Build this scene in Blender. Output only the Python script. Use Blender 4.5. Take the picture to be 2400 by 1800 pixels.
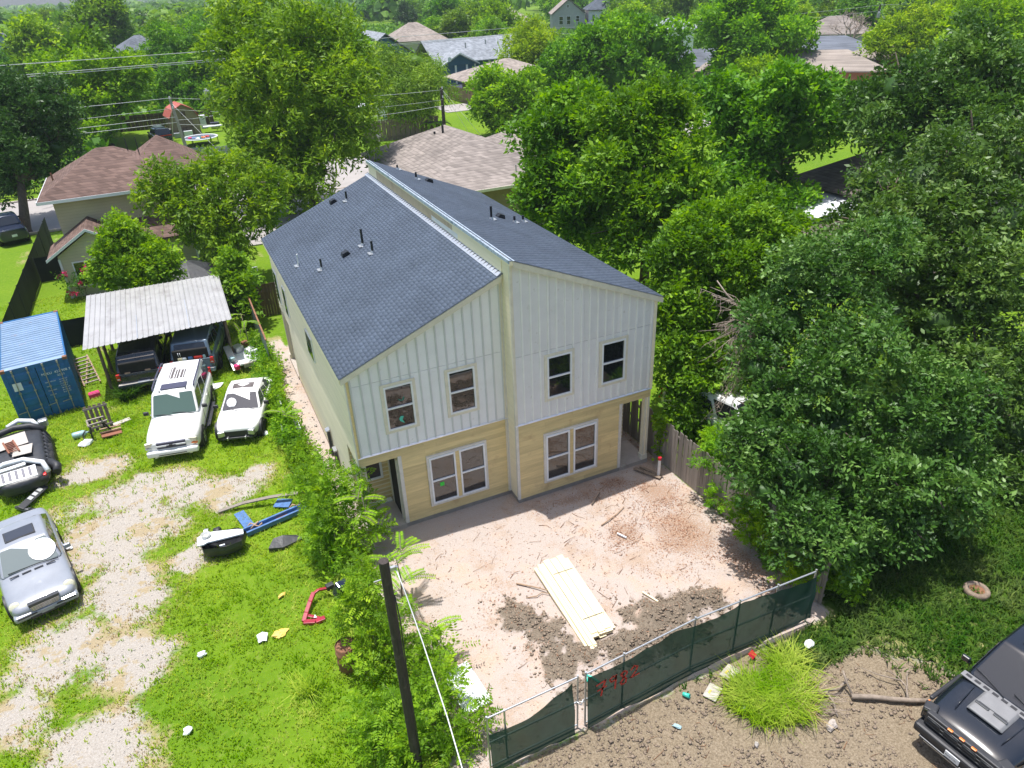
import bpy, bmesh, math, random
import numpy as np
from mathutils import Vector, Matrix, Euler
R = math.radians
for _o in list(bpy.data.objects): bpy.data.objects.remove(_o)
SC = bpy.context.scene
COL = SC.collection

# ------------------------------------------------------------------ camera
cam_d = bpy.data.cameras.new('camera'); cam = bpy.data.objects.new('camera', cam_d); COL.objects.link(cam)
_right = Vector((0.9144, -0.4022, -0.0) ); _yaw, _pitch, _roll = -0.41603, 0.51174, -0.04354
def _camrot():
    cy, sy = math.cos(_yaw), math.sin(_yaw)
    f = Vector((-sy*math.cos(_pitch), cy*math.cos(_pitch), -math.sin(_pitch)))
    r = Vector((cy, sy, 0)); u = r.cross(f)
    r2 = r*math.cos(_roll) + u*math.sin(_roll); u2 = -r*math.sin(_roll) + u*math.cos(_roll)
    return Matrix((r2, u2, -f)).transposed()
cam.matrix_world = Matrix.Translation((-8.1034, -18.799, 15.8499)) @ _camrot().to_4x4()
cam_d.sensor_width = 36; cam_d.lens = 1710.65/2400*36
cam_d.clip_start = 0.1; cam_d.clip_end = 6000
SC.camera = cam
# ------------------------------------------------------------------ world and sun (sun from behind the house, 82 degrees up)
SUN = Vector((-0.58, 1.15, 8.77)).normalized()
w = bpy.data.worlds.new('World'); SC.world = w; w.use_nodes = True
nt = w.node_tree; nt.nodes.clear()
sky = nt.nodes.new('ShaderNodeTexSky'); sky.sky_type = 'NISHITA'; sky.sun_disc = False
sky.sun_elevation = math.asin(SUN.z); sky.sun_rotation = math.atan2(SUN.x, SUN.y)
sky.air_density = 1.0; sky.dust_density = 2.5; sky.ozone_density = 1.0
bg = nt.nodes.new('ShaderNodeBackground'); bg.inputs['Strength'].default_value = 0.13
wo = nt.nodes.new('ShaderNodeOutputWorld')
nt.links.new(sky.outputs[0], bg.inputs[0]); nt.links.new(bg.outputs[0], wo.inputs[0])
sd = bpy.data.lights.new('sun', 'SUN'); sd.energy = 4.3; sd.angle = R(0.6); sd.color = (1.0, 0.975, 0.94)
sun = bpy.data.objects.new('sun', sd); COL.objects.link(sun)
sun.rotation_euler = SUN.to_track_quat('Z', 'Y').to_euler()
SC.view_settings.view_transform = 'Standard'; SC.view_settings.look = 'None'
SC.view_settings.exposure = 0.5; SC.view_settings.gamma = 1.0; SC.view_settings.use_curve_mapping = False
SC.render.engine = 'CYCLES'
SC.cycles.use_denoising = True
try: SC.cycles.denoiser = 'OPENIMAGEDENOISE'
except Exception: pass
SC.cycles.max_bounces = 8; SC.cycles.transparent_max_bounces = 12; SC.cycles.volume_bounces = 0
SC.cycles.use_adaptive_sampling = True; SC.cycles.adaptive_threshold = 0.015
rnd = random.Random(11); nrng = np.random.default_rng(7)

# ------------------------------------------------------------------ helpers
def tag(o, label=None, cat=None, group=None, kind=None):
    if label: o['label'] = label
    if cat: o['category'] = cat
    if group: o['group'] = group
    if kind: o['kind'] = kind
    return o
def thing(name, label, cat, loc=(0, 0, 0), rz=0.0, group=None):
    o = bpy.data.objects.new(name, None); COL.objects.link(o); o.empty_display_size = .2
    o.location = loc; o.rotation_euler = (0, 0, rz)
    return tag(o, label, cat, group)
def link(name, me, mat=None, parent=None):
    o = bpy.data.objects.new(name, me); COL.objects.link(o)
    if mat is not None and not me.materials: me.materials.append(mat)
    if parent is not None: o.parent = parent
    return o
def copy_tree(o, parent=None):
    c = o.copy(); COL.objects.link(c)
    if parent is not None: c.parent = parent
    for ch in list(o.children): copy_tree(ch, c)
    return c
def np_mesh(name, V, F, attr=None, smooth=False):
    V = np.asarray(V, np.float32); F = np.asarray(F, np.int32); n = F.shape[1]
    me = bpy.data.meshes.new(name)
    me.vertices.add(len(V)); me.vertices.foreach_set('co', V.ravel())
    me.loops.add(F.size); me.loops.foreach_set('vertex_index', F.ravel())
    me.polygons.add(len(F)); me.polygons.foreach_set('loop_start', np.arange(0, F.size, n, dtype=np.int32))
    try: me.polygons.foreach_set('loop_total', np.full(len(F), n, np.int32))
    except Exception: pass
    if smooth: me.polygons.foreach_set('use_smooth', np.ones(len(F), bool))
    me.update(calc_edges=True)
    if attr is not None:
        a = me.attributes.new('v', 'FLOAT', 'FACE'); a.data.foreach_set('value', np.asarray(attr, np.float32))
    return me

class MB:
    def __init__(s): s.v = []; s.f = []; s.sm = []
    def add(s, vs, fs, sm=False):
        b = len(s.v); s.v += [tuple(p) for p in vs]
        s.f += [tuple(b+i for i in f) for f in fs]; s.sm += [sm]*len(fs); return s
    def box(s, c, d, rz=0, rx=0, ry=0):
        m = Euler((rx, ry, rz)).to_matrix(); c = Vector(c); x, y, z = d[0]/2, d[1]/2, d[2]/2
        p = [c + m @ Vector(q) for q in ((-x,-y,-z),(x,-y,-z),(x,y,-z),(-x,y,-z),(-x,-y,z),(x,-y,z),(x,y,z),(-x,y,z))]
        return s.add(p, [(0,3,2,1),(4,5,6,7),(0,1,5,4),(1,2,6,5),(2,3,7,6),(3,0,4,7)])
    def bb(s, x0, x1, y0, y1, z0, z1): return s.box(((x0+x1)/2, (y0+y1)/2, (z0+z1)/2), (abs(x1-x0), abs(y1-y0), abs(z1-z0)))
    def hexa(s, p): return s.add(p, [(0,3,2,1),(4,5,6,7),(0,1,5,4),(1,2,6,5),(2,3,7,6),(3,0,4,7)])
    def prism(s, poly, ax, a0, a1):
        """poly: 2-D points, extruded along axis ax ('x','y','z') between a0 and a1"""
        def P(p, a): return {'x': (a, p[0], p[1]), 'y': (p[0], a, p[1]), 'z': (p[0], p[1], a)}[ax]
        n = len(poly)
        return s.add([P(p, a0) for p in poly] + [P(p, a1) for p in poly],
                     [tuple(range(n))[::-1], tuple(range(n, 2*n))] + [(i, (i+1) % n, n+(i+1) % n, n+i) for i in range(n)])
    def cyl(s, a, b, r, n=10, r2=None, cap=True, sm=True):
        a, b = Vector(a), Vector(b); d = (b-a).normalized(); r2 = r if r2 is None else r2
        u = d.orthogonal().normalized(); v = d.cross(u)
        A = [a + (u*math.cos(2*math.pi*i/n) + v*math.sin(2*math.pi*i/n))*r for i in range(n)]
        B = [b + (u*math.cos(2*math.pi*i/n) + v*math.sin(2*math.pi*i/n))*r2 for i in range(n)]
        s.add(A+B, [(i, (i+1) % n, n+(i+1) % n, n+i) for i in range(n)], sm)
        if cap: s.add(A, [tuple(range(n))[::-1]]); s.add(B, [tuple(range(n))])
        return s
    def tube(s, pts, r, n=6, r1=None):
        pts = [Vector(p) for p in pts]; m = len(pts); rings = []; u = None
        for i, p in enumerate(pts):
            d = (pts[min(i+1, m-1)] - pts[max(i-1, 0)]).normalized()
            if u is None: u = d.orthogonal().normalized()
            else: u = (u - d*u.dot(d)); u = u.normalized() if u.length > 1e-5 else d.orthogonal().normalized()
            v = d.cross(u); rr = r if r1 is None else r + (r1-r)*i/(m-1)
            rings += [p + (u*math.cos(2*math.pi*k/n) + v*math.sin(2*math.pi*k/n))*rr for k in range(n)]
        fs = [(i*n+k, i*n+(k+1) % n, (i+1)*n+(k+1) % n, (i+1)*n+k) for i in range(m-1) for k in range(n)]
        b = len(s.v); s.add(rings, fs, True)
        s.f += [tuple(b+k for k in range(n))[::-1], tuple(b+(m-1)*n+k for k in range(n))]; s.sm += [False]*2
        return s
    def lathe(s, prof, c=(0,0,0), axis='z', n=20, sm=True):
        """prof: (radius, along) pairs, revolved"""
        c = Vector(c); vs = []
        for r, a in prof:
            for i in range(n):
                t = 2*math.pi*i/n; x, y = r*math.cos(t), r*math.sin(t)
                vs.append(c + Vector({'z': (x, y, a), 'y': (x, a, y), 'x': (a, x, y)}[axis]))
        m = len(prof)
        s.add(vs, [(i*n+k, i*n+(k+1) % n, (i+1)*n+(k+1) % n, (i+1)*n+k) for i in range(m-1) for k in range(n)], sm)
        return s
    def disc(s, c, r, axis='y', n=16):
        return s.add([Vector(c) + Vector({'z': (r*math.cos(t), r*math.sin(t), 0), 'y': (r*math.cos(t), 0, r*math.sin(t)), 'x': (0, r*math.cos(t), r*math.sin(t))}[axis]) for t in [2*math.pi*i/n for i in range(n)]], [tuple(range(n))])
    def mesh(s, name):
        me = bpy.data.meshes.new(name); me.from_pydata([tuple(p) for p in s.v], [], s.f); me.update()
        me.polygons.foreach_set('use_smooth', np.array(s.sm, bool))
        bm = bmesh.new(); bm.from_mesh(me); bmesh.ops.recalc_face_normals(bm, faces=bm.faces); bm.to_mesh(me); bm.free()
        return me
    def build(s, name, mat=None, parent=None, bevel=0): 
        o = link(name, s.mesh(name), mat, parent)
        if bevel:
            b = o.modifiers.new('bevel', 'BEVEL'); b.width = bevel; b.segments = 2; b.limit_method = 'ANGLE'
        return o
def baked(o):
    """apply the modifiers of an object into its own mesh"""
    dg = bpy.context.evaluated_depsgraph_get(); me = bpy.data.meshes.new_from_object(o.evaluated_get(dg))
    o.modifiers.clear(); o.data = me; return o
def text(s, size, mat, parent, loc, rot=(0, 0, 0), name='lettering', ext=.002, align='LEFT'):
    cu = bpy.data.curves.new('t', 'FONT'); cu.body = s; cu.size = size; cu.extrude = ext; cu.align_x = align; cu.resolution_u = 2
    t = bpy.data.objects.new('t', cu); COL.objects.link(t)
    me = bpy.data.meshes.new_from_object(t.evaluated_get(bpy.context.evaluated_depsgraph_get()))
    bpy.data.objects.remove(t); me.materials.clear()
    o = link(name, me, mat, parent); o.location = loc; o.rotation_euler = rot; return o

# ------------------------------------------------------------------ value noise in numpy
_tab = np.random.default_rng(3).random((256, 256)).astype(np.float32)
def vnoise(x, y):
    xi = np.floor(x).astype(int); yi = np.floor(y).astype(int); fx = x-xi; fy = y-yi
    fx = fx*fx*(3-2*fx); fy = fy*fy*(3-2*fy)
    a = _tab[xi % 256, yi % 256]; b = _tab[(xi+1) % 256, yi % 256]; c = _tab[xi % 256, (yi+1) % 256]; d = _tab[(xi+1) % 256, (yi+1) % 256]
    return (a*(1-fx)+b*fx)*(1-fy) + (c*(1-fx)+d*fx)*fy
def fbm(x, y, o=4):
    s = 0; a = .5; t = 0
    for i in range(o):
        s = s + a*vnoise(x*2**i+17*i, y*2**i+31*i); t += a; a *= .5
    return s/t
def sstep(a, b, x):
    t = np.clip((x-a)/(b-a), 0, 1); return t*t*(3-2*t)

# ------------------------------------------------------------------ materials
def newmat(name):
    m = bpy.data.materials.new(name); m.use_nodes = True; nt = m.node_tree
    return m, nt, nt.nodes, nt.links, nt.nodes['Principled BSDF']
def pmat(name, col, rough=.6, metal=0.0, var=.12, scale=3.0, bump=0.0, bscale=40, spec=.5, rand=0.0, stretch=None, dirt=None, emit=0, coat=0):
    """plain surface: base colour broken up by noise, optional per-object variation, dirt blotches, bump"""
    m, nt, N, L, p = newmat(name)
    tc = N.new('ShaderNodeTexCoord'); mp = N.new('ShaderNodeMapping'); L.new(tc.outputs['Object'], mp.inputs[0])
    if stretch: mp.inputs['Scale'].default_value = stretch
    nz = N.new('ShaderNodeTexNoise'); nz.inputs['Scale'].default_value = scale; nz.inputs['Detail'].default_value = 6; nz.inputs['Roughness'].default_value = .6
    L.new(mp.outputs[0], nz.inputs['Vector'])
    hs = N.new('ShaderNodeHueSaturation'); hs.inputs['Color'].default_value = (*col, 1)
    mr = N.new('ShaderNodeMapRange'); mr.inputs['From Min'].default_value = .3; mr.inputs['From Max'].default_value = .7
    mr.inputs['To Min'].default_value = 1-var; mr.inputs['To Max'].default_value = 1+var
    L.new(nz.outputs['Fac'], mr.inputs['Value'])
    val = mr.outputs[0]
    if rand:
        oi = N.new('ShaderNodeObjectInfo'); r2 = N.new('ShaderNodeMapRange'); r2.inputs['To Min'].default_value = 1-rand; r2.inputs['To Max'].default_value = 1+rand
        L.new(oi.outputs['Random'], r2.inputs['Value']); mu = N.new('ShaderNodeMath'); mu.operation = 'MULTIPLY'
        L.new(val, mu.inputs[0]); L.new(r2.outputs[0], mu.inputs[1]); val = mu.outputs[0]
    L.new(val, hs.inputs['Value']); out = hs.outputs[0]
    if dirt:
        dc, amt, dsc = dirt
        n2 = N.new('ShaderNodeTexNoise'); n2.inputs['Scale'].default_value = dsc; n2.inputs['Detail'].default_value = 8; n2.inputs['Roughness'].default_value = .65
        L.new(tc.outputs['Object'], n2.inputs['Vector'])
        cr = N.new('ShaderNodeMapRange'); cr.inputs['From Min'].default_value = .62-amt*.3; cr.inputs['From Max'].default_value = .8-amt*.3; L.new(n2.outputs['Fac'], cr.inputs['Value'])
        mx = N.new('ShaderNodeMix'); mx.data_type = 'RGBA'; L.new(cr.outputs[0], mx.inputs['Factor']); L.new(out, mx.inputs['A']); mx.inputs['B'].default_value = (*dc, 1); out = mx.outputs['Result']
    L.new(out, p.inputs['Base Color'])
    p.inputs['Roughness'].default_value = rough; p.inputs['Metallic'].default_value = metal; p.inputs['Specular IOR Level'].default_value = spec
    if coat: p.inputs['Coat Weight'].default_value = coat; p.inputs['Coat Roughness'].default_value = .04
    if bump:
        nb = N.new('ShaderNodeTexNoise'); nb.inputs['Scale'].default_value = bscale; nb.inputs['Detail'].default_value = 4; L.new(mp.outputs[0], nb.inputs['Vector'])
        b = N.new('ShaderNodeBump'); b.inputs['Strength'].default_value = bump; b.inputs['Distance'].default_value = .02
        L.new(nb.outputs['Fac'], b.inputs['Height']); L.new(b.outputs[0], p.inputs['Normal'])
    return m
def leafmat(name, dark, mid, light, gloss=.45, trans=.3, hue=.0, spec=.35, patch=0):
    m, nt, N, L, p = newmat(name); k_ = 1.12 if name.startswith('leaf_') and 'litter' not in name else 1.0
    dark, mid, light = [tuple(c*k_*(1.06 if i == 0 else 1.0) for i, c in enumerate(t)) for t in (dark, mid, light)]
    at = N.new('ShaderNodeAttribute'); at.attribute_name = 'v'
    oi = N.new('ShaderNodeObjectInfo')
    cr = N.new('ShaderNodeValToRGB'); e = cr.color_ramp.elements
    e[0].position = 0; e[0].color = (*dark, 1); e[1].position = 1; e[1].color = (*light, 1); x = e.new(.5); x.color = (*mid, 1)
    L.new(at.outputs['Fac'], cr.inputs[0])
    hs = N.new('ShaderNodeHueSaturation'); L.new(cr.outputs[0], hs.inputs['Color'])
    r2 = N.new('ShaderNodeMapRange'); r2.inputs['To Min'].default_value = .5-hue; r2.inputs['To Max'].default_value = .5+hue; L.new(oi.outputs['Random'], r2.inputs['Value']); L.new(r2.outputs[0], hs.inputs['Hue'])
    if patch:   # drier, yellower patches across the turf
        g = N.new('ShaderNodeNewGeometry'); nz = N.new('ShaderNodeTexNoise'); nz.inputs['Scale'].default_value = patch; nz.inputs['Detail'].default_value = 5; nz.inputs['Roughness'].default_value = .65; L.new(g.outputs['Position'], nz.inputs['Vector'])
        h2 = N.new('ShaderNodeHueSaturation'); L.new(hs.outputs[0], h2.inputs['Color'])
        for sock, lo, hi in (('Hue', .525, .465), ('Value', .78, 1.3), ('Saturation', 1.05, .80)):
            r3 = N.new('ShaderNodeMapRange'); r3.inputs['From Min'].default_value = .35; r3.inputs['From Max'].default_value = .68; r3.inputs['To Min'].default_value = lo; r3.inputs['To Max'].default_value = hi; L.new(nz.outputs['Fac'], r3.inputs['Value']); L.new(r3.outputs[0], h2.inputs[sock])
        hs = h2
    L.new(hs.outputs[0], p.inputs['Base Color']); p.inputs['Roughness'].default_value = gloss; p.inputs['Specular IOR Level'].default_value = spec
    tr = N.new('ShaderNodeBsdfTranslucent'); br = N.new('ShaderNodeHueSaturation'); br.inputs['Value'].default_value = 1.5; br.inputs['Saturation'].default_value = 1.1; br.inputs['Hue'].default_value = .49
    L.new(hs.outputs[0], br.inputs['Color']); L.new(br.outputs[0], tr.inputs['Color'])
    mx = N.new('ShaderNodeMixShader'); mx.inputs[0].default_value = trans
    L.new(p.outputs[0], mx.inputs[1]); L.new(tr.outputs[0], mx.inputs[2]); L.new(mx.outputs[0], N['Material Output'].inputs['Surface'])
    return m
def shinglemat(name, col, step=.115, var=.25, contrast=.35):
    """far roofs: courses follow height, tabs broken by noise"""
    m, nt, N, L, p = newmat(name)
    g = N.new('ShaderNodeNewGeometry'); sp = N.new('ShaderNodeSeparateXYZ'); L.new(g.outputs['Position'], sp.inputs[0])
    dv = N.new('ShaderNodeMath'); dv.operation = 'DIVIDE'; dv.inputs[1].default_value = step; L.new(sp.outputs['Z'], dv.inputs[0])
    fr = N.new('ShaderNodeMath'); fr.operation = 'FRACT'; L.new(dv.outputs[0], fr.inputs[0])
    fl = N.new('ShaderNodeMath'); fl.operation = 'FLOOR'; L.new(dv.outputs[0], fl.inputs[0])
    ad = N.new('ShaderNodeMath'); ad.operation = 'ADD'; L.new(sp.outputs['X'], ad.inputs[0]); L.new(sp.outputs['Y'], ad.inputs[1])
    m3 = N.new('ShaderNodeMath'); m3.operation = 'MULTIPLY'; m3.inputs[1].default_value = 3.2; L.new(ad.outputs[0], m3.inputs[0])
    cb = N.new('ShaderNodeCombineXYZ'); L.new(m3.outputs[0], cb.inputs[0]); L.new(fl.outputs[0], cb.inputs[1])
    fx = N.new('ShaderNodeVectorMath'); fx.operation = 'FLOOR'; L.new(cb.outputs[0], fx.inputs[0])
    wn = N.new('ShaderNodeTexWhiteNoise'); wn.noise_dimensions = '3D'; L.new(fx.outputs[0], wn.inputs['Vector'])
    nz = N.new('ShaderNodeTexNoise'); nz.inputs['Scale'].default_value = .35; nz.inputs['Detail'].default_value = 5; L.new(g.outputs['Position'], nz.inputs['Vector'])
    a = N.new('ShaderNodeMapRange'); a.inputs['To Min'].default_value = 1-var; a.inputs['To Max'].default_value = 1+var; L.new(wn.outputs['Value'], a.inputs['Value'])
    b = N.new('ShaderNodeMapRange'); b.inputs['From Max'].default_value = .3; b.inputs['To Min'].default_value = 1-contrast; b.inputs['To Max'].default_value = 1; L.new(fr.outputs[0], b.inputs['Value'])
    c = N.new('ShaderNodeMapRange'); c.inputs['From Min'].default_value = .3; c.inputs['From Max'].default_value = .7; c.inputs['To Min'].default_value = .8; c.inputs['To Max'].default_value = 1.15; L.new(nz.outputs['Fac'], c.inputs['Value'])
    m1 = N.new('ShaderNodeMath'); m1.operation = 'MULTIPLY'; L.new(a.outputs[0], m1.inputs[0]); L.new(b.outputs[0], m1.inputs[1])
    m2 = N.new('ShaderNodeMath'); m2.operation = 'MULTIPLY'; L.new(m1.outputs[0], m2.inputs[0]); L.new(c.outputs[0], m2.inputs[1])
    hs = N.new('ShaderNodeHueSaturation'); hs.inputs['Color'].default_value = (*col, 1); L.new(m2.outputs[0], hs.inputs['Value'])
    L.new(hs.outputs[0], p.inputs['Base Color']); p.inputs['Roughness'].default_value = .9; p.inputs['Specular IOR Level'].default_value = .2
    return m
def sidingmat(name, col, step=.18, rough=.7):
    """far lap siding: shade under each lap drawn as a dark colour line by height"""
    m, nt, N, L, p = newmat(name)
    g = N.new('ShaderNodeNewGeometry'); sp = N.new('ShaderNodeSeparateXYZ'); L.new(g.outputs['Position'], sp.inputs[0])
    dv = N.new('ShaderNodeMath'); dv.operation = 'DIVIDE'; dv.inputs[1].default_value = step; L.new(sp.outputs['Z'], dv.inputs[0])
    fr = N.new('ShaderNodeMath'); fr.operation = 'FRACT'; L.new(dv.outputs[0], fr.inputs[0])
    b = N.new('ShaderNodeMapRange'); b.inputs['From Max'].default_value = .12; b.inputs['To Min'].default_value = .72; b.inputs['To Max'].default_value = 1; L.new(fr.outputs[0], b.inputs['Value'])
    nz = N.new('ShaderNodeTexNoise'); nz.inputs['Scale'].default_value = .8; nz.inputs['Detail'].default_value = 5; L.new(g.outputs['Position'], nz.inputs['Vector'])
    c = N.new('ShaderNodeMapRange'); c.inputs['From Min'].default_value = .3; c.inputs['From Max'].default_value = .7; c.inputs['To Min'].default_value = .9; c.inputs['To Max'].default_value = 1.06; L.new(nz.outputs['Fac'], c.inputs['Value'])
    m2 = N.new('ShaderNodeMath'); m2.operation = 'MULTIPLY'; L.new(b.outputs[0], m2.inputs[0]); L.new(c.outputs[0], m2.inputs[1])
    hs = N.new('ShaderNodeHueSaturation'); hs.inputs['Color'].default_value = (*col, 1); L.new(m2.outputs[0], hs.inputs['Value'])
    L.new(hs.outputs[0], p.inputs['Base Color']); p.inputs['Roughness'].default_value = rough
    return m
def glassmat(name, col=(.012, .014, .016), ior=2.0, rough=.02):
    m, nt, N, L, p = newmat(name); p.inputs['Base Color'].default_value = (*col, 1); p.inputs['Roughness'].default_value = rough; p.inputs['IOR'].default_value = ior
    nz = N.new('ShaderNodeTexNoise'); nz.inputs['Scale'].default_value = 1.3; b = N.new('ShaderNodeBump'); b.inputs['Strength'].default_value = .04; b.inputs['Distance'].default_value = .05
    tc = N.new('ShaderNodeTexCoord'); L.new(tc.outputs['Object'], nz.inputs['Vector']); L.new(nz.outputs['Fac'], b.inputs['Height']); L.new(b.outputs[0], p.inputs['Normal'])
    return m
M = {}
M['siding_yellow'] = pmat('siding_yellow', (.70, .545, .265), .65, var=.12, scale=2.2, stretch=(.6, 1, 6), rand=.10, dirt=((.50, .33, .17), .16, 1.3), bump=.15, bscale=30)
M['siding_cream_lit'] = pmat('siding_cream_lit', (.88, .79, .58), .6, var=.05, scale=2, stretch=(1, .4, 5), rand=.03)  # yellow siding made paler: strong light on the left wall put into the colour
M['panel_grey'] = pmat('panel_grey', (.82, .82, .84), .55, var=.05, scale=1.5, rand=.03, dirt=((.45, .42, .36), .02, 6))
M['batten_dark'] = pmat('batten_dark', (.60, .61, .62), .55, var=.06)
M['batten_light'] = pmat('batten_light', (.84, .83, .81), .5, var=.06)
M['panel_warm'] = pmat('panel_warm', (.735, .72, .725), .55, var=.05, scale=1.5, rand=.03, dirt=((.45, .42, .36), .04, 6))
M['trim_cream'] = pmat('trim_cream', (.70, .65, .53), .6, var=.10, scale=4, rand=.04)
M['trim_grey'] = pmat('trim_grey', (.66, .63, .58), .6, var=.10, scale=5, rand=.04)
M['vinyl_white'] = pmat('vinyl_white', (.80, .81, .83), .35, var=.03)
M['window_glass'] = glassmat('window_glass', ior=1.95)
M['dark'] = pmat('dark', (.012, .011, .010), .9, var=.3)
M['concrete'] = pmat('concrete', (.40, .35, .31), .85, var=.12, scale=2.5, bump=.2, dirt=((.28, .22, .18), .2, 2))
M['found'] = pmat('found', (.30, .27, .24), .85, var=.15, bump=.2)
M['flash'] = pmat('flash', (.72, .74, .78), .32, .75, var=.10, scale=6)
M['tape'] = pmat('tape', (.58, .66, .74), .3, .4, var=.25, scale=9, dirt=((.12, .2, .28), .3, 5))
M['osb'] = pmat('osb', (.55, .44, .31), .75, var=.08, scale=3, dirt=((.42, .30, .22), .25, .8))
M['black_pvc'] = pmat('black_pvc', (.014, .015, .02), .45)
M['white_pvc'] = pmat('white_pvc', (.78, .78, .77), .35)
M['red_plastic'] = pmat('red_plastic', (.50, .015, .03), .4)
M['green_sticker'] = pmat('green_sticker', (.03, .62, .05), .5)
M['teal_plastic'] = pmat('teal_plastic', (.05, .50, .38), .4)
M['galv'] = pmat('galv', (.48, .49, .50), .38, .7, var=.15, scale=12)
M['dark_metal'] = pmat('dark_metal', (.06, .063, .068), .45, .3)
M['tire'] = pmat('tire', (.022, .022, .023), .85, var=.25)
M['rim'] = pmat('rim', (.45, .46, .48), .3, .85)
M['chrome'] = pmat('chrome', (.65, .66, .68), .15, .95)
M['plastic_black'] = pmat('plastic_black', (.025, .026, .03), .55)
M['car_white'] = pmat('car_white', (.78, .78, .77), .25, var=.02, coat=.5, dirt=((.52, .50, .45), .02, 3))
M['car_silver'] = pmat('car_silver', (.26, .28, .32), .38, .1, var=.06, coat=.6, dirt=((.5, .5, .5), .03, 2))
M['car_black'] = pmat('car_black', (.008, .011, .017), .16, .0, var=.1, coat=1.0)
M['car_dark'] = pmat('car_dark', (.02, .024, .032), .22, .1, var=.2, coat=.6)
M['car_blue'] = pmat('car_blue', (.12, .17, .22), .3, .3, var=.08, coat=.5)
M['car_navy'] = pmat('car_navy', (.02, .03, .06), .22, .2, coat=.6)
M['hood_grey'] = pmat('hood_grey', (.19, .19, .195), .5, var=.12)
M['car_glass'] = glassmat('car_glass', (.018, .02, .024), 1.75)
M['car_glass_green'] = glassmat('car_glass_green', (.085, .135, .115), 1.5)
M['car_glass_grey'] = glassmat('car_glass_grey', (.045, .05, .065), 1.5)
M['car_glass_pale'] = glassmat('car_glass_pale', (.14, .175, .18), 1.6)
M['lamp_clear'] = pmat('lamp_clear', (.55, .56, .54), .15, .2, coat=.8)
M['lamp_yellowed'] = pmat('lamp_yellowed', (.62, .60, .45), .25, .1, coat=.5)
M['lamp_red'] = pmat('lamp_red', (.60, .012, .012), .2, coat=.7)
M['lamp_amber'] = pmat('lamp_amber', (.90, .22, .03), .3, coat=.5)
M['plate'] = pmat('plate', (.70, .72, .74), .4)
M['rail_blue'] = pmat('rail_blue', (.05, .05, .09), .5)
M['rust'] = pmat('rust', (.22, .10, .055), .8, var=.3, scale=6)
M['wood_grey'] = pmat('wood_grey', (.27, .235, .20), .85, var=.22, scale=3, stretch=(6, 6, .5), rand=.22, dirt=((.13, .11, .095), .22, 1.4), bump=.3, bscale=25)
M['wood_dark'] = pmat('wood_dark', (.085, .058, .038), .85, var=.3, scale=4, stretch=(6, 6, .6), rand=.25)
M['wood_old'] = pmat('wood_old', (.20, .15, .11), .85, var=.3, scale=6, stretch=(2, 2, .7), rand=.2)
M['wood_brown'] = pmat('wood_brown', (.23, .085, .045), .6, var=.2, scale=5)
M['wood_tan'] = pmat('wood_tan', (.34, .23, .15), .85, var=.2, scale=3, rand=.15)
M['lumber'] = pmat('lumber', (.80, .70, .46), .6, var=.05, scale=3, stretch=(4, .5, 4), rand=.05)
M['pole_wood'] = pmat('pole_wood', (.052, .040, .034), .85, var=.4, scale=9, stretch=(3, 3, .35), bump=.5, bscale=30, dirt=((.12, .095, .08), .2, 4))
M['pole_grey'] = pmat('pole_grey', (.30, .29, .26), .85, var=.25, scale=5, stretch=(3, 3, .3))
M['wire'] = pmat('wire', (.62, .63, .62), .4, .1)
M['wire_dark'] = pmat('wire_dark', (.02, .02, .022), .5)
M['metal_roof'] = pmat('metal_roof', (.46, .45, .44), .42, .45, var=.10, scale=1.2, dirt=((.34, .32, .31), .25, 1.6))
M['grey_sheet'] = pmat('grey_sheet', (.33, .36, .40), .45, .5, var=.15, scale=2)
M['cont_blue'] = pmat('cont_blue', (.012, .115, .30), .5, .1, var=.22, scale=1.4, dirt=((.08, .055, .05), .04, 2.2))
M['cont_roof'] = pmat('cont_roof', (.27, .38, .52), .42, .2, var=.14, scale=1.5, dirt=((.42, .25, .18), .03, 1.6))
M['cont_rod'] = pmat('cont_rod', (.34, .33, .28), .55, .4, var=.25, scale=9)
M['paint_white'] = pmat('paint_white', (.74, .76, .78), .5)
M['paint_red'] = pmat('paint_red', (.55, .03, .02), .6, var=.25, scale=12)
M['tarp_black'] = pmat('tarp_black', (.035, .037, .042), .42, var=.25, scale=4, bump=.6, bscale=5)
M['sheet_white'] = pmat('sheet_white', (.72, .74, .76), .4, var=.05)
M['cardboard'] = pmat('cardboard', (.44, .40, .36), .85, var=.10)
M['blue_paint'] = pmat('blue_paint', (.07, .16, .36), .55, var=.25, scale=7, dirt=((.2, .08, .04), .08, 3))
M['pink'] = pmat('pink', (.70, .03, .16), .45)
M['bottle'] = pmat('bottle', (.35, .52, .55), .25)
M['bag'] = pmat('bag', (.74, .75, .77), .5, var=.1, scale=15)
M['yellow_paper'] = pmat('yellow_paper', (.72, .50, .12), .6)
M['gate_blue'] = pmat('gate_blue', (.16, .30, .47), .6)
M['wall_tan'] = sidingmat('wall_tan', (.52, .45, .30))
M['wall_cream2'] = sidingmat('wall_cream2', (.56, .52, .35))
M['wall_blue'] = sidingmat('wall_blue', (.035, .115, .20))
M['wall_paleblue'] = sidingmat('wall_paleblue', (.26, .38, .48))
M['wall_grey'] = sidingmat('wall_grey', (.42, .43, .42))
M['wall_white'] = pmat('wall_white', (.72, .73, .74), .6)
M['wall_brick'] = pmat('wall_brick', (.30, .13, .07), .85, var=.2, scale=6)
M['wall_khaki'] = pmat('wall_khaki', (.25, .20, .12), .8, var=.12)
M['roof_brown'] = shinglemat('roof_brown', (.150, .098, .082))
M['roof_tan'] = shinglemat('roof_tan', (.255, .220, .198))
M['roof_grey'] = shinglemat('roof_grey', (.27, .29, .32))
M['roof_dark'] = shinglemat('roof_dark', (.09, .105, .13))
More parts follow.
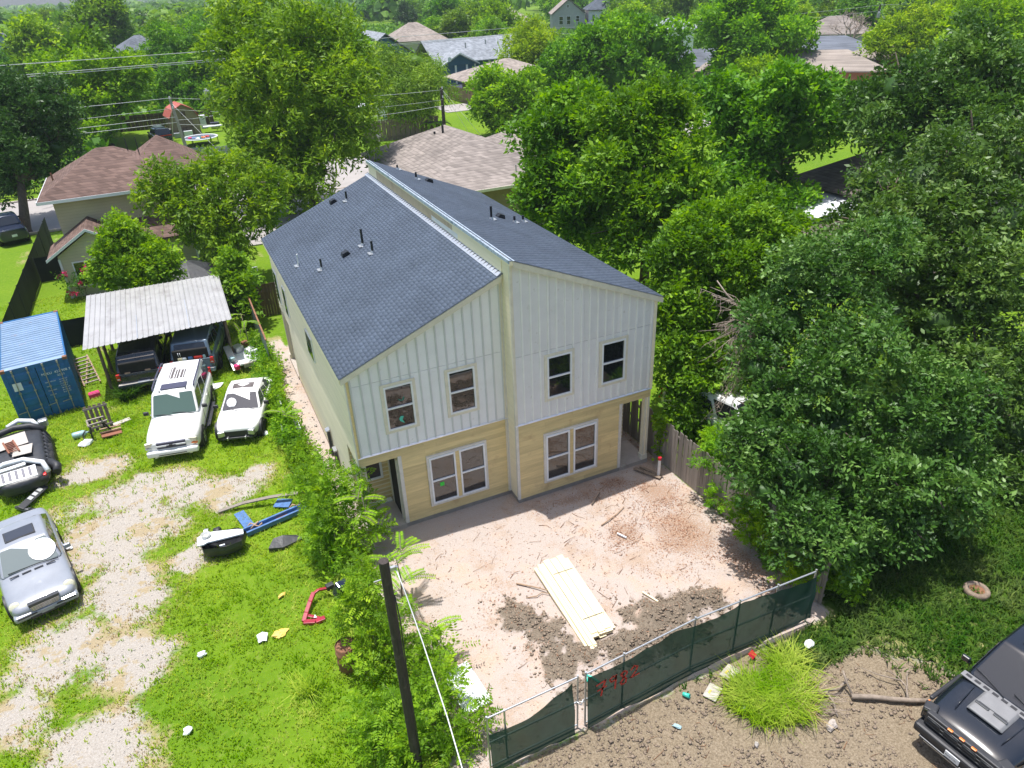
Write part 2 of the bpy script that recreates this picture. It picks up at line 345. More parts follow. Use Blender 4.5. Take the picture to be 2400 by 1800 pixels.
M['roof_slate'] = shinglemat('roof_slate', (.14, .155, .185))
M['roof_dusk'] = shinglemat('roof_dusk', (.14, .115, .10))
M['roof_pink'] = shinglemat('roof_pink', (.30, .255, .225))
M['roof_red'] = pmat('roof_red', (.42, .10, .075), .6)
M['black_mesh'] = pmat('black_mesh', (.010, .013, .013), .8, var=.3)
M['road'] = pmat('road', (.33, .305, .29), .9, var=.10, scale=.5, dirt=((.30, .27, .25), .2, .3))
M['bark'] = pmat('bark', (.10, .075, .055), .9, var=.35, scale=6, stretch=(2, 2, .4), bump=.5)
M['bark_pale'] = pmat('bark_pale', (.26, .21, .165), .9, var=.3, scale=8)
M['twig_pale'] = pmat('twig_pale', (.40, .32, .26), .85, var=.2)
M['trampoline'] = pmat('trampoline', (.08, .10, .13), .6)
M['stain'] = pmat('stain', (.10, .085, .085), .8, var=.4, scale=10)
# leaves: dark, mid, light base colours
LF = {
 'oak': leafmat('leaf_oak', (.026, .072, .010), (.062, .150, .020), (.160, .280, .060), .45, .25, .010, .30),
 'hack': leafmat('leaf_hack', (.045, .130, .008), (.115, .265, .015), (.230, .420, .030), .5, .38, .010, .22),
 'pecan': leafmat('leaf_pecan', (.060, .140, .007), (.150, .280, .012), (.290, .430, .022), .5, .40, .010, .22),
 'bright': leafmat('leaf_bright', (.065, .165, .007), (.145, .310, .012), (.280, .470, .022), .55, .42, .010, .2),
 'yellow': leafmat('leaf_yellow', (.085, .180, .006), (.190, .340, .010), (.330, .470, .018), .55, .40, .010, .2),
 'mid': leafmat('leaf_mid', (.040, .115, .010), (.100, .225, .018), (.200, .350, .034), .5, .34, .02, .22),
 'willow': leafmat('leaf_willow', (.07, .16, .012), (.160, .29, .022), (.28, .42, .036), .5, .34, .01, .2),
 'deep': leafmat('leaf_deep', (.020, .058, .010), (.045, .110, .018), (.100, .190, .038), .45, .22, .015, .25),
}
M['grass'] = leafmat('grass_blade', (.150, .260, .006), (.260, .430, .010), (.400, .540, .030), .65, .45, .0, .15, patch=.6)
M['grass_shade'] = leafmat('grass_weed_shade', (.024, .075, .005), (.055, .135, .009), (.120, .220, .018), .65, .3, .0, .15, patch=.6)  # dark broadleaf weeds, with some of the oak's shade darkened into the colour
M['grass_dry'] = leafmat('grass_dry', (.30, .23, .10), (.40, .32, .16), (.50, .43, .26), .7, .2, .0, .15)
M['litter'] = leafmat('leaf_litter', (.15, .07, .04), (.32, .17, .10), (.50, .36, .25), .8, .1, .0, .15)
# ================================================================== GROUND
def axis(lo, hi, step, far, grow=1.18):
    a = list(np.arange(lo, hi+1e-6, step)); s = step; x = a[-1]
    while x < far: s *= grow; x += s; a.append(x)
    s = step; x = a[0]; pre = []
    while x > -far: s *= grow; x -= s; pre.append(x)
    return np.array(pre[::-1] + a)
def blob(x, y, L):
    m = np.zeros_like(x)
    for cx, cy, rx, ry in L: m = np.maximum(m, np.exp(-(((x-cx)/rx)**2 + ((y-cy)/ry)**2)))
    return m
def masks(x, y):
    n1 = fbm(x*.45+3, y*.45+9, 4); n2 = fbm(x*1.7+40, y*1.7+11, 3)
    ex = (n2-.5)*1.0
    # bare building lot
    lot = sstep(-5.75, -5.15, x+ex*.8) * (1-sstep(5.5, 5.75, x)) * sstep(-9.4, -8.9, y+ex*.3) * (1-sstep(15.5, 16.5, y))
    lot = np.maximum(lot, sstep(-6.35, -5.95, x+ex*.5)*(1-sstep(-5.1, -5.0, x))*sstep(-.5, 1.0, y)*(1-sstep(16., 18., y)))
    # pale gravel track across the neighbouring yard
    gr = blob(x, y, [(-12.4, 4.0, 2.2, 2.0), (-12.0, .8, 1.5, 2.2), (-12.4, -1.8, 1.9, 1.9), (-12.9, -4.4, 1.9, 2.2), (-10.7, 1.6, 1.0, 1.3), (-14.3, -.6, 1.8, 1.6),
                     (-9.6, 5.2, 2.0, 1.2), (-7.8, 5.6, 1.0, .8), (-15.0, -2.6, 1.2, 1.2), (-13.2, -7.5, 2.2, 2.5), (-12.0, 6.3, 2.6, 1.2), (-13.6, 8.6, 1.4, .9)])
    gr = sstep(.18, .95, gr + (n1-.5)*1.1 + (n2-.5)*.7)
    verge = (1-sstep(-9.5, -8.9, y+ex*.4)) * sstep(-5.0, -3.6, x+ex) * (1-sstep(5.6, 8.0, x + (y+12)*.9 + ex*2))
    weeds = blob(x, y, [(2.3, -10.6, 1.15, .75), (1.6, -10.2, .7, .5), (4.6, -9.6, 1.7, .9)])
    verge = verge*(1-sstep(.35, .6, weeds+(n2-.5)*.5))
    mud = blob(x, y, [(-2.2, -5.3, .75, .85), (-1.7, -6.3, .75, .9), (-2.1, -7.3, .7, .6), (-1.2, -7.2, .9, .5), (-.3, -7.4, .8, .45), (.7, -7.0, 1.1, .7), (1.8, -6.9, 1.4, .8), (2.7, -7.2, .9, .65), (0.2, -7.5, 1.8, .75), (1.4, -7.3, 1.6, .7), (-1.8, -8.2, .6, .6), (.2, -8.1, 1.0, .4), (1.6, -7.9, 1.0, .5)])
    n3 = fbm(x*5.3+8, y*5.3+70, 3)
    mud = sstep(.32, .95, mud + (n2-.5)*.75 + (n3-.5)*.9) * lot
    litter = blob(x, y, [(4.4, -2.4, 1.3, 1.5), (3.9, -4.4, 1.6, 2.2), (4.9, -6.5, 1.0, 1.8), (1.8, -1.3, 1.5, .6), (3.4, -1.2, 1.4, .7), (2.4, -3.6, 1.2, 1.2)])
    litter = np.clip(litter*1.1 + (n1-.5)*.6, 0, 1)*lot
    street = ((y > 45.6) & (y < 57.9)).astype(float)
    return lot, gr, verge, mud, litter, n1, n2, street
def ground_z(x, y):
    lot, gr, verge, mud, litter, n1, n2, street = masks(x, y)
    near = np.exp(-np.maximum(np.hypot(x, y)-40, 0)/15)
    lump = np.abs(fbm(x*3.1+5, y*3.1+2, 3)-.5)*2
    z = (n1-.5)*.05*near + (n2-.5)*.03*near*(1-lot*.75)
    z += mud*(.02+lump*.13) + verge*(lump*.10-.02+np.abs(fbm(x*6.7+50, y*6.7, 2)-.5)*.10) 
    z += (.30*blob(x, y, [(2.45, -7.2, .85, .42)]) + .20*blob(x, y, [(1.3, -7.1, 1.0, .35), (.2, -7.3, .9, .33), (-.8, -7.45, .8, .35)]) + .14*blob(x, y, [(-1.6, -6.5, .7, .5), (-2.2, -5.4, .5, .5)]))*(.6+.8*n2)
    ruts = np.sin((y*.9+x*.45)*6.0)*.02*blob(x, y, [(.5, -7.5, 2.6, .9)])
    z += ruts
    ins = ((x > -5.2) & (x < 5.4) & (y > -.75) & (y < 14.7)).astype(float)
    far = np.maximum(np.hypot(x+8, y+19)-260, 0)
    return z*(1-ins) - ins*.05 - street*.08 - far*.0095
gx = axis(-21.5, 13, .15, 2400); gy = axis(-17, 24, .15, 2600)
X, Y = np.meshgrid(gx, gy, indexing='ij'); Z = ground_z(X, Y)
lot, gr, verge, mud, litter, n1, n2, street = masks(X, Y)
nx, ny = X.shape
V = np.stack([X.ravel(), Y.ravel(), Z.ravel()], 1)
ii, jj = np.meshgrid(np.arange(nx-1), np.arange(ny-1), indexing='ij'); a = (ii*ny+jj).ravel()
me = np_mesh('ground', V, np.stack([a, a+ny, a+ny+1, a+1], 1), smooth=True)
bare = np.clip(np.maximum.reduce([lot, gr, verge]), 0, 1)
weed_shade = sstep(.2, 1.5, (X-3.0)*.25 + np.clip(-(Y+3)*.1, 0, 1))*((Y < -1.5) & (X > 1)).astype(float)*(1-lot)  # zone of dark weeds; the oak's shade is also painted into this ground colour
for nm, arr in (('weed_shade', weed_shade), ('bare', bare), ('lot', lot), ('verge', verge), ('mud', mud), ('litter', litter)):
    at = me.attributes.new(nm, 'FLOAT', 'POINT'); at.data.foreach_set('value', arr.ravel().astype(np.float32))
def groundmat():
    m, nt, N, L, p = newmat('ground_soil')
    tc = N.new('ShaderNodeTexCoord'); P = tc.outputs['Object']
    def noise(sc, det=6, rough=.6):
        n = N.new('ShaderNodeTexNoise'); n.inputs['Scale'].default_value = sc; n.inputs['Detail'].default_value = det; n.inputs['Roughness'].default_value = rough
        L.new(P, n.inputs['Vector']); return n.outputs['Fac']
    def attr(n):
        a = N.new('ShaderNodeAttribute'); a.attribute_name = n; return a.outputs['Fac']
    def ramp(v, stops):
        c = N.new('ShaderNodeValToRGB'); e = c.color_ramp.elements; e[0].position, e[0].color = stops[0][0], (*stops[0][1], 1); e[1].position, e[1].color = stops[-1][0], (*stops[-1][1], 1)
        for s in stops[1:-1]: x = e.new(s[0]); x.color = (*s[1], 1)
        L.new(v, c.inputs[0]); return c.outputs[0]
    def mask(v, n, amt, lo, hi):
        a = N.new('ShaderNodeMath'); a.operation = 'MULTIPLY_ADD'; L.new(n, a.inputs[0]); a.inputs[1].default_value = amt; a.inputs[2].default_value = -amt*.5
        b = N.new('ShaderNodeMath'); b.operation = 'ADD'; L.new(v, b.inputs[0]); L.new(a.outputs[0], b.inputs[1])
        r = N.new('ShaderNodeMapRange'); r.interpolation_type = 'SMOOTHSTEP'; r.inputs['From Min'].default_value = lo; r.inputs['From Max'].default_value = hi; L.new(b.outputs[0], r.inputs['Value']); return r.outputs[0]
    def mix(f, a, b, mode='MIX'):
        x = N.new('ShaderNodeMix'); x.data_type = 'RGBA'; x.blend_type = mode
        if isinstance(f, float): x.inputs['Factor'].default_value = f
        else: L.new(f, x.inputs['Factor'])
        L.new(a, x.inputs['A']); L.new(b, x.inputs['B']); return x.outputs['Result']
    nf, nm_, nc, nl = noise(22, 6, .7), noise(5, 6, .65), noise(.9, 5), noise(.12, 4)
    turf = mix(.55, ramp(nm_, [(.3, (.075, .145, .006)), (.55, (.135, .235, .010)), (.75, (.25, .27, .06))]), ramp(nl, [(.35, (.075, .165, .007)), (.65, (.165, .255, .012))]))
    turf = mix(mask(attr('weed_shade'), nm_, .6, .3, .7), turf, ramp(nm_, [(.3, (.035, .06, .010)), (.6, (.06, .12, .010)), (.8, (.10, .09, .04))]))
    grav = ramp(nf, [(.25, (.22, .19, .15)), (.45, (.34, .305, .265)), (.7, (.44, .41, .37))])
    grav = mix(mask(nc, nm_, .6, .52, .62), grav, ramp(nf, [(.3, (.27, .21, .12)), (.7, (.40, .33, .22))]))
    fine = noise(38, 8, .75); big = noise(.55, 6, .7)
    dirt = ramp(fine, [(.25, (.27, .19, .145)), (.42, (.41, .335, .285)), (.6, (.46, .405, .37)), (.8, (.53, .50, .475))])
    dirt = mix(mask(big, nf, .5, .48, .62), dirt, ramp(fine, [(.3, (.28, .19, .13)), (.55, (.42, .32, .25)), (.8, (.50, .42, .36))]))
    dirt = mix(mask(nc, nf, .5, .5, .66), dirt, ramp(nf, [(.3, (.40, .28, .20)), (.7, (.53, .43, .36))]))
    dirt = mix(mask(attr('litter'), nf, 1.6, .75, 1.15), dirt, ramp(nf, [(.3, (.20, .12, .075)), (.7, (.38, .24, .16))]))
    dirt = mix(mask(attr('mud'), nf, .9, .3, .75), dirt, ramp(nf, [(.3, (.12, .095, .07)), (.7, (.25, .205, .155))]))
    verg = ramp(nf, [(.28, (.10, .078, .052)), (.5, (.225, .178, .120)), (.75, (.35, .29, .215))])
    soil = mix(mask(attr('lot'), nm_, .5, .4, .6), grav, dirt)
    soil = mix(mask(attr('verge'), nm_, .5, .4, .6), soil, verg)
    dry = N.new('ShaderNodeMath'); dry.operation = 'MULTIPLY'; L.new(mask(attr('bare'), nm_, .7, .05, .3), dry.inputs[0]); L.new(mask(nc, nm_, .5, .42, .6), dry.inputs[1])
    turf = mix(dry.outputs[0], turf, ramp(nf, [(.3, (.20, .19, .06)), (.7, (.36, .32, .16))]))
    col = mix(mask(attr('bare'), noise(9, 6, .75), 1.3, .30, .72), turf, soil)
    L.new(col, p.inputs['Base Color']); p.inputs['Roughness'].default_value = .95; p.inputs['Specular IOR Level'].default_value = .15
    b = N.new('ShaderNodeBump'); b.inputs['Strength'].default_value = .5; b.inputs['Distance'].default_value = .03
    ad = N.new('ShaderNodeMath'); ad.operation = 'ADD'; L.new(nf, ad.inputs[0]); L.new(noise(60, 6, .7), ad.inputs[1]); L.new(ad.outputs[0], b.inputs['Height']); L.new(b.outputs[0], p.inputs['Normal'])
    return m
M['ground'] = groundmat()
g = link('ground', me, M['ground']); g['kind'] = 'structure'
# street behind the houses, with kerbs and a concrete driveway apron
mb = MB(); mb.bb(-220, 320, 46, 57.5, -.06, .0); o = mb.build('street', M['road']); o['kind'] = 'structure'
for y0, y1 in ((45.75, 46), (57.5, 57.75)):
    mb = MB(); mb.bb(-220, 320, y0, y1, -.06, .12); o = mb.build('kerb', M['concrete'], bevel=.02); o['kind'] = 'structure'
mb = MB(); mb.bb(-4.5, 5.5, 33.5, 45.745, -.06, .075); o = mb.build('driveway', M['road']); o['kind'] = 'structure'

# ------------------------------------------------------------------ grass, clods, leaf litter, stones: real geometry nobody could count
def tufts(name, n, region, hmin, hmax, mat, accept, blades=4, wid=.016, seed=1, lean=.55, label=None, parent=None, spread=.05):
    r = np.random.default_rng(seed); x0, x1, y0, y1 = region
    px = r.uniform(x0, x1, n); py = r.uniform(y0, y1, n); k = accept(px, py, r); px, py = px[k], py[k]; n = len(px)
    pz = ground_z(px, py); px = np.repeat(px, blades); py = np.repeat(py, blades); pz = np.repeat(pz, blades); tv = np.repeat(r.random(n), blades)
    m = len(px); px = px + r.normal(0, spread, m); py = py + r.normal(0, spread, m)
    h = r.uniform(hmin, hmax, m); a = r.uniform(0, 2*np.pi, m); l = r.uniform(.15, lean, m)*h*1.3; wd = wid*r.uniform(.7, 1.4, m)
    dx, dy = np.cos(a), np.sin(a); sx, sy = -dy*wd, dx*wd
    b0 = np.stack([px-sx, py-sy, pz-.02], 1); b1 = np.stack([px+sx, py+sy, pz-.02], 1)
    m0 = np.stack([px+dx*l*.45-sx*.7, py+dy*l*.45-sy*.7, pz+h*.62], 1); m1 = np.stack([px+dx*l*.45+sx*.7, py+dy*l*.45+sy*.7, pz+h*.62], 1)
    t = np.stack([px+dx*l*1.25, py+dy*l*1.25, pz+h*.92], 1); t2 = t + np.stack([sx*.25, sy*.25, 0*sx], 1)
    V = np.stack([b0, b1, m1, m0, t, t2], 1).reshape(-1, 3); i = np.arange(m)*6
    F = np.concatenate([np.stack([i, i+1, i+2, i+3], 1), np.stack([i+3, i+2, i+5, i+4], 1)])
    v = np.clip(tv*.7 + r.random(m)*.3, 0, 1); o = link(name, np_mesh(name, V, F, np.concatenate([v, v])), mat, parent); o['kind'] = 'stuff'
    if label: o['label'] = label
    return o
def acc_yard(x, y, r):
    lot, gr, verge, mud, litter, n1, n2, st = masks(x, y)
    d = (1-np.maximum(lot, np.maximum(gr, verge)))
    clear = (x < -5.9) | (y < -9.2)
    dense = .35+.65*sstep(.35, .6, n2)
    return (r.random(len(x)) < np.maximum(d, .05*gr)*dense) & clear & ~((x > -15.3) & (x < -8) & (y > 29))
tufts('grass', 60000, (-21, -5.6, -14, 15), .05, .13, M['grass'], acc_yard, 4, .016, 3)
tufts('grass', 9000, (-21, -5.6, 15, 30), .05, .12, M['grass'], acc_yard, 3, .02, 4)
def acc_dry(x, y, r):
    lot, gr, verge, mud, litter, n1, n2, st = masks(x, y)
    return (r.random(len(x)) < np.clip(4*gr*(1-gr), 0, 1)*.8) & (x < -5.9)
tufts('dry_grass', 16000, (-19, -6, -12, 12), .03, .08, M['grass_dry'], acc_dry, 4, .012, 5)
def acc_weed(x, y, r):
    lot, gr, verge, mud, litter, n1, n2, st = masks(x, y)
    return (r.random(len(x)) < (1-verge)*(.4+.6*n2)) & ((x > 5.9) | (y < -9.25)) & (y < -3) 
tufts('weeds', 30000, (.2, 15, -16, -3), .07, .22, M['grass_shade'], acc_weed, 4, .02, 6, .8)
def near_blob(L, lo=.35):
    return lambda x, y, r: r.random(len(x)) < sstep(lo, .8, blob(x, y, L))
tufts('tall_grass', 3600, (.7, 3.9, -11.8, -9.4), .10, .46, M['grass'], lambda x, y, r: (r.random(len(x)) < sstep(.25, .8, blob(x, y, [(2.3, -10.6, 1.0, .62), (1.7, -10.2, .65, .42), (3.2, -9.9, .4, .3)]))*sstep(.30, .55, fbm(x*2.2, y*2.2+3, 3))), 5, .012, 8, 1.5)
tufts('dry_grass', 500, (.7, 3.9, -11.8, -9.4), .10, .4, M['grass_dry'], near_blob([(2.5, -10.7, 1.0, .6)], .25), 4, .010, 18, 1.6)
tufts('tall_grass', 120, (-8.6, -7.6, -5.6, -4.6), .35, .6, M['grass'], near_blob([(-8.1, -5.1, .25, .2)]), 7, .012, 9, .9)
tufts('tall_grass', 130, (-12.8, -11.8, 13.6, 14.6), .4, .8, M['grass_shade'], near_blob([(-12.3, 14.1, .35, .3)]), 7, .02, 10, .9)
# roadside and fence-line weeds beside the lot
tufts('weeds', 16000, (-7.1, -5.5, -9, 17), .10, .35, M['grass'], lambda x, y, r: r.random(len(x)) < sstep(.25, .6, np.exp(-((x+6.35)/.42)**2)*(.4+.6*fbm(x, y*.5, 2))), 4, .03, 12, .8)

def scatter_flat(name, n, region, lmin, lmax, mat, accept, seed, thick=.35, up=.012, tilt=.5, label=None):
    r = np.random.default_rng(seed); x0, x1, y0, y1 = region
    x = r.uniform(x0, x1, n); y = r.uniform(y0, y1, n); k = accept(x, y, r); x, y = x[k], y[k]; n = len(x); z = ground_z(x, y)+up*r.uniform(.3, 1.6, n)
    a = r.uniform(0, 2*np.pi, n); l = r.uniform(lmin, lmax, n)/2; wd = l*thick
    d = np.stack([np.cos(a), np.sin(a), r.uniform(-tilt, tilt, n)], 1); s = np.stack([-np.sin(a), np.cos(a), r.uniform(-tilt, tilt, n)], 1); c = np.stack([x, y, z], 1)
    V = np.stack([c-d*l[:, None], c+s*wd[:, None], c+d*l[:, None], c-s*wd[:, None]], 1).reshape(-1, 3); i = np.arange(n)*4
    o = link(name, np_mesh(name, V, np.stack([i, i+1, i+2, i+3], 1), r.random(n)), mat); o['kind'] = 'stuff'
    if label: o['label'] = label
    return o
def acc_lit(x, y, r):
    lot, gr, verge, mud, litter, n1, n2, st = masks(x, y)
    return (r.random(len(x)) < lot*(.07+.93*litter)*sstep(.3, .75, n2)) & (y < -.8)
scatter_flat('leaf_litter', 60000, (-5.6, 5.6, -9, 0), .025, .085, M['litter'], acc_lit, 21, .32)
scatter_flat('leaf_litter', 2500, (5.2, 5.6, -.6, 14), .03, .11, M['litter'], lambda x, y, r: r.random(len(x)) < .8, 22, .32)
M['root'] = pmat('root', (.24, .125, .065), .85, var=.4, scale=8)
def twigs(name, n, region, lmin, lmax, rad, mat, accept, seed):
    r = np.random.default_rng(seed); x0, x1, y0, y1 = region
    x = r.uniform(x0, x1, n); y = r.uniform(y0, y1, n); k = accept(x, y, r); x, y = x[k], y[k]; m = MB()
    for px, py in zip(x, y):
        z = float(ground_z(np.array([px]), np.array([py]))[0])+.012; a = r.normal(.55, .7); l = lmin+(lmax-lmin)*r.random()**2.5; d = Vector((math.cos(a), math.sin(a), 0))*l/2; b = Vector((-d.y, d.x, 0))*r.normal(0, .25); p = Vector((px, py, z))
        m.tube([p-d, p+b+Vector((0, 0, .015)), p+d], rad*r.uniform(.5, 1.5), 3, rad*.5)
    o = m.build(name, mat); o['kind'] = 'stuff'; return o
twigs('root_debris', 420, (-5.2, 5.3, -8.8, -1.2), .05, .55, .008, M['root'], lambda x, y, r: r.random(len(x)) < masks(x, y)[0]*(.35+.65*sstep(-3, 4, x)), 71)
twigs('root_debris', 160, (-4, 6, -15.5, -9.3), .06, .5, .009, M['root'], lambda x, y, r: r.random(len(x)) < masks(x, y)[2], 72)
def clods(name, n, region, rmin, rmax, mat, accept, seed, flat=.6):
    r = np.random.default_rng(seed); x0, x1, y0, y1 = region
    x = r.uniform(x0, x1, n); y = r.uniform(y0, y1, n); k = accept(x, y, r); x, y = x[k], y[k]; n = len(x); z = ground_z(x, y)
    base = np.array([(1,0,0),(-1,0,0),(0,1,0),(0,-1,0),(0,0,1),(0,0,-1)], float)
    tri = np.array([(0,2,4),(2,1,4),(1,3,4),(3,0,4),(2,0,5),(1,2,5),(3,1,5),(0,3,5)])
    R_ = rmin+(rmax-rmin)*r.random(n)**2.5
    V = base[None]*R_[:, None, None]*r.uniform(.6, 1.35, (n, 6, 1)); V[:, :, 2] *= flat
    ca, sa = np.cos(r.uniform(0, 6.3, n)), np.sin(r.uniform(0, 6.3, n))
    vx = V[:, :, 0]*ca[:, None]-V[:, :, 1]*sa[:, None]; V[:, :, 1] = V[:, :, 0]*sa[:, None]+V[:, :, 1]*ca[:, None]; V[:, :, 0] = vx
    V += np.stack([x, y, z+R_*.2], 1)[:, None]
    F = (tri[None]+np.arange(n)[:, None, None]*6).reshape(-1, 3)
    o = link(name, np_mesh(name, V.reshape(-1, 3), F, np.repeat(r.random(n), 8)), mat); o['kind'] = 'stuff'; return o
M['clod'] = pmat('clod', (.235, .18, .13), .95, var=.35, scale=9)
M['stone'] = pmat('stone', (.36, .33, .30), .9, var=.25, scale=14)
M['dirt_chunk'] = pmat('dirt_chunk', (.50, .38, .29), .95, var=.25, scale=9)
clods('mud_clods', 14000, (-3.4, 3.8, -9, -4.2), .010, .055, M['clod'], lambda x, y, r: r.random(len(x)) < masks(x, y)[3], 31)
clods('mud_clods', 26000, (-4.2, 7, -16.5, -9.2), .008, .055, M['clod'], lambda x, y, r: r.random(len(x)) < masks(x, y)[2]*sstep(.25, .6, masks(x, y)[6]), 32)
clods('dirt_chunks', 5500, (-5.4, 5.5, -9, -.8), .006, .03, M['dirt_chunk'], lambda x, y, r: r.random(len(x)) < masks(x, y)[0]*.9, 33)
clods('gravel', 9000, (-17, -6.5, -12, 9), .008, .03, M['stone'], lambda x, y, r: r.random(len(x)) < masks(x, y)[1], 34)
clods('gravel', 900, (-6.4, -5.15, 0, 15), .01, .06, M['stone'], lambda x, y, r: r.random(len(x)) < masks(x, y)[0], 35)

# ================================================================== THE DUPLEX
H = thing('duplex_house', 'unfinished two-storey duplex with yellow lap siding, grey battened panels and dark shingled roofs', 'house')
XL, XR, D = -5.07, 5.22, 14.5; YR = -.63; ZB = 3.10
kL = (8.17-6.0)/5.21; kR = (8.77-6.54)/5.36
def zl(x): return 6.0 + (x+5.21)*kL          # top of left roof
def zr(x): return 8.77 - x*kR                # top of right roof
TH = .17
core = MB()
core.prism([(XL+.03, ZB), (-.01, ZB), (-.01, zl(-.01)-TH), (XL+.03, zl(XL+.03)-TH)], 'y', .03, D-.03)
core.prism([(-.005, ZB), (XR-.03, ZB), (XR-.03, zr(XR-.03)-TH), (-.005, zr(0)-TH)], 'y', YR+.03, D-.02)
core.bb(-3.79, -.01, .03, D-.03, .13, ZB-.01); core.bb(XL+.03, -3.80, 1.6, 12.2, .13, ZB-.01)
core.bb(-.005, 4.0, YR+.03, D-.02, .13, ZB-.01); core.bb(4.0, XR-.03, 1.0, D-.02, .13, ZB-.01)
core.build('wall', M['siding_cream_lit'], H)
fd = MB(); fd.bb(-3.82, 0, .01, D, -.3, .12); fd.bb(0.001, 4.03, YR+.01, D, -.3, .12); fd.build('foundation', M['found'], H)
sl = MB(); sl.bb(4.031, XR+.02, YR+.0, .99, -.3, .11); sl.build('porch_slab', M['concrete'], H)
sl = MB(); sl.bb(XL-.02, -3.821, -.02, 1.59, -.3, .11); sl.build('porch_slab', M['concrete'], H)
sl = MB(); sl.bb(XL-.02, -3.821, 12.21, D+.02, -.3, .11); sl.build('porch_slab', M['concrete'], H)
# lap siding, one board per course
_bj = random.Random(8)
def board_y(x0, x1, y, z, h, mat, t=.034):       # faces -y; long courses have butt joints
    cuts = [x0] + ([x0+(x1-x0)*_bj.uniform(.15, .85)] if x1-x0 > 2.5 else []) + [x1]
    for a, b in zip(cuts, cuts[1:]):
        d = _bj.uniform(-.003, .003); mb = MB(); mb.prism([(y, z+h+.02), (y-.006, z+h+.02), (y-t-.006+d, z+.003), (y-t+.012, z-.004), (y, z-.004)], 'x', a+(.002 if a > x0 else 0), b-(.002 if b < x1 else 0)); mb.build('siding_board', mat, H)
def board_x(y0, y1, x, z, h, mat, t=.018):       # faces -x
    mb = MB(); mb.prism([(x, z+h+.02), (x-.006, z+h+.02), (x-t-.006, z), (x, z)], 'y', y0, y1); mb.build('siding_board', mat, H)
EX = .166
z = .115
while z < ZB-.1:
    h = min(EX, ZB-.05-z)
    a, b = (-3.82, 4.03) if z < 2.76 else (XL+.02, XR-.02)
    board_y(a+.09 if z < 2.76 else a, -.06, .028, z, h, M['siding_yellow'])
    board_y(.06, b-.09 if z < 2.76 else b, YR+.028, z, h, M['siding_yellow'])
    board_x(YR+.06, -.01, 0.024, z, h, M['siding_yellow'])
    if z < 2.76: board_x(1.62, 12.15, XL+.028, z, h, M['siding_cream_lit'])
    else: board_x(.05, D-.05, XL+.028, z, h, M['siding_cream_lit'])
    z += EX
z = ZB
while z < zl(XL)-TH:
    h = min(EX, zl(XL)-TH-z); board_x(.05, D-.05, XL+.028, z, h, M['siding_cream_lit']); z += EX
z = ZB
while z < zr(0)-TH: board_x(YR+.06, -.01, .024, z, EX, M['siding_yellow']); z += EX
z = .115
while z < 2.7: board_y(XL+.04, -3.84, 1.62, z, EX, M['siding_yellow']); board_y(4.05, XR-.04, 1.02, z, EX, M['siding_yellow']); z += EX
# upper storey sheets, then battens
def sheets(xa, xb, y, zf, mat):
    x = xa
    while x < xb-.02:
        x2 = min(x+1.22, xb)
        for z0, z1 in ((ZB+.03, 5.555), (5.568, 99)):
            pa, pb = min(z1, zf(x)-.12), min(z1, zf(x2)-.12)
            if min(pa, pb) <= z0+.02 and max(pa, pb) <= z0+.02: continue
            pa, pb = max(pa, z0), max(pb, z0)
            mb = MB(); mb.prism([(x+.003, z0), (x2-.003, z0), (x2-.003, pb), (x+.003, pa)], 'y', y, y+.026); mb.build('siding_panel', mat, H)
        x = x2
sheets(XL+.1, -.06, -.002, zl, M['panel_grey']); sheets(.06, XR-.08, YR-.002, zr, M['panel_warm'])
WIN = [(-3.99, -3.09, 3.80, 5.32, 0), (-1.96, -1.07, 3.80, 5.31, 0), (1.15, 2.04, 3.82, 5.33, YR), (3.16, 4.06, 3.79, 5.31, YR)]
def battens(xs, y, zf, mat):
    for x in xs:
        spans = [(ZB+.03, zf(x)-.16)]
        for a, b, z0, z1, yy in WIN:
            if yy == y and a-.11 < x < b+.11:
                spans = [(s0, s1) for p in spans for s0, s1 in ((p[0], min(p[1], z0-.1)), (max(p[0], z1+.1), p[1])) if s1-s0 > .03]
        for s0, s1 in spans:
            mb = MB(); mb.bb(x-.026, x+.026, y-.028, y-.0025, s0, s1); mb.build('batten', mat, H)
battens([-4.93+.301*i for i in range(17)], 0, zl, M['batten_dark']); battens([.33+.295*i for i in range(17)], YR, zr, M['batten_light'])
# belt flashing
mb = MB(); mb.prism([(0.0, ZB+.03), (-.045, ZB-.002), (-.045, ZB-.02), (0.0, ZB-.02)], 'x', XL, .0); mb.build('belt_trim', M['flash'], H)
mb = MB(); mb.prism([(YR, ZB+.03), (YR-.045, ZB-.002), (YR-.045, ZB-.02), (YR, ZB-.02)], 'x', -.03, XR); mb.build('belt_trim', M['flash'], H)
# corner boards
def post(x0, x1, y0, y1, z0, z1, mat, name='corner_trim'): mb = MB(); mb.bb(x0, x1, y0, y1, z0, z1); return mb.build(name, mat, H)
post(XL-.012, XL+.02, -.028, .09, ZB-.3, zl(XL)-TH, M['trim_grey']); post(XL+.0205, XL+.095, -.03, .0265, ZB, zl(XL)-TH, M['siding_yellow'])
post(-.022, .065, YR-.03, YR+.06, ZB, zr(0)-TH-.03, M['trim_cream']); post(-.024, .07, YR-.028, YR+.06, .12, ZB-.02, M['trim_grey'])
post(-.105, -.055, -.03, .0265, .12, zl(-.08)-TH, M['trim_cream']); post(-.05, -.0, -.035, .026, .12, zl(-.05)-TH, M['trim_grey'])
post(XR-.085, XR+.012, YR-.03, YR+.07, ZB, zr(XR)-TH, M['siding_cream_lit'])
post(3.93, 4.045, YR-.02, YR+.10, .12, 2.80, M['trim_grey']); post(-3.835, -3.72, -.02, .10, .12, 2.79, M['trim_grey'])
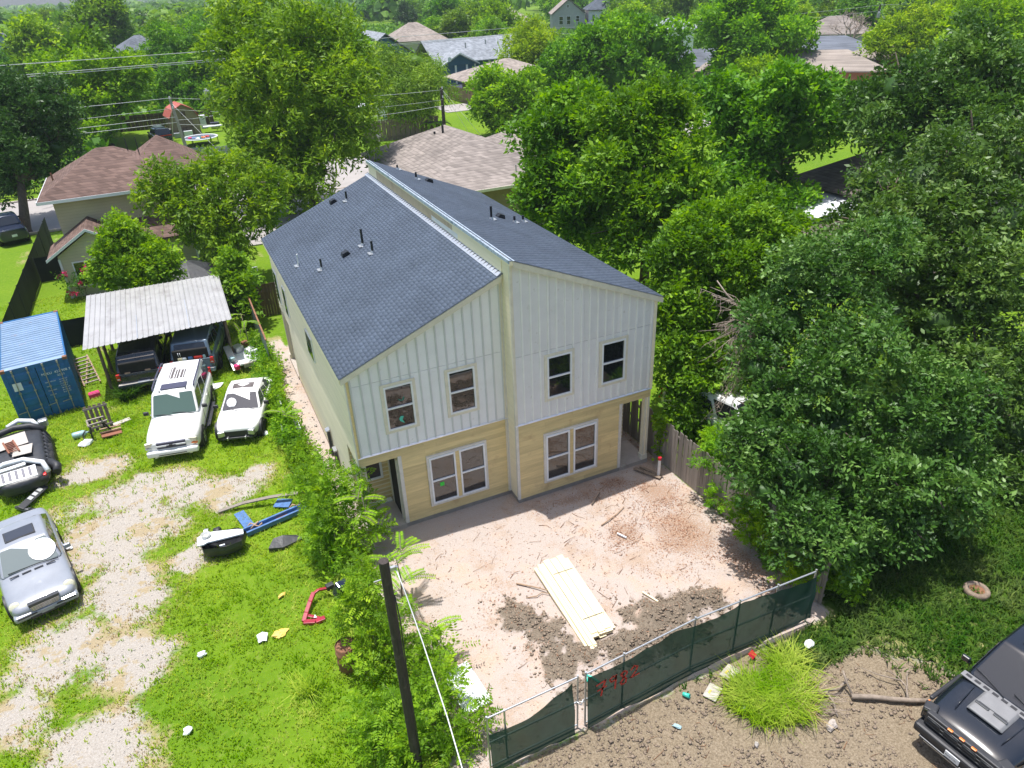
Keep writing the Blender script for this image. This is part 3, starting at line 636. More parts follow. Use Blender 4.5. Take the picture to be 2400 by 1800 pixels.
# porch posts and beams
def column(x, y):
    c = MB(); c.bb(x-.09, x+.09, y-.09, y+.09, .32, 2.79); o = c.build('column', M['siding_cream_lit'], H)
    b = MB(); b.bb(x-.125, x+.125, y-.125, y+.125, .11, .32); b.build('plinth', M['trim_cream'], o, bevel=.01)
    for sx in (-1, 1):
        e = MB(); e.bb(x+sx*.062-.035, x+sx*.062+.035, y-.108, y-.0905, .325, 2.78); e.build('trim', M['trim_cream'], o)
column(XR-.12, YR+.12); column(XL+.12, .12); column(XL+.12, D-.12)
for a, b, y in ((4.04, XR-.02, YR+.03), (XL+.02, -3.84, .03)):
    mb = MB(); mb.bb(a, b, y, y+.2, 2.80, ZB-.06); mb.build('beam', M['siding_yellow'], H)
for y0, y1 in ((.02, 1.58), (12.22, D-.02)):
    mb = MB(); mb.bb(XL+.03, -3.83, y0, y1, 3.06, 3.098); mb.build('porch_ceiling', M['siding_cream_lit'], H)
mb = MB(); mb.bb(4.04, XR-.03, YR+.03, .98, 3.06, 3.098); mb.build('porch_ceiling', M['siding_cream_lit'], H)
# windows of the main house
def window(x0, x1, z0, z1, y, trim=True, sticker=None, tm=M['trim_cream']):
    if trim:
        t = MB()
        for a in ((x0-.095, x1+.095, z1, z1+.095), (x0-.095, x1+.095, z0-.095, z0), (x0-.095, x0, z0, z1), (x1, x1+.095, z0, z1)): t.bb(a[0], a[1], y-.036, y+.01, a[2], a[3])
        t.build('window_trim', tm, H)
    f = MB(); zm = (z0+z1)/2; e = .055
    for a in ((x0, x1, z1-e, z1), (x0, x1, z0, z0+e), (x0, x0+e, z0+e, z1-e), (x1-e, x1, z0+e, z1-e), (x0+e, x1-e, zm-.025, zm+.025)): f.bb(a[0], a[1], y-.05, y+.0, a[2], a[3])
    w_ = f.build('window', M['vinyl_white'], H)
    for a, b, dy in ((z0+e, zm-.025, 0), (zm+.025, z1-e, .008)):
        p = MB(); p.bb(x0+e, x1-e, y-.012+dy, y+.002+dy, a, b); p.build('pane', M['window_glass'], w_)
    return w_
wins = [window(*w_) for w_ in WIN]
low = []
for x0, x1, y in ((-2.85, -1.96, 0), (-1.82, -.92, 0), (1.05, 1.94, YR), (2.09, 2.98, YR)):
    low.append(window(x0, x1, .59, 2.41, y-.042, False))
for a, b, y in ((-2.85, -.92, 0), (1.05, 2.98, YR)):
    t = MB(); m = -1.89 if y == 0 else 2.015
    for q in ((a-.08, b+.08, 2.41, 2.49), (a-.08, b+.08, .50, .59), (a-.08, a, .59, 2.41), (b, b+.08, .59, 2.41)): t.bb(q[0], q[1], y-.062, y+.01, q[2], q[3])
    t.build('window_trim', M['trim_grey'], H)
    t = MB(); t.bb(m-.07, m+.07, y-.06, y+.01, .59, 2.41); t.build('mullion', M['siding_yellow'], H)
s_ = MB(); s_.bb(-2.56, -2.42, -.066, -.0545, 1.22, 1.36); s_.build('sticker', M['green_sticker'], low[0])
s_ = MB(); s_.prism([(-3.55, 4.02), (-3.50, 3.98), (-3.46, 3.96), (-3.52, 4.08), (-3.47, 4.20), (-3.56, 4.22), (-3.62, 4.14), (-3.60, 4.06)], 'y', -.03, -.013); s_.build('sticker', M['teal_plastic'], wins[0])
# side windows in the left wall
for y0, y1, z0, z1 in ((12.9, 13.75, 3.4, 4.85), (10.75, 11.45, 3.6, 4.85), (5.35, 6.45, 3.95, 4.9)):
    f = MB(); f.bb(XL-.045, XL+.03, y0, y1, z0, z1); w_ = f.build('window', M['vinyl_white'], H); zm = (z0+z1)/2
    for a, b in ((z0+.05, zm-.02), (zm+.02, z1-.05)):
        p = MB(); p.bb(XL-.052, XL-.03, y0+.05, y1-.05, a, b); p.build('pane', M['window_glass'], w_)
# front-left entry: window in the back wall of the porch, open doorway in the side wall
f = MB()
for a in ((-4.95, -4.05, 2.35, 2.43), (-4.95, -4.05, 1.05, 1.13), (-4.95, -4.87, 1.13, 2.35), (-4.13, -4.05, 1.13, 2.35)): f.bb(a[0], a[1], 1.54, 1.6, a[2], a[3])
w_ = f.build('window', M['vinyl_white'], H); p = MB(); p.bb(-4.87, -4.13, 1.57, 1.585, 1.13, 2.35); p.build('pane', M['window_glass'], w_)
d_ = MB(); d_.bb(-3.845, -3.80, .35, 1.25, .13, 2.3); d_.build('doorway', M['dark'], H)
d_ = MB(); d_.bb(-3.86, -3.78, 1.25, 1.37, .12, 2.5); d_.bb(-3.86, -3.78, .23, .35, .12, 2.5); d_.build('door_trim', M['trim_grey'], H)
d_ = MB(); d_.bb(-4.9, -3.9, 1.35, 1.55, .112, .16); d_.build('threshold', M['vinyl_white'], H)
# meter trough and conduit on the left wall, low down
b_ = MB(); b_.bb(XL-.12, XL-.02, 4.9, 5.12, .2, 1.32); o = b_.build('meter_box', M['dark_metal'], H)
b_ = MB(); b_.prism([(XL-.02, 1.40), (XL-.02, 1.325), (XL-.17, 1.325), (XL-.17, 1.345)], 'y', 4.88, 5.14); b_.build('hood', M['galv'], o)
b_ = MB(); b_.bb(XL-.12, XL-.02, 3.95, 4.2, .12, 1.0); o = b_.build('meter_box', M['dark_metal'], H)
b_ = MB(); b_.bb(XL-.15, XL-.02, 3.92, 4.23, 1.003, 1.06); b_.build('hood', M['galv'], o)
# roofs: deck with fascia, then tab shingles
def deck(f, xa, xb, ya, yb, th=.14):
    mb = MB(); mb.prism([(xa, f(xa)-.012), (xb, f(xb)-.012), (xb, f(xb)-.012-th), (xa, f(xa)-.012-th)], 'y', ya, yb); mb.build('roof', M['trim_cream'], H)
deck(zl, -5.21, -.01, -.135, D+.12); deck(zr, .035, 5.36, -.765, D+.12)
for f, xa, xb, y in ((zl, -5.20, -.06, -.165), (zr, .04, 5.35, -.795)):
    mb = MB(); mb.prism([(xa, f(xa)-.03), (xb, f(xb)-.03), (xb, f(xb)-.21), (xa, f(xa)-.21)], 'y', y, y+.028); mb.build('fascia', M['trim_cream'], H)
mb = MB(); mb.bb(-5.235, -5.212, -.135, D+.12, zl(-5.21)-.17, zl(-5.21)-.02); mb.build('fascia', M['siding_cream_lit'], H)
def shinglenode():
    m, nt, N, L, p = newmat('shingle_charcoal')
    at = N.new('ShaderNodeAttribute'); at.attribute_name = 'v'; oi = N.new('ShaderNodeObjectInfo'); tc = N.new('ShaderNodeNewGeometry')
    n1 = N.new('ShaderNodeTexNoise'); n1.inputs['Scale'].default_value = 55; n1.inputs['Detail'].default_value = 3; L.new(tc.outputs['Position'], n1.inputs['Vector'])
    n2 = N.new('ShaderNodeTexNoise'); n2.inputs['Scale'].default_value = .7; n2.inputs['Detail'].default_value = 5; L.new(tc.outputs['Position'], n2.inputs['Vector'])
    n3 = N.new('ShaderNodeTexNoise'); n3.inputs['Scale'].default_value = 2.6; n3.inputs['Detail'].default_value = 9; n3.inputs['Roughness'].default_value = .75; L.new(tc.outputs['Position'], n3.inputs['Vector'])
    fr = at
    def mr(src, a, b, f0=0., f1=1.):
        x = N.new('ShaderNodeMapRange'); x.inputs['From Min'].default_value = f0; x.inputs['From Max'].default_value = f1; x.inputs['To Min'].default_value = a; x.inputs['To Max'].default_value = b; L.new(src, x.inputs['Value']); return x.outputs[0]
    v = None
    for q in (mr(fr.outputs['Fac'], .93, 1.08), mr(n1.outputs['Fac'], .7, 1.3, .3, .7), mr(n2.outputs['Fac'], .88, 1.14, .3, .7)):
        if v is None: v = q
        else: k = N.new('ShaderNodeMath'); k.operation = 'MULTIPLY'; L.new(v, k.inputs[0]); L.new(q, k.inputs[1]); v = k.outputs[0]
    hs = N.new('ShaderNodeHueSaturation'); hs.inputs['Color'].default_value = (.080, .102, .142, 1); L.new(v, hs.inputs['Value'])
    mx = N.new('ShaderNodeMix'); mx.data_type = 'RGBA'; L.new(mr(n3.outputs['Fac'], 0, .5, .66, .78), mx.inputs['Factor']); L.new(hs.outputs[0], mx.inputs['A']); mx.inputs['B'].default_value = (.30, .31, .33, 1)
    L.new(mx.outputs['Result'], p.inputs['Base Color']); p.inputs['Roughness'].default_value = .85; p.inputs['Specular IOR Level'].default_value = .3
    return m
M['shingle'] = shinglenode()
TW, TE = .26, .127
_tv = [(0, 0, .0045), (TW, 0, .0045), (TW, TE, 0.001), (0, TE, .001), (0, 0, -.004), (TW, 0, -.004), (TW, TE, -.01), (0, TE, -.01)]
_tf = [(0, 1, 2, 3), (0, 4, 5, 1), (1, 5, 6, 2), (3, 7, 4, 0)]
tabs = []
for _i in range(8):
    tab = np_mesh('shingle', _tv, _tf, [(_i+.5)/8]*4); tab.materials.append(M['shingle']); tabs.append(tab)
def shingle_field(slope_origin, down, along, nrows, length, keep, nm):
    """tabs laid from the eave up; down: unit vector up-slope, along: unit vector along the eave"""
    o = Vector(slope_origin); up = Vector(down); al = Vector(along); nn = al.cross(up); rest = []; near = []
    r = random.Random(4)
    for i in range(nrows):
        x = -((i % 3)*.11) 
        while x < length:
            a = max(x, 0); b = min(x+TW-.002, length)
            if b-a > .03:
                p = o + up*(i*TE) + al*a; rest.append((p, b-a, r.random(), r.uniform(0, .002)))
            x += TW
    cp = Vector((-8.1, -18.8, 15.85)); rest.sort(key=lambda q: (q[0]-cp).length)
    mt = Matrix((al, up, nn)).transposed()
    for p, wdt, v, lf in rest[:keep]:
        s = link('shingle', tabs[int(v*8)], None, H); s.matrix_local = Matrix.Translation(p+nn*lf) @ mt.to_4x4() @ Matrix.Diagonal((wdt/TW, 1, 1, 1))
    V = []; F = []; A = []
    for p, wdt, v, lf in rest[keep:]:
        b = len(V)
        for q in _tv: V.append(tuple(p + al*(q[0]*wdt/TW) + up*q[1] + nn*(q[2]+lf)))
        F += [tuple(b+k for k in f) for f in _tf]; A += [v]*4
    o = link('shingles', np_mesh('shingles', V, F, A), M['shingle'], H); o['kind'] = 'stuff'
uL = Vector((5.2, 0, 5.2*kL)); lenL = uL.length; uL.normalize()
shingle_field((-5.24, D+.13, zl(-5.24)), uL, (0, -1, 0), int(lenL/TE)+1, D+.29, 200, 'l')
uR = Vector((-5.33, 0, 5.33*kR)); lenR = uR.length; uR.normalize()
shingle_field((5.385, -.79, zr(5.385)), uR, (0, 1, 0), int(lenR/TE)+1, D+.92, 100, 'r')
# wall between the two roofs, sheathing pieces, taped ridge, step flashing
for i, (ya, yb, mt) in enumerate(((-.10, 2.4, 'siding_cream_lit'), (2.405, 3.9, 'siding_cream_lit'), (3.905, 6.3, 'osb'), (6.305, 8.7, 'osb'), (8.705, 11.1, 'osb'), (11.105, 13.2, 'osb'), (13.205, 14.5, 'siding_cream_lit'))):
    mb = MB(); mb.bb(-.028, -.006, ya, yb, zl(-.02)-.02, zr(0)-.17); mb.build('wall_sheet', M[mt], H)
mb = MB(); mb.bb(-.034, -.029, 3.4, 6.0, zl(0)+.06, zl(0)+.22); mb.build('wall_patch', M['sheet_white'], H)
mb = MB(); mb.bb(-.07, .03, -.80, D+.12, zr(0)-.165, zr(0)-.03); mb.build('ridge_fascia', M['siding_cream_lit'], H)
mb = MB(); mb.bb(-.083, -.071, -.80, D+.12, zr(0)-.10, zr(0)-.005); mb.prism([(-.083, zr(0)-.003), (.10, zr(.10)+.010), (.10, zr(.10)+.016), (-.083, zr(0)+.004)], 'y', -.80, D+.12); mb.build('ridge_tape', M['tape'], H)
y = -.12; i = 0
while y < D+.1:
    mb = MB(); mb.prism([(-.03, zl(-.03)+.05), (-.036, zl(-.036)+.05), (-.036, zl(-.036)+.018), (-.19, zl(-.19)+.014+.003*(i % 2)), (-.19, zl(-.19)+.020+.003*(i % 2)), (-.03, zl(-.03)+.026)], 'y', y, y+.235); mb.build('step_flashing', M['flash'], H); y += .225; i += 1
# roof penetrations
def pipe(x, y, z, h, r, mat=M['black_pvc']):
    mb = MB(); mb.cyl((x, y, z-.1), (x, y, z+h), r, 10); o = mb.build('vent_pipe', mat, H)
    b = MB(); b.cyl((x, y, z-.02), (x, y, z+.09), r*2.1, 10, r*1.15); b.bb(x-.17, x+.17, y-.15, y+.15, z-.03, z-.005); b.build('boot', M['galv'], o)
for x, y, h, r, m_ in ((-4.51, 9.32, .45, .03, 'white_pvc'), (-3.92, 7.71, .40, .04, 'black_pvc'), (-2.3, 7.57, .62, .045, 'black_pvc'), (-2.23, 6.45, .44, .045, 'black_pvc'), (-1.53, 12.97, .40, .045, 'black_pvc')):
    pipe(x, y, zl(x), h, r, M[m_])
for x, y, h in ((1.57, 12.56, .3), (2.46, 6.37, .5), (3.82, 7.24, .25), (4.64, 8.18, .25), (1.26, 14.3, .2)): pipe(x, y, zr(x), h, .045)
def roofvent(x, y, z, s):
    mb = MB(); mb.prism([(-.16, -.02), (.16, -.02), (.16, .02), (.10, .13), (-.10, .13), (-.16, .02)], 'y', -.14, .14); o = mb.build('roof_vent', M['black_pvc'], H); o.location = (x, y, z+.02); o.rotation_euler = (0, s, 0)
for x, y in ((-2.97, 7.62), (-1.99, 13.68)): roofvent(x, y, zl(x), -.39)
for x, y in ((2.25, 12.89), (3.31, 7.47)): roofvent(x, y, zr(x), .39)
# ================================================================== FENCES AND THE BUILDING SITE
# weathered privacy fence on the right, picket by picket
F1 = thing('privacy_fence', 'weathered grey wooden privacy fence along the right side of the bare lot', 'fence')
fpts = [(5.72, 17.0), (5.60, -.7), (5.66, -3.1), (5.68, -6.0), (5.55, -8.75)]
r = random.Random(2); pk = bpy.data.meshes.new('picket')
_m = MB(); _m.prism([(-.068, 0), (.068, 0), (.068, 1.78), (.045, 1.82), (-.045, 1.82), (-.068, 1.78)], 'y', -.009, .009); pk = _m.mesh('picket'); pk.materials.append(M['wood_grey'])
for (xa, ya), (xb, yb) in zip(fpts, fpts[1:]):
    d = Vector((xb-xa, yb-ya, 0)); n = max(1, round(d.length/.142)); a = math.atan2(d.y, d.x)
    for i in range(n):
        p = Vector((xa, ya, .0)) + d*((i+.5)/n)
        k = link('picket', pk, None, F1); k.location = (p.x+r.uniform(-.004, .004), p.y, .03+r.uniform(-.02, .02)); k.rotation_euler = (r.uniform(-.02, .02), r.uniform(-.015, .015), a); k.scale = (1, 1, r.uniform(.985, 1.012))
    for zz in (.35, .95, 1.55):
        m = MB(); q = d.normalized(); nr = Vector((-q.y, q.x, 0))*.035
        m.box(Vector((xa, ya, zz))+d/2+nr, (d.length, .04, .09), a); m.build('rail', M['wood_grey'], F1)
    for i in range(int(d.length/2.4)+1):
        p = Vector((xa, ya, 0)) + d.normalized()*(i*2.4); q = d.normalized(); nr = Vector((-q.y, q.x, 0))*.10
        m = MB(); m.box((p.x+nr.x, p.y+nr.y, .85), (.09, .09, 1.75), a); m.build('fence_post', M['wood_grey'], F1)
# temporary chain-link panels covered with green screen along the front
def pipes(mb, segs, r=.024):
    for a, b in segs: mb.cyl(a, b, r, 8)
def screenmat():
    m, nt, N, L, p = newmat('green_screen'); nt.nodes.remove(p)
    tc = N.new('ShaderNodeTexCoord'); nz = N.new('ShaderNodeTexNoise'); nz.inputs['Scale'].default_value = 1.6; nz.inputs['Detail'].default_value = 6; L.new(tc.outputs['Object'], nz.inputs['Vector'])
    cr = N.new('ShaderNodeValToRGB'); e = cr.color_ramp.elements; e[0].position = .3; e[0].color = (.010, .036, .028, 1); e[1].position = .75; e[1].color = (.026, .075, .055, 1); L.new(nz.outputs['Fac'], cr.inputs[0])
    d = N.new('ShaderNodeBsdfDiffuse'); L.new(cr.outputs[0], d.inputs[0]); g = N.new('ShaderNodeBsdfGlossy'); g.inputs['Roughness'].default_value = .45; g.inputs[0].default_value = (.3, .4, .4, 1)
    t = N.new('ShaderNodeBsdfTransparent'); t.inputs[0].default_value = (.75, .9, .8, 1); x1 = N.new('ShaderNodeMixShader'); x1.inputs[0].default_value = .06; L.new(d.outputs[0], x1.inputs[1]); L.new(g.outputs[0], x1.inputs[2])
    x2 = N.new('ShaderNodeMixShader'); x2.inputs[0].default_value = .07; L.new(x1.outputs[0], x2.inputs[1]); L.new(t.outputs[0], x2.inputs[2]); L.new(x2.outputs[0], N['Material Output'].inputs['Surface'])
    return m
M['screen'] = screenmat()
def screen(parent, pts, ztop, zbot, seed, sag=.05, n=60):
    """cloth hung on a polyline; ztop/zbot functions of the run 0..1"""
    L_ = [Vector((*p, 0)) for p in pts]; seg = [(b-a).length for a, b in zip(L_, L_[1:])]; T = sum(seg); V = []; rows = 14
    for i in range(n+1):
        s = i/n*T; k = 0
        while k < len(seg)-1 and s > seg[k]: s -= seg[k]; k += 1
        p = L_[k] + (L_[k+1]-L_[k])*min(s/seg[k], 1); d = (L_[k+1]-L_[k]).normalized(); nn = Vector((-d.y, d.x, 0)); t = i/n
        for j in range(rows+1):
            h = j/rows; z0, z1 = zbot(t), ztop(t)
            off = .075*float(vnoise(np.array([t*T*1.9+seed]), np.array([h*1.6+t*T*.8+seed]))[0]) + .028*math.sin(t*T*2.1+h*3+seed) + .03*math.sin((t*T*1.6-h*1.3)*6.5+seed)*max(0, t-.45)*1.6 + sag*(1-h)*.6
            q = p - nn*(off+.035); V.append((q.x, q.y, z0+(z1-z0)*h))
    F = [(i*(rows+1)+j, (i+1)*(rows+1)+j, (i+1)*(rows+1)+j+1, i*(rows+1)+j+1) for i in range(n) for j in range(rows)]
    return link('screen', np_mesh('screen', V, F, smooth=True), M['screen'], parent)
G1 = thing('site_fence', 'temporary fence panels draped in dark green screen with red sprayed 7982', 'fence')
run = [(-2.27, -9.05), (.95, -8.86), (4.75, -8.98)]
m = MB()
for (xa, ya), (xb, yb) in zip(run, run[1:]): pipes(m, [((xa, ya, 1.83), (xb, yb, 1.83)), ((xa, ya, .1), (xb, yb, .1)), ((xa, ya, .95), (xb, yb, .95))])
m.build('rail', M['galv'], G1)
for t, nm in ((0, run[0]), (.33, (-1.2, -8.99)), (.5, run[1]), (.7, (2.3, -8.90)), (.8, (3.5, -8.94)), (1, run[2])):
    m = MB(); m.cyl((nm[0], nm[1], 0), (nm[0], nm[1], 1.9), .026, 8); m.build('fence_post', M['galv'], G1)
sg = screen(G1, run, lambda t: 1.80-.10*abs(math.sin(t*9.4))*(1 if t < .5 else .8)-.12*max(0, t-.85)/.15, lambda t: .02+.03*math.sin(t*11)+.28*max(0, t-.75)/.25, 3, .10, 150)
# the sprayed number
def stroke(pts, w_=.05, y=-9.135):
    mb = MB()
    for (xa, za), (xb, zb) in zip(pts, pts[1:]):
        d = Vector((xb-xa, 0, zb-za)); n_ = Vector((-d.z, 0, d.x)).normalized()*w_/2; a = Vector((xa, y, za)) - d*.08; b = Vector((xb, y, zb)) + d*.08
        mb.add([a-n_, b-n_, b+n_, a+n_], [(0, 1, 2, 3)])
    return mb
gx0 = -2.02
digits = [[[(0, 1.36), (.24, 1.42), (.16, 1.15), (.13, .94)], [(.04, 1.16), (.26, 1.20)]],
          [[(.52, 1.38), (.44, 1.44), (.36, 1.36), (.40, 1.26), (.52, 1.30), (.53, 1.42), (.51, 1.00)]],
          [[(.82, 1.40), (.74, 1.45), (.66, 1.38), (.72, 1.26), (.82, 1.16), (.80, 1.02), (.70, 1.00), (.66, 1.10), (.76, 1.24), (.83, 1.34), (.82, 1.40)]],
          [[(.94, 1.38), (1.02, 1.48), (1.12, 1.42), (1.08, 1.28), (.94, 1.10), (1.04, 1.12), (1.18, 1.14)]]]
for dg_ in digits:
    mb = MB()
    for s_ in dg_:
        q = stroke([(gx0+x, z+.02) for x, z in s_]); mb.add(q.v, q.f)
    o = mb.build('sprayed_digit', M['paint_red'], G1)
G2 = thing('gate_panel', 'swinging gate panel with torn green screen left of the number', 'gate')
ga, gb = (-2.46, -9.02), (-4.75, -9.06)
m = MB(); pipes(m, [((*ga, 1.80), (*gb, 1.80)), ((*ga, .12), (*gb, .12)), ((*ga, .95), (*gb, .95)), ((*ga, .0), (*ga, 1.86)), ((*gb, 0), (*gb, 1.86)), ((-4.32, -9.04, .1), (-4.32, -9.04, 1.82))]); m.build('gate_frame', M['galv'], G2)
screen(G2, [gb, (-2.62, -9.03)], lambda t: 1.30+.42*t**2.2-.04*math.sin(t*6), lambda t: .03+.02*math.sin(t*7), 9, .10, 50)
m = MB(); m.tube([(-2.5, -9.02, .98), (-2.42, -9.12, .92), (-2.34, -9.06, .99), (-2.27, -9.05, .97)], .016, 6); m.tube([(-2.48, -9.05, .93), (-2.38, -8.98, .86), (-2.30, -9.08, .93)], .012, 6); m.build('chain', M['galv'], G2)
# bundle of primed siding boards
LB = thing('lumber_bundle', 'strapped bundle of long pale boards lying in the middle of the dirt lot', 'lumber', (-.45, -5.42, .05), R(-2.5))
r = random.Random(6)
def plank(x, z, L_, w_, h, dy=0, rz=0.0, ry=0.0):
    m = MB(); m.box((0, 0, 0), (w_, L_, h)); o = m.build('board', M['lumber'], LB); o.location = (x, dy, z); o.rotation_euler = (0, ry, rz)
for lay in range(5):
    for i in range(3): plank(-.215+i*.215 + r.uniform(-.008, .008), .05+lay*.032, 3.1, .20, .026, r.uniform(-.05, .08), r.uniform(-.006, .006))
for lay in range(6):
    for i in range(2): plank(-.50+i*.105 + r.uniform(-.01, .01), .035+lay*.028, 3.35, .098, .024, -.20+r.uniform(-.06, .06), r.uniform(-.01, .01))
for lay in range(3): plank(-.60, .035+lay*.028, 3.3, .09, .024, -.16+r.uniform(-.05, .05), .012)
plank(.42, .05, 3.0, .10, .026, .05, -.01)
for y in (-.95, .95):
    m = MB(); z1 = .05+5*.032; m.tube([(-.30, y, .03), (-.275, y, z1), (.0, y, z1+.004), (.36, y, z1), (.38, y, .03)], .008, 5); m.build('strap', M['wire_dark'], LB)
def loose(name, label, cat, pts, rad, mat, group=None):
    m = MB(); m.tube(pts, rad, 6, rad*.6); o = m.build(name, mat); return tag(o, label, cat, group)
loose('stick', 'straight dark brown stake leaning against the left side of the board bundle', 'stick', [(-1.75, -4.1, .06), (-1.3, -4.55, .09), (-.98, -4.95, .13)], .025, M['wood_tan'])
loose('stick', 'crooked thin root lying left of the board bundle', 'stick', [(-1.72, -4.75, .05), (-1.45, -4.85, .09), (-1.25, -4.78, .07), (-.95, -5.05, .10)], .017, M['wood_tan'])
loose('stick', 'long curved reddish root on the dirt to the right of the boards', 'stick', [(1.85, -3.0, .04), (2.2, -2.9, .07), (2.6, -2.75, .05), (3.0, -2.55, .04)], .022, M['wood_tan'])
loose('stick', 'short dark branch near the house shadow on the dirt', 'stick', [(2.1, -1.95, .05), (2.4, -1.75, .08), (2.7, -1.5, .05)], .02, M['wood_old'])
m = MB(); m.box((1.45, -6.35, .07), (.05, .55, .03), R(20)); tag(m.build('wood_offcut', M['lumber']), 'short pale wood offcut on the dirt right of the boards', 'offcut')
m = MB(); m.box((2.15, -3.75, .06), (.05, .34, .05), R(25)); tag(m.build('wood_offcut', M['paint_white']), 'short white painted offcut near the fallen leaves', 'offcut')
m = MB(); m.box((4.75, -1.35, .07), (.14, 1.05, .03), R(28)); m.box((4.92, -1.3, .06), (.10, .9, .025), R(22)); tag(m.build('scrap_boards', M['wood_old']), 'two grey scrap boards lying beside the right porch post', 'boards')
m = MB(); m.tube([(-1.6, -8.05, .06), (-1.55, -7.85, .07), (-1.45, -7.95, .05), (-1.35, -8.2, .06)], .035, 6); tag(m.build('plastic_wrap', M['teal_plastic']), 'pale green plastic scrap on the mud behind the green fence', 'plastic')
C1 = thing('cleanout_pipe', 'white plastic cleanout pipe with a red cap beside the right porch', 'pipe', (5.05, -1.62, 0))
m = MB(); m.cyl((0, 0, -.1), (0, 0, .72), .055, 14); m.build('pipe', M['white_pvc'], C1); m = MB(); m.cyl((0, 0, .721), (0, 0, .82), .068, 14); m.build('cap', M['red_plastic'], C1)
m = MB(); m.box((-4.45, -6.85, .10), (.75, 1.35, .045), R(6), R(3), R(-4)); tag(m.build('foam_sheet', M['sheet_white']), 'white sheet lying at the edge of the dirt under the bushes', 'sheet')
# foreground pole, its dead service drop
UP = thing('utility_pole', 'dark weathered wooden pole without crossarm among the bushes in front', 'pole', (-6.27, -8.40, 0))
m = MB(); m.cyl((0, 0, -.6), (0, 0, 6.45), .102, 18, .096); m.build('shaft', M['pole_wood'], UP)
m = MB(); m.bb(.09, .20, -.03, .03, 6.16, 6.24); m.cyl((.18, 0, 6.16), (.22, -.02, 6.24), .03, 8); m.build('bracket', M['galv'], UP); m = MB(); m.box((-.17, .02, 6.0), (.14, .022, .022)); m.build('bolt', M['galv'], UP)
m = MB(); m.tube([(.09, -.07, 5.6), (.12, -.09, 4.9), (.09, -.09, 3.5), (.10, -.09, 1.5), (.09, -.09, 0)], .013, 5); m.build('ground_wire', M['wire_dark'], UP)
m = MB(); m.tube([(-6.07, -8.4, 6.2), (-6.02, -8.7, 5.8), (-6.0, -9.5, 5.25), (-6.05, -10.8, 4.75), (-6.2, -12.4, 4.4), (-6.4, -14.2, 4.3)], .012, 6); tag(m.build('service_cable', M['wire']), 'twisted silver cable running from the pole top towards the bottom edge', 'cable')
# ------------------------------------------------------------------ roadside bits in front of the fence
def trash(name, label, cat, loc, dims, mat, rz=0, seed=0):
    r = random.Random(seed); m = MB(); n = 10; V = []
    for ring, (f, z) in enumerate(((.55, 0), (1, .35), (.8, .8), (.3, 1))):
        for i in range(n):
            a = 2*math.pi*i/n; k = f*r.uniform(.7, 1.2); V.append((math.cos(a)*k*dims[0]/2, math.sin(a)*k*dims[1]/2, z*dims[2]*r.uniform(.8, 1.15)))
    m.add(V, [(q*n+i, q*n+(i+1) % n, (q+1)*n+(i+1) % n, (q+1)*n+i) for q in range(3) for i in range(n)] + [tuple(range(3*n, 4*n))])
    o = m.build(name, mat); o.location = loc; o.rotation_euler = (0, 0, rz); return tag(o, label, cat)
m = MB(); m.lathe([(.0, .0), (.045, .0), (.05, .01), (.06, .18), (.055, .18), (.045, .02)], n=14); o = m.build('cup', M['teal_plastic']); o.location = (.32, -9.42, .07); o.rotation_euler = (R(80), 0, R(30)); tag(o, 'teal plastic cup lying against the foot of the green fence', 'cup')
for (x, y, rz, lab) in ((1.0, -9.72, .5, 'dented grey sheet with a yellow tag beside the tall grass'), (1.75, -9.45, .35, 'grey crate lid with a yellow tag half under the tall grass')):
    t = thing('crate_lid', lab, 'lid', (x, y, .08), rz); m = MB(); m.box((0, 0, 0), (.46, .34, .035)); m.build('panel', M['cardboard'], t, bevel=.02); m = MB(); m.box((-.04, .06, .024), (.12, .05, .01)); m.build('tag', M['yellow_paper'], t)
m = MB(); m.box((2.55, -9.35, .22), (.24, .17, .02), .4, .5, .2); tag(m.build('snack_bag', M['red_plastic']), 'red and white snack wrapper caught in the grass at the fence', 'wrapper')
trash('plastic_bag', 'white plastic bag in the weeds behind the tall grass', 'bag', (4.15, -9.7, .1), (.32, .22, .14), M['bag'], .3, 4)
trash('plastic_bag', 'bluish bottle crushed at the near edge of the tall grass', 'bottle', (1.38, -10.35, .06), (.12, .36, .09), M['bottle'], -.1, 5)
trash('plastic_bag', 'small clear bottle on the mud below the fence', 'bottle', (-.35, -10.1, .05), (.10, .26, .07), M['bottle'], .8, 6)
trash('stone_lump', 'pale stone on the mud below the tall grass', 'stone', (1.0, -11.3, .04), (.16, .12, .08), M['stone'], .8, 7)
trash('stone_lump', 'broken grey concrete lump right of the tall grass', 'stone', (2.9, -11.7, .04), (.4, .24, .12), M['concrete'], .3, 8)
def limb(mb, pts, r0, r1, n=7): mb.tube(pts, r0, n, r1)
LG = thing('fallen_log', 'long grey fallen branch lying behind the front of the black pickup', 'branch')
m = MB(); limb(m, [(3.9, -11.35, .12), (4.3, -11.6, .16), (4.7, -11.85, .13), (5.1, -12.1, .14), (5.5, -12.3, .12)], .065, .055, 8); m.build('stem', M['bark_pale'], LG)
m = MB(); limb(m, [(5.0, -12.05, .15), (5.2, -11.8, .25), (5.3, -11.5, .2), (5.25, -11.2, .16)], .03, .008); limb(m, [(5.25, -11.6, .22), (4.9, -11.2, .2), (4.7, -10.8, .16)], .022, .006); limb(m, [(5.2, -11.85, .2), (5.6, -11.5, .2), (5.9, -11.4, .15)], .02, .006); m.build('twig', M['bark_pale'], LG)
LG = thing('fallen_log', 'forked dead limb sticking out of the brush by the tall grass', 'branch')
m = MB(); limb(m, [(3.05, -10.85, .14), (3.4, -11.0, .2), (3.75, -11.08, .18), (4.2, -10.95, .14)], .055, .03, 8); m.build('stem', M['bark_pale'], LG)
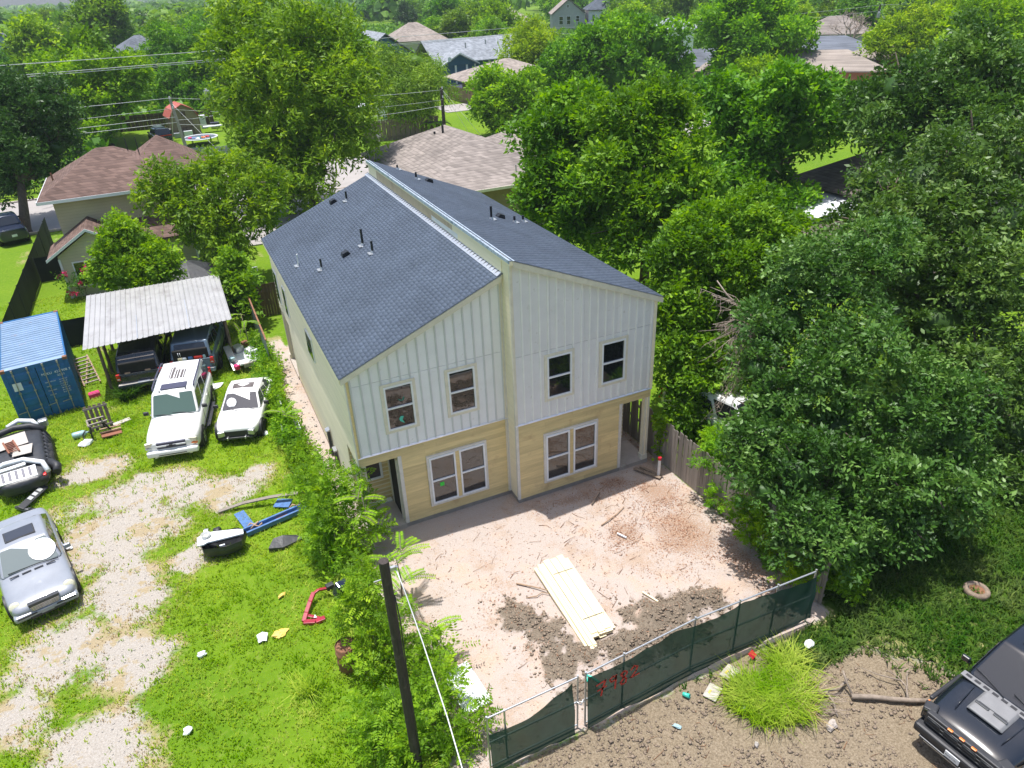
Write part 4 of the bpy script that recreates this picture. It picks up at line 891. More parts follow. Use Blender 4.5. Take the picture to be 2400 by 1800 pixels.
m = MB(); limb(m, [(3.4, -11.0, .2), (3.35, -11.3, .18), (3.2, -11.6, .08)], .035, .02); limb(m, [(3.95, -11.35, .1), (3.98, -11.1, .28), (4.0, -10.9, .5)], .03, .025); m.build('twig', M['bark_pale'], LG)
m = MB(); r = random.Random(9)
for i in range(70):
    a = r.uniform(-.6, 1.2); p = Vector((3.0+r.uniform(-.25, .45), -11.1+r.uniform(-.35, .3), .05+r.random()*.12)); d = Vector((math.cos(a-.8), math.sin(a-.8), r.uniform(.0, .5)))*r.uniform(.2, .5)
    m.tube([p, p+d*.5+Vector((0, 0, .03)), p+d], .006, 4, .003)
o = m.build('brush_pile', M['twig_pale']); tag(o, 'heap of dry pale twigs at the right edge of the tall grass', 'twigs')
TY = thing('old_tire', 'muddy tyre lying flat in the grass at far right under the oak', 'tyre', (9.7, -10.4, .02), .4)
m = MB(); m.lathe([(.20, .02), (.30, .0), (.34, .05), (.34, .15), (.30, .20), (.20, .18), (.20, .02)], n=24); m.build('tyre', M['wood_old'], TY); m = MB(); m.lathe([(.0, .09), (.12, .08), (.2, .15)], n=20); m.lathe([(.0, .13), (.05, .12), (.05, .08)], n=10); m.build('rim', M['rust'], TY)

# ================================================================== NEIGHBOUR'S YARD
# shipping container
CT = thing('shipping_container', 'blue twenty-foot shipping container with corrugated pale roof at the left edge', 'container', (-15.22, 14.12, -.14), R(7.0))
Wc, Lc, Hc = 2.44, 6.06, 2.62
def corr(n, a0, a1, lo, hi):
    pts = []; st = (a1-a0)/n
    for i in range(n): s = a0+i*st; pts += [(s, lo), (s+st*.36, lo), (s+st*.5, hi), (s+st*.86, hi)]
    return pts + [(a1, lo)]
def corr_strip(axis_, n, a0, a1, lo, hi, b0, b1):
    pts = corr(n, a0, a1, lo, hi); V = []
    for s, h in pts:
        for b in (b0, b1): V.append({'roof': (b, s, h), 'sideR': (h, s, b), 'sideL': (-h, s, b)}[axis_])
    m = MB(); m.add(V, [(2*i, 2*i+1, 2*i+3, 2*i+2) for i in range(len(pts)-1)]); return m
corr_strip('roof', 22, .12, Lc-.12, Hc-.085, Hc-.02, -Wc/2+.06, Wc/2-.06).build('roof_panel', M['cont_roof'], CT)
corr_strip('sideR', 21, .12, Lc-.12, Wc/2-.05, Wc/2-.015, .16, Hc-.06).build('side_panel', M['cont_blue'], CT)
corr_strip('sideL', 21, .12, Lc-.12, Wc/2-.05, Wc/2-.015, .16, Hc-.06).build('side_panel', M['cont_blue'], CT)
m = MB()
for x in (-1, 1):
    m.bb(x*(Wc/2-.03)-.03, x*(Wc/2-.03)+.03, .10, Lc-.1, Hc-.07, Hc-.012); m.bb(x*(Wc/2-.04)-.04, x*(Wc/2-.04)+.04, .1, Lc-.1, .02, .16)
    for y in (.06, Lc-.06): m.bb(x*(Wc/2-.06)-.06, x*(Wc/2-.06)+.06, y-.06, y+.06, .12, Hc-.12)
m.bb(-Wc/2+.1, Wc/2-.1, .0, .12, Hc-.15, Hc-.012); m.bb(-Wc/2+.1, Wc/2-.1, .0, .12, .02, .14); m.bb(-Wc/2+.1, Wc/2-.1, Lc-.12, Lc, Hc-.13, Hc-.012); m.bb(-Wc/2+.12, Wc/2-.12, Lc-.06, Lc-.02, .1, Hc-.1)
m.build('frame', M['cont_blue'], CT)
m = MB(); m.bb(-Wc/2+.09, Wc/2-.09, .0, .28, Hc-.012, Hc-.004); m.build('header_plate', M['cont_roof'], CT)
for x in (-1, 1):
    for y in (.0, Lc):
        for zz in (.0, Hc-.11):
            m = MB(); yy = .085 if y == 0 else Lc-.085; m.box((x*(Wc/2-.08), yy, zz+.06), (.178, .178, .122)); m.build('corner_casting', M['rust'], CT)
for k, (xa, xb) in enumerate(((-1.10, -.012), (.012, 1.10))):
    m = MB(); m.bb(xa, xb, .02, .05, .15, Hc-.16)
    for q in range(4): zc = .42+q*.58; m.prism([(.019, zc-.20), (.0, zc-.12), (.0, zc+.12), (.019, zc+.20)], 'x', xa+.06, xb-.06)
    dr = m.build('door', M['cont_blue'], CT)
    for x in (xa+.27, xb-.27):
        m = MB(); m.cyl((x, -.035, .08), (x, -.035, Hc-.06), .019, 8)
        for zz in (.22, .8, 1.5, Hc-.28): m.box((x, -.025, zz), (.085, .03, .07))
        m.bb(x-.035, x+.035, -.06, -.01, Hc-.15, Hc-.04); m.bb(x-.035, x+.035, -.06, -.01, .03, .13)
        rd = m.build('lock_rod', M['cont_rod'], dr)
        m = MB(); m.box((x-.16 if k == 0 else x-.14, -.045, .62+.07*k), (.36, .018, .028), 0, 0, R(-6)); m.build('lock_handle', M['cont_rod'], dr)
    if k == 1:
        text('MSKU', .15, M['paint_white'], dr, (.12, -.004, 2.02), (R(90), 0, 0)); text('422 908 7', .15, M['paint_white'], dr, (.60, -.004, 2.02), (R(90), 0, 0)); text('22G1', .13, M['paint_white'], dr, (.66, -.004, 1.86), (R(90), 0, 0))
        for i, (s1, s2) in enumerate((('MAX GROSS', '30 480 KG'), ('', '67 200 LB'), ('TARE', '2 230 KG'), ('', '4 920 LB'), ('PAYLOAD', '28 250 KG'), ('', '62 280 LB'), ('CU.CAP.', '33.2 CUM'))):
            if s1: text(s1, .07, M['paint_white'], dr, (.15, -.004, 1.66-i*.10), (R(90), 0, 0))
            text(s2, .07, M['paint_white'], dr, (.66, -.004, 1.66-i*.10), (R(90), 0, 0))
    else:
        m = MB(); m.bb(-.98, -.66, -.004, .0, 1.62, 1.98); m.build('placard', M['sheet_white'], dr); m = MB(); m.bb(-.40, -.24, -.004, .0, 1.80, 1.92); m.build('decal', M['rail_blue'], dr)
# carport of ribbed sheets on posts
CP = thing('carport', 'open carport with a ribbed grey metal roof on wooden posts', 'carport', (0, 0, 0))
ca, cb, cc, cd_ = Vector((-13.40, 14.55, 2.50)), Vector((-7.22, 14.75, 2.48)), Vector((-7.20, 20.25, 2.86)), Vector((-13.36, 20.45, 2.88))
ns = 7
for i in range(ns):
    V = []; sub = 4; prof = []
    for j in range(sub):
        t0 = (i + j/sub)/ns; w_ = 1/sub/ns
        prof += [(t0, 0), (t0+w_*.70, 0), (t0+w_*.78, .03), (t0+w_*.90, .03), (t0+w_*.985, 0)]
    lift = .004*(i % 2)
    for t, h in prof:
        V += [ca.lerp(cb, t)+Vector((0, -.02*(i % 3), h+lift)), cd_.lerp(cc, t)+Vector((0, 0, h+lift))]
    m = MB(); m.add(V, [(2*k, 2*k+2, 2*k+3, 2*k+1) for k in range(len(prof)-1)]); m.build('roof_sheet', M['metal_roof'], CP)
for x in (-12.95, -10.2, -7.55):
    for y, zt in ((15.45, 2.5), (17.2, 2.6), (19.9, 2.78)):
        if x == -10.2 and y < 19: continue
        m = MB(); m.cyl((x, y, -.1), (x+.02, y, zt), .075, 8, .065); m.build('post', M['wood_old'], CP)
for y, z in ((15.45, 2.46), (17.6, 2.60), (19.9, 2.76)):
    m = MB(); m.bb(-13.25, -7.3, y-.05, y+.05, z-.09, z+.0); m.build('beam', M['wood_old'], CP)
for t in (.35, .7):
    m = MB(); p = ca.lerp(cb, t); q = cd_.lerp(cc, t); a = p.lerp(q, .0); b = p.lerp(q, .42 if t < .5 else .55); m.add([a+Vector((0, -.01, .042)), a+Vector((.03, -.01, .042)), b+Vector((.03, 0, .042)), b+Vector((0, 0, .042))], [(0, 1, 2, 3)]); m.build('seam_cap', M['flash'], CP)
# ladder against the container
LD = thing('wooden_ladder', 'grey wooden ladder frame lying on the grass beside the container', 'ladder', (-13.75, 16.25, .06), R(12))
for x in (-.33, .33):
    m = MB(); m.box((x, 1.35, .22), (.06, 2.75, .05), 0, R(7)); m.build('ladder_rail', M['wood_tan'], LD)
for i in range(8):
    y = .15+i*.34; m = MB(); m.box((0, y, .08+y*.122), (.70, .07, .04), R(2), R(7)); m.build('rung', M['wood_grey'], LD)
m = MB(); m.box((.05, 1.4, .20), (.06, 2.3, .04), R(-13), R(7)); m.build('brace', M['wood_tan'], LD)
# pile of broken chairs / slatted panel
CH = thing('slatted_panel', 'slatted grey wooden panel leaning upright behind the broken chair', 'panel', (-13.25, 11.75, 0), R(8))
for i in range(5):
    m = MB(); m.box((-.36+i*.18, 0, .62), (.12, .03, 1.1), 0, R(-12)); m.build('slat', M['wood_old'], CH)
for z in (.25, 1.05):
    m = MB(); m.box((0, -.03-(z-.6)*-.21, z), (.9, .04, .08), 0, R(-12)); m.build('rail', M['wood_grey'], CH)
CB = thing('broken_chair', 'broken dark chair frame lying on its side in the yard', 'chair', (-13.25, 11.1, 0), R(10))
for nm, c, d, rx, ry, mt in (('leg', (-.32, .0, .34), (.06, .07, .7), .25, .1, 'plastic_black'), ('leg', (.30, .12, .36), (.06, .07, .75), .2, -.35, 'plastic_black'), ('leg', (-.30, .35, .42), (.06, .07, .6), .1, .2, 'plastic_black'), ('leg', (.18, .42, .42), (.06, .07, .6), .1, -.1, 'plastic_black'),
                             ('rail', (0, .05, .66), (.75, .07, .06), 0, .0, 'wood_grey'), ('rail', (-.02, .4, .70), (.62, .07, .06), 0, .05, 'wood_grey'), ('rail', (-.33, .2, .68), (.06, .5, .06), .1, 0, 'wood_grey'), ('seat', (.35, -.12, .10), (.75, .30, .05), .1, .08, 'wood_brown'), ('slat', (.35, -.02, .20), (.8, .08, .04), 0, .05, 'wood_tan'), ('slat', (.38, .14, .26), (.78, .06, .04), 0, .1, 'wood_tan')):
    m = MB(); m.box(c, d, 0, rx, ry); m.build(nm, M[mt], CB)
m = MB(); m.tube([(-.62, -.1, .0), (-.62, -.1, .42), (-.50, -.02, .52), (-.45, .0, .5)], .03, 6); m.build('armrest', M['dark_metal'], CB)
BT = thing('water_bottle', 'large pale blue water bottle lying left of the wooden panel', 'bottle', (-14.05, 11.55, .14), R(5)); m = MB(); m.lathe([(.0, -.28), (.12, -.28), (.135, -.2), (.135, .12), (.10, .2), (.04, .24), (.04, .3), (0, .3)], axis='x', n=16); m.build('bottle', M['bottle'], BT); m = MB(); m.cyl((.3, 0, 0), (.33, 0, 0), .05, 10); m.build('cap', M['rail_blue'], BT)
m = MB(); m.box((-12.55, 11.95, .05), (.75, .26, .04), R(20)); tag(m.build('plank', M['cardboard']), 'short pale plank on the grass right of the wooden panel', 'plank')
trash('grey_bag', 'pale grey bag tucked under the broken chair', 'bag', (-13.8, 10.75, .02), (.55, .45, .22), M['bag'], .2, 14)
PB = thing('toy_box', 'small bright pink plastic box on the grass near the container', 'box', (-13.62, 14.95, .02), R(12)); m = MB(); m.box((0, 0, .12), (.46, .24, .24)); m.build('box', M['pink'], PB, bevel=.03); m = MB(); m.box((0, 0, .255), (.40, .19, .03)); m.build('lid', M['pink'], PB, bevel=.01)
for x, y, d, lab, sd in ((-11.05, 10.6, (.5, .34, .22), 'white plastic bag on the grass left of the white off-roader', 31), (-8.75, 13.1, (1.0, .5, .18), 'crumpled white sheet on the grass behind the white wagon', 32), (-7.2, 8.0, (.3, .25, .16), 'small white bag in front of the bumperless sedan', 33),
                         (-14.1, 4.05, (.34, .2, .1), 'crushed white cup near the silver car', 34), (-10.5, -2.6, (.3, .22, .12), 'white litter ball on the gravel track', 35), (-8.9, -2.72, (.42, .34, .12), 'white plastic bag beside the red car part', 36), (-11.0, -4.9, (.26, .24, .12), 'white litter on the lower grass near the camera', 37)):
    trash('litter_bag', lab, 'litter', (x, y, .03), d, M['bag'], sd, sd)
trash('yellow_wrapper', 'yellow paper wrapper beside the white bag', 'wrapper', (-8.45, -2.8, .03), (.5, .3, .08), M['yellow_paper'], .2, 40)
trash('orange_wrapper', 'orange wrapper in the grass above the red car part', 'wrapper', (-8.15, -1.35, .03), (.34, .14, .08), M['yellow_paper'], .5, 41)
# broken plastic tank, black underneath and pale on top
TK = thing('plastic_tank', 'overturned black plastic tank with pale flat top on the grass', 'tank', (-9.40, 1.62, 0), R(-13))
V = []; ring = [(-.74, -.05), (-.55, -.52), (.1, -.60), (.62, -.42), (.72, .05), (.45, .30), (-.40, .28), (-.68, .15)]
for (f, z) in ((.55, .02), (.86, .18), (1.0, .42), (.98, .56)): V += [(x*f, y*f, z+.02*math.sin(x*5)) for x, y in ring]
m = MB(); n = 8; m.add(V, [(q*n+i, q*n+(i+1) % n, (q+1)*n+(i+1) % n, (q+1)*n+i) for q in range(3) for i in range(n)] + [tuple(range(n))[::-1]]); m.build('shell', M['tarp_black'], TK)
m = MB(); top = [(-.78, .02), (-.70, -.38), (-.52, -.36), (-.42, -.28), (.30, -.18), (.66, -.12), (.62, .10), (.42, .16), (-.30, .22), (-.60, .20)]; m.prism(top, 'z', .575, .62); m.build('top', M['sheet_white'], TK)
m = MB(); m.lathe([(.12, .62), (.14, .63), (.15, .72), (.135, .72), (.12, .64), (.0, .64)], (-.50, .02, 0), n=16); m.build('jar', M['lamp_clear'], TK)
m = MB(); m.lathe([(.05, 0), (.16, .02), (.19, .2), (.14, .24), (.05, .22)], (-.40, .48, .35), 'x', n=14); m.build('fitting', M['plastic_black'], TK); m = MB(); m.cyl((-.65, .45, .42), (-.52, .45, .42), .15, 12); m.build('ring', M['galv'], TK)
m = MB(); m.box((.02, -.40, .50), (.16, .05, .05), .2); m.build('latch', M['paint_white'], TK)
PL = thing('long_plank', 'long bent grey plank across the blue frame', 'plank'); m = MB(); q = [(-9.45, 3.66, .06), (-8.6, 3.55, .20), (-7.7, 3.3, .30), (-6.8, 3.0, .36)]
for a, b in zip(q, q[1:]): 
    a, b = Vector(a), Vector(b); d = b-a; nrm = Vector((-d.y, d.x, 0)).normalized()*.075; m.hexa([a-nrm, b-nrm, b+nrm, a+nrm] + [v+Vector((0, 0, .04)) for v in (a-nrm, b-nrm, b+nrm, a+nrm)])
m.build('board', M['wood_grey'], PL)
BF = thing('lift_frame', 'dismantled blue steel lift frame with base plates in the weeds', 'frame', (0, 0, 0))
def plate(c, d, rz): m = MB(); m.box(c, d, rz); return m.build('base_plate', M['blue_paint'], BF)
plate((-8.70, 2.82, .08), (.34, .95, .03), R(14)); plate((-7.35, 3.05, .10), (.55, .45, .03), R(-30))
m = MB(); m.box((-7.75, 2.35, .14), (2.1, .07, .16), R(12)); m.box((-7.68, 2.10, .14), (2.1, .07, .16), R(12)); m.box((-7.7, 2.22, .08), (2.1, .22, .03), R(12)); m.build('beam', M['blue_paint'], BF)
m = MB(); m.box((-7.5, 2.26, .098), (.40, .2, .012), R(12)); m.build('rust_plate', M['rust'], BF)
for x, y, rz in ((-8.35, 2.05, .9), (-7.0, 2.55, .4), (-8.45, 2.2, 1.6)):
    m = MB(); m.tube([(x-.2, y, .18), (x-.08, y+.08, .24), (x+.05, y-.02, .2), (x+.18, y+.06, .24)], .03, 6); m.build('bracket', M['wood_tan'], BF)
MT = thing('rubber_mat', 'black folded rubber mat lying in the grass by the weeds', 'mat', (-7.68, .92, 0), R(-6))
V = [(-.48, -.20, .20), (-.30, .16, .26), (.0, .24, .24), (.40, .20, .16), (.62, .10, .05), (.25, -.10, .10), (-.05, -.22, .12)]
m = MB(); n = len(V); m.add([(x, y, .0) for x, y, z in V] + V, [tuple(range(n))[::-1], tuple(range(n, 2*n))] + [(i, (i+1) % n, n+(i+1) % n, n+i) for i in range(n)]); m.build('mat', M['tarp_black'], MT)
RP = thing('car_body_part', 'torn dark red car body part standing in the grass', 'car part', (-7.40, -2.50, 0), R(-8)); RP.scale = (.78, .85, .85)
M['red_paint'] = pmat('red_paint', (.30, .012, .03), .35, coat=.4, var=.3, scale=6)
def sweep(pts, w_, h, nm): 
    m = MB(); P = [Vector(p) for p in pts]
    for a, b in zip(P, P[1:]):
        d = (b-a); nrm = Vector((-d.y, d.x, 0)); nrm = nrm.normalized()*w_/2 if nrm.length > 1e-4 else Vector((w_/2, 0, 0)); up = Vector((0, 0, h)); m.hexa([a-nrm, b-nrm, b+nrm, a+nrm, a-nrm+up, b-nrm+up, b+nrm+up, a+nrm+up])
    m.build(nm, M['red_paint'], RP, bevel=.015)
sweep([(-.42, -.30, .03), (-.30, .0, .10), (-.12, .35, .22), (.05, .66, .30)], .16, .10, 'pillar'); sweep([(-.42, -.32, .02), (.0, -.42, .02), (.34, -.36, .02)], .18, .12, 'sill'); sweep([(.02, .62, .30), (.25, .72, .34), (.55, .74, .30)], .10, .08, 'brace'); sweep([(-.30, -.05, .1), (.0, -.2, .06), (.25, -.34, .04)], .12, .04, 'gusset')
m = MB(); m.prism([(-.05, -.28), (.06, -.30), (.0, -.14)], 'z', .13, .15); m.build('sticker', M['sheet_white'], RP); m = MB(); m.box((.66, .78, .36), (.3, .2, .22), .3); m.build('bracket', M['plastic_black'], RP, bevel=.03)
BR = thing('rusty_drum', 'rusty brown drum half hidden by the bushes behind the pole', 'drum', (-6.95, -4.75, 0)); m = MB(); m.lathe([(0, 0), (.27, 0), (.28, .02), (.28, .28), (.295, .3), (.28, .32), (.28, .58), (.295, .6), (.28, .62), (.28, .82), (.26, .84)], n=20); m.build('drum', M['rust'], BR); m = MB(); m.disc((0, 0, .80), .26, 'z', 20); m.build('drum_lid', M['rust'], BR)
m = MB(); m.box((-6.55, -2.3, .45), (.35, .25, .5), .4, .3, .2); tag(m.build('blue_bin', M['car_navy'], bevel=.04), 'dark blue bin in the bushes above the pole top', 'bin')
# old screens, gutters and posts in the strip between the yards
for x0, y0, x1, y1, lab in ((-6.45, 9.6, -6.35, 8.9, 'rusty white panel leaning in the weeds by the duplex side wall'), (-6.75, 7.9, -6.62, 6.9, 'white metal screen leaning in the weeds near the bumperless sedan'), (-6.10, 7.6, -5.98, 6.6, 'white louvred panel in the weeds closest to the house wall')):
    t = thing('leaning_panel', lab, 'panel'); m = MB(); m.box(((x0+x1)/2, (y0+y1)/2, .38), (.03, 1.0, .75), math.atan2(x0-x1, y1-y0)*0, 0, R(14)); m.build('panel', M['sheet_white'], t)
    for k in range(4): m = MB(); m.box(((x0+x1)/2-.03, (y0+y1)/2, .12+k*.18), (.02, .9, .05), 0, 0, R(14)); m.build('slat', M['galv'], t)
# ribbed steel fence with a rusty cap
SF = thing('steel_fence', 'grey sheet steel fence with a rusty top edge right of the carport', 'fence')
for i in range(7):
    y0 = 13.2+i*.92; pts = []
    for j in range(6): s = y0+j*.15; pts += [(s, 0), (s+.07, 0), (s+.09, .025), (s+.13, .025)]
    pts.append((y0+.9, 0)); V = []
    for s, h in pts: V += [(-6.08-h, s, .0), (-6.08-h, s, 1.78)]
    m = MB(); m.add(V, [(2*k, 2*k+1, 2*k+3, 2*k+2) for k in range(len(pts)-1)]); m.build('sheet', M['grey_sheet'], SF)
m = MB(); m.bb(-6.11, -6.04, 13.15, 19.65, 1.785, 1.84); m.build('cap', M['rust'], SF)
DF = thing('dark_fence', 'dark wooden fence across the back of the building lot', 'fence')
mp_ = MB().bb(-.07, .07, -.01, .01, 0, 1.85).mesh('board'); mp_.materials.append(M['wood_dark'])
for i in range(78):
    b = link('board', mp_, None, DF); b.location = (-5.95+i*.147, 20.4, 0)
# black shade-cloth fences of the tan house
BK = thing('mesh_fence', 'tall black cloth fence running up the left side of the green lawn', 'fence')
def cloth(parent, a, b, h, n=30):
    a, b = Vector(a), Vector(b); V = []
    for i in range(n+1):
        p = a.lerp(b, i/n); o_ = .05*math.sin(i*1.9); d = (b-a).normalized(); nn = Vector((-d.y, d.x, 0))
        V += [(p.x+nn.x*o_*.4, p.y+nn.y*o_*.4, 0), (p.x+nn.x*o_, p.y+nn.y*o_, h*.5), (p.x, p.y, h-.02*abs(math.sin(i*1.3)))]
    m = MB(); m.add(V, [(3*i+j, 3*i+3+j, 3*i+4+j, 3*i+1+j) for i in range(n) for j in range(2)], True); m.build('cloth', M['black_mesh'], parent)
    for i in range(0, n+1, 4):
        p = a.lerp(b, i/n); m = MB(); m.cyl((p.x, p.y, 0), (p.x, p.y, h+.05), .03, 6); m.build('fence_post', M['dark_metal'], parent)
cloth(BK, (-17.45, 21.6, 0), (-17.2, 42.5, 0), 1.9); cloth(BK, (-17.2, 33.2, 0), (-15.2, 33.4, 0), 1.6, 6)
BK2 = thing('mesh_fence', 'low black cloth fence behind the container and the carport', 'fence'); cloth(BK2, (-17.45, 21.55, 0), (-6.3, 21.3, 0), 1.5, 24)
# clutter right of the carport
JK = thing('scrap_trailer', 'flat trailer of scrap metal and appliances right of the carport', 'trailer', (-6.95, 15.0, 0), R(8))
m = MB(); m.box((0, .2, .45), (1.1, 2.2, .08)); m.build('bed', M['sheet_white'], JK); m = MB(); m.box((.1, -.95, .40), (1.0, .12, .22)); m.build('tail', M['concrete'], JK, bevel=.03)
m = MB(); m.box((-.72, -.1, .55), (.32, 1.5, .06), 0, R(28)); m.build('ramp', M['galv'], JK)
for c, d, mt in (((-.25, .6, .62), (.45, .5, .3), 'galv'), ((.25, .1, .58), (.4, .6, .2), 'paint_white'), ((-.75, -.35, .62), (.2, .3, .2), 'bottle'), ((-.70, -.75, .34), (.22, .26, .22), 'pink'), ((.2, .9, .6), (.3, .3, .35), 'rust')):
    m = MB(); m.box(c, d, .3); m.build('scrap', M[mt], JK, bevel=.04)
for x in (-.6, .6): m = MB(); m.cyl((x-.08, .3, .28), (x+.08, .3, .28), .28, 14); m.build('wheel', M['tire'], JK)
# patio umbrella and rack between the tan house and the back fence
UM = thing('patio_umbrella', 'closed-up grey patio canopy behind the carport', 'umbrella', (-8.6, 25.2, 0)); m = MB(); m.lathe([(.03, 2.35), (.5, 2.2), (1.2, 1.95), (1.75, 1.6), (1.7, 1.56), (1.15, 1.88), (.05, 2.2)], n=8, sm=False); m.build('canopy', M['tarp_black'], UM); m = MB(); m.cyl((0, 0, 0), (0, 0, 2.4), .03, 8); m.build('pole', M['galv'], UM)
RK = thing('wire_rack', 'white wire rack standing behind the steel fence', 'rack', (-5.75, 23.2, 0), R(10))
for i in range(9): m = MB(); m.bb(-.72+i*.18-.015, -.72+i*.18+.015, -.015, .015, .5, 1.9); m.build('bar', M['sheet_white'], RK)
for z in (.55, 1.2, 1.88): m = MB(); m.bb(-.75, .75, -.02, .02, z-.02, z+.02); m.build('rail', M['sheet_white'], RK)
BB = thing('blue_barrow', 'dark blue bin beside the wire rack', 'bin', (-5.5, 22.4, 0)); m = MB(); m.prism([(-.7, .3), (.7, .3), (.85, .8), (-.85, .8)], 'y', -.3, .3); m.build('tub', M['car_navy'], BB, bevel=.04); m = MB(); m.bb(-.5, .5, -.2, .2, 0, .3); m.build('foot', M['dark_metal'], BB)
# ================================================================== VEHICLES (x forward, y left, z up, origin on the ground)
def loft(name, st, mat, parent, sub=2):
    """st: (x, half width, z bottom, z top, crown) from front to back"""
    V = []; n = 11
    for x, w_, zb, zt, c in st:
        h = zt-zb
        half = [(0, zb), (.8*w_, zb), (.965*w_, zb+.16*h), (1.0*w_, zb+.5*h), (.975*w_, zb+.82*h), (.90*w_, zt-.01), (.45*w_, zt+c*.8), (0, zt+c)]
        prof = half + [(-y, z) for y, z in half[1:-1][::-1]]
        n = len(prof); V += [(x, y, z) for y, z in prof]
    m = MB(); k = len(st)
    m.add(V, [(i*n+j, i*n+(j+1) % n, (i+1)*n+(j+1) % n, (i+1)*n+j) for i in range(k-1) for j in range(n)] + [tuple(range(n))[::-1], tuple(range((k-1)*n, k*n))], True)
    o = m.build(name, mat, parent)
    s = o.modifiers.new('s', 'SUBSURF'); s.levels = s.render_levels = sub; baked(o); o.data.polygons.foreach_set('use_smooth', np.ones(len(o.data.polygons), bool)); return o
def pane(a, b, c, d, ins, out, mat, parent, name='window', th=.012, corner=.18):
    """window set on the quad a,b,c,d (bottom a-b, top d-c): inset, pushed out, with cut corners"""
    a, b, c, d = map(Vector, (a, b, c, d)); n = (b-a).cross(d-a).normalized()
    def P(u, v): return a.lerp(b, u).lerp(d.lerp(c, u), v)
    u0, u1, v0, v1 = ins[0], 1-ins[1], ins[2], 1-ins[3]; e = corner*.35
    uv = [(u0, v0+e*.6), (u0+e*.4, v0), (u1-e*.4, v0), (u1, v0+e*.6), (u1, v1-e*.6), (u1-e*.4, v1), (u0+e*.4, v1), (u0, v1-e*.6)]
    q = [P(*t)+n*out for t in uv]; m = MB(); k = len(q); m.add(q + [p-n*th for p in q], [tuple(range(k))] + [(i, (i+1) % k, k+(i+1) % k, k+i) for i in range(k)]); return m.build(name, mat, parent)
def wheel(x, y, r, wd, parent, rim='rim', steer=0.0, bare=False):
    t = MB(); s = 1 if y > 0 else -1; a, b = -wd/2, wd/2
    t.lathe([(r*.6, a), (r*.92, a), (r, a+wd*.15), (r, b-wd*.15), (r*.92, b), (r*.6, b)], (0, 0, 0), 'y', 24)
    e = bpy.data.objects.new('wheel', t.mesh('tyre')); e.data.materials.append(M['tire']); COL.objects.link(e); e.parent = parent; e.location = (x, y, r); e.rotation_euler = (0, 0, steer)
    k = MB(); yy = s*wd*.40; k.lathe([(r*.62, s*wd*.46), (r*.56, yy*.7), (r*.2, yy*.8), (0, yy*.85)], (0, 0, 0), 'y', 20)
    for i in range(5):
        ang = i*2*math.pi/5; k.box((math.cos(ang)*r*.36, yy, math.sin(ang)*r*.36), (r*.5, .03, r*.13), 0, 0, -ang)
    k.build('rim', M[rim], e); return e
def archdisc(x, y, r, parent):
    m = MB(); s = 1 if y > 0 else -1; m.cyl((x, y-s*.30, r*1.02), (x, y+s*.006, r*1.02), r*1.17, 22); return m.build('wheel_arch', M['plastic_black'], parent)
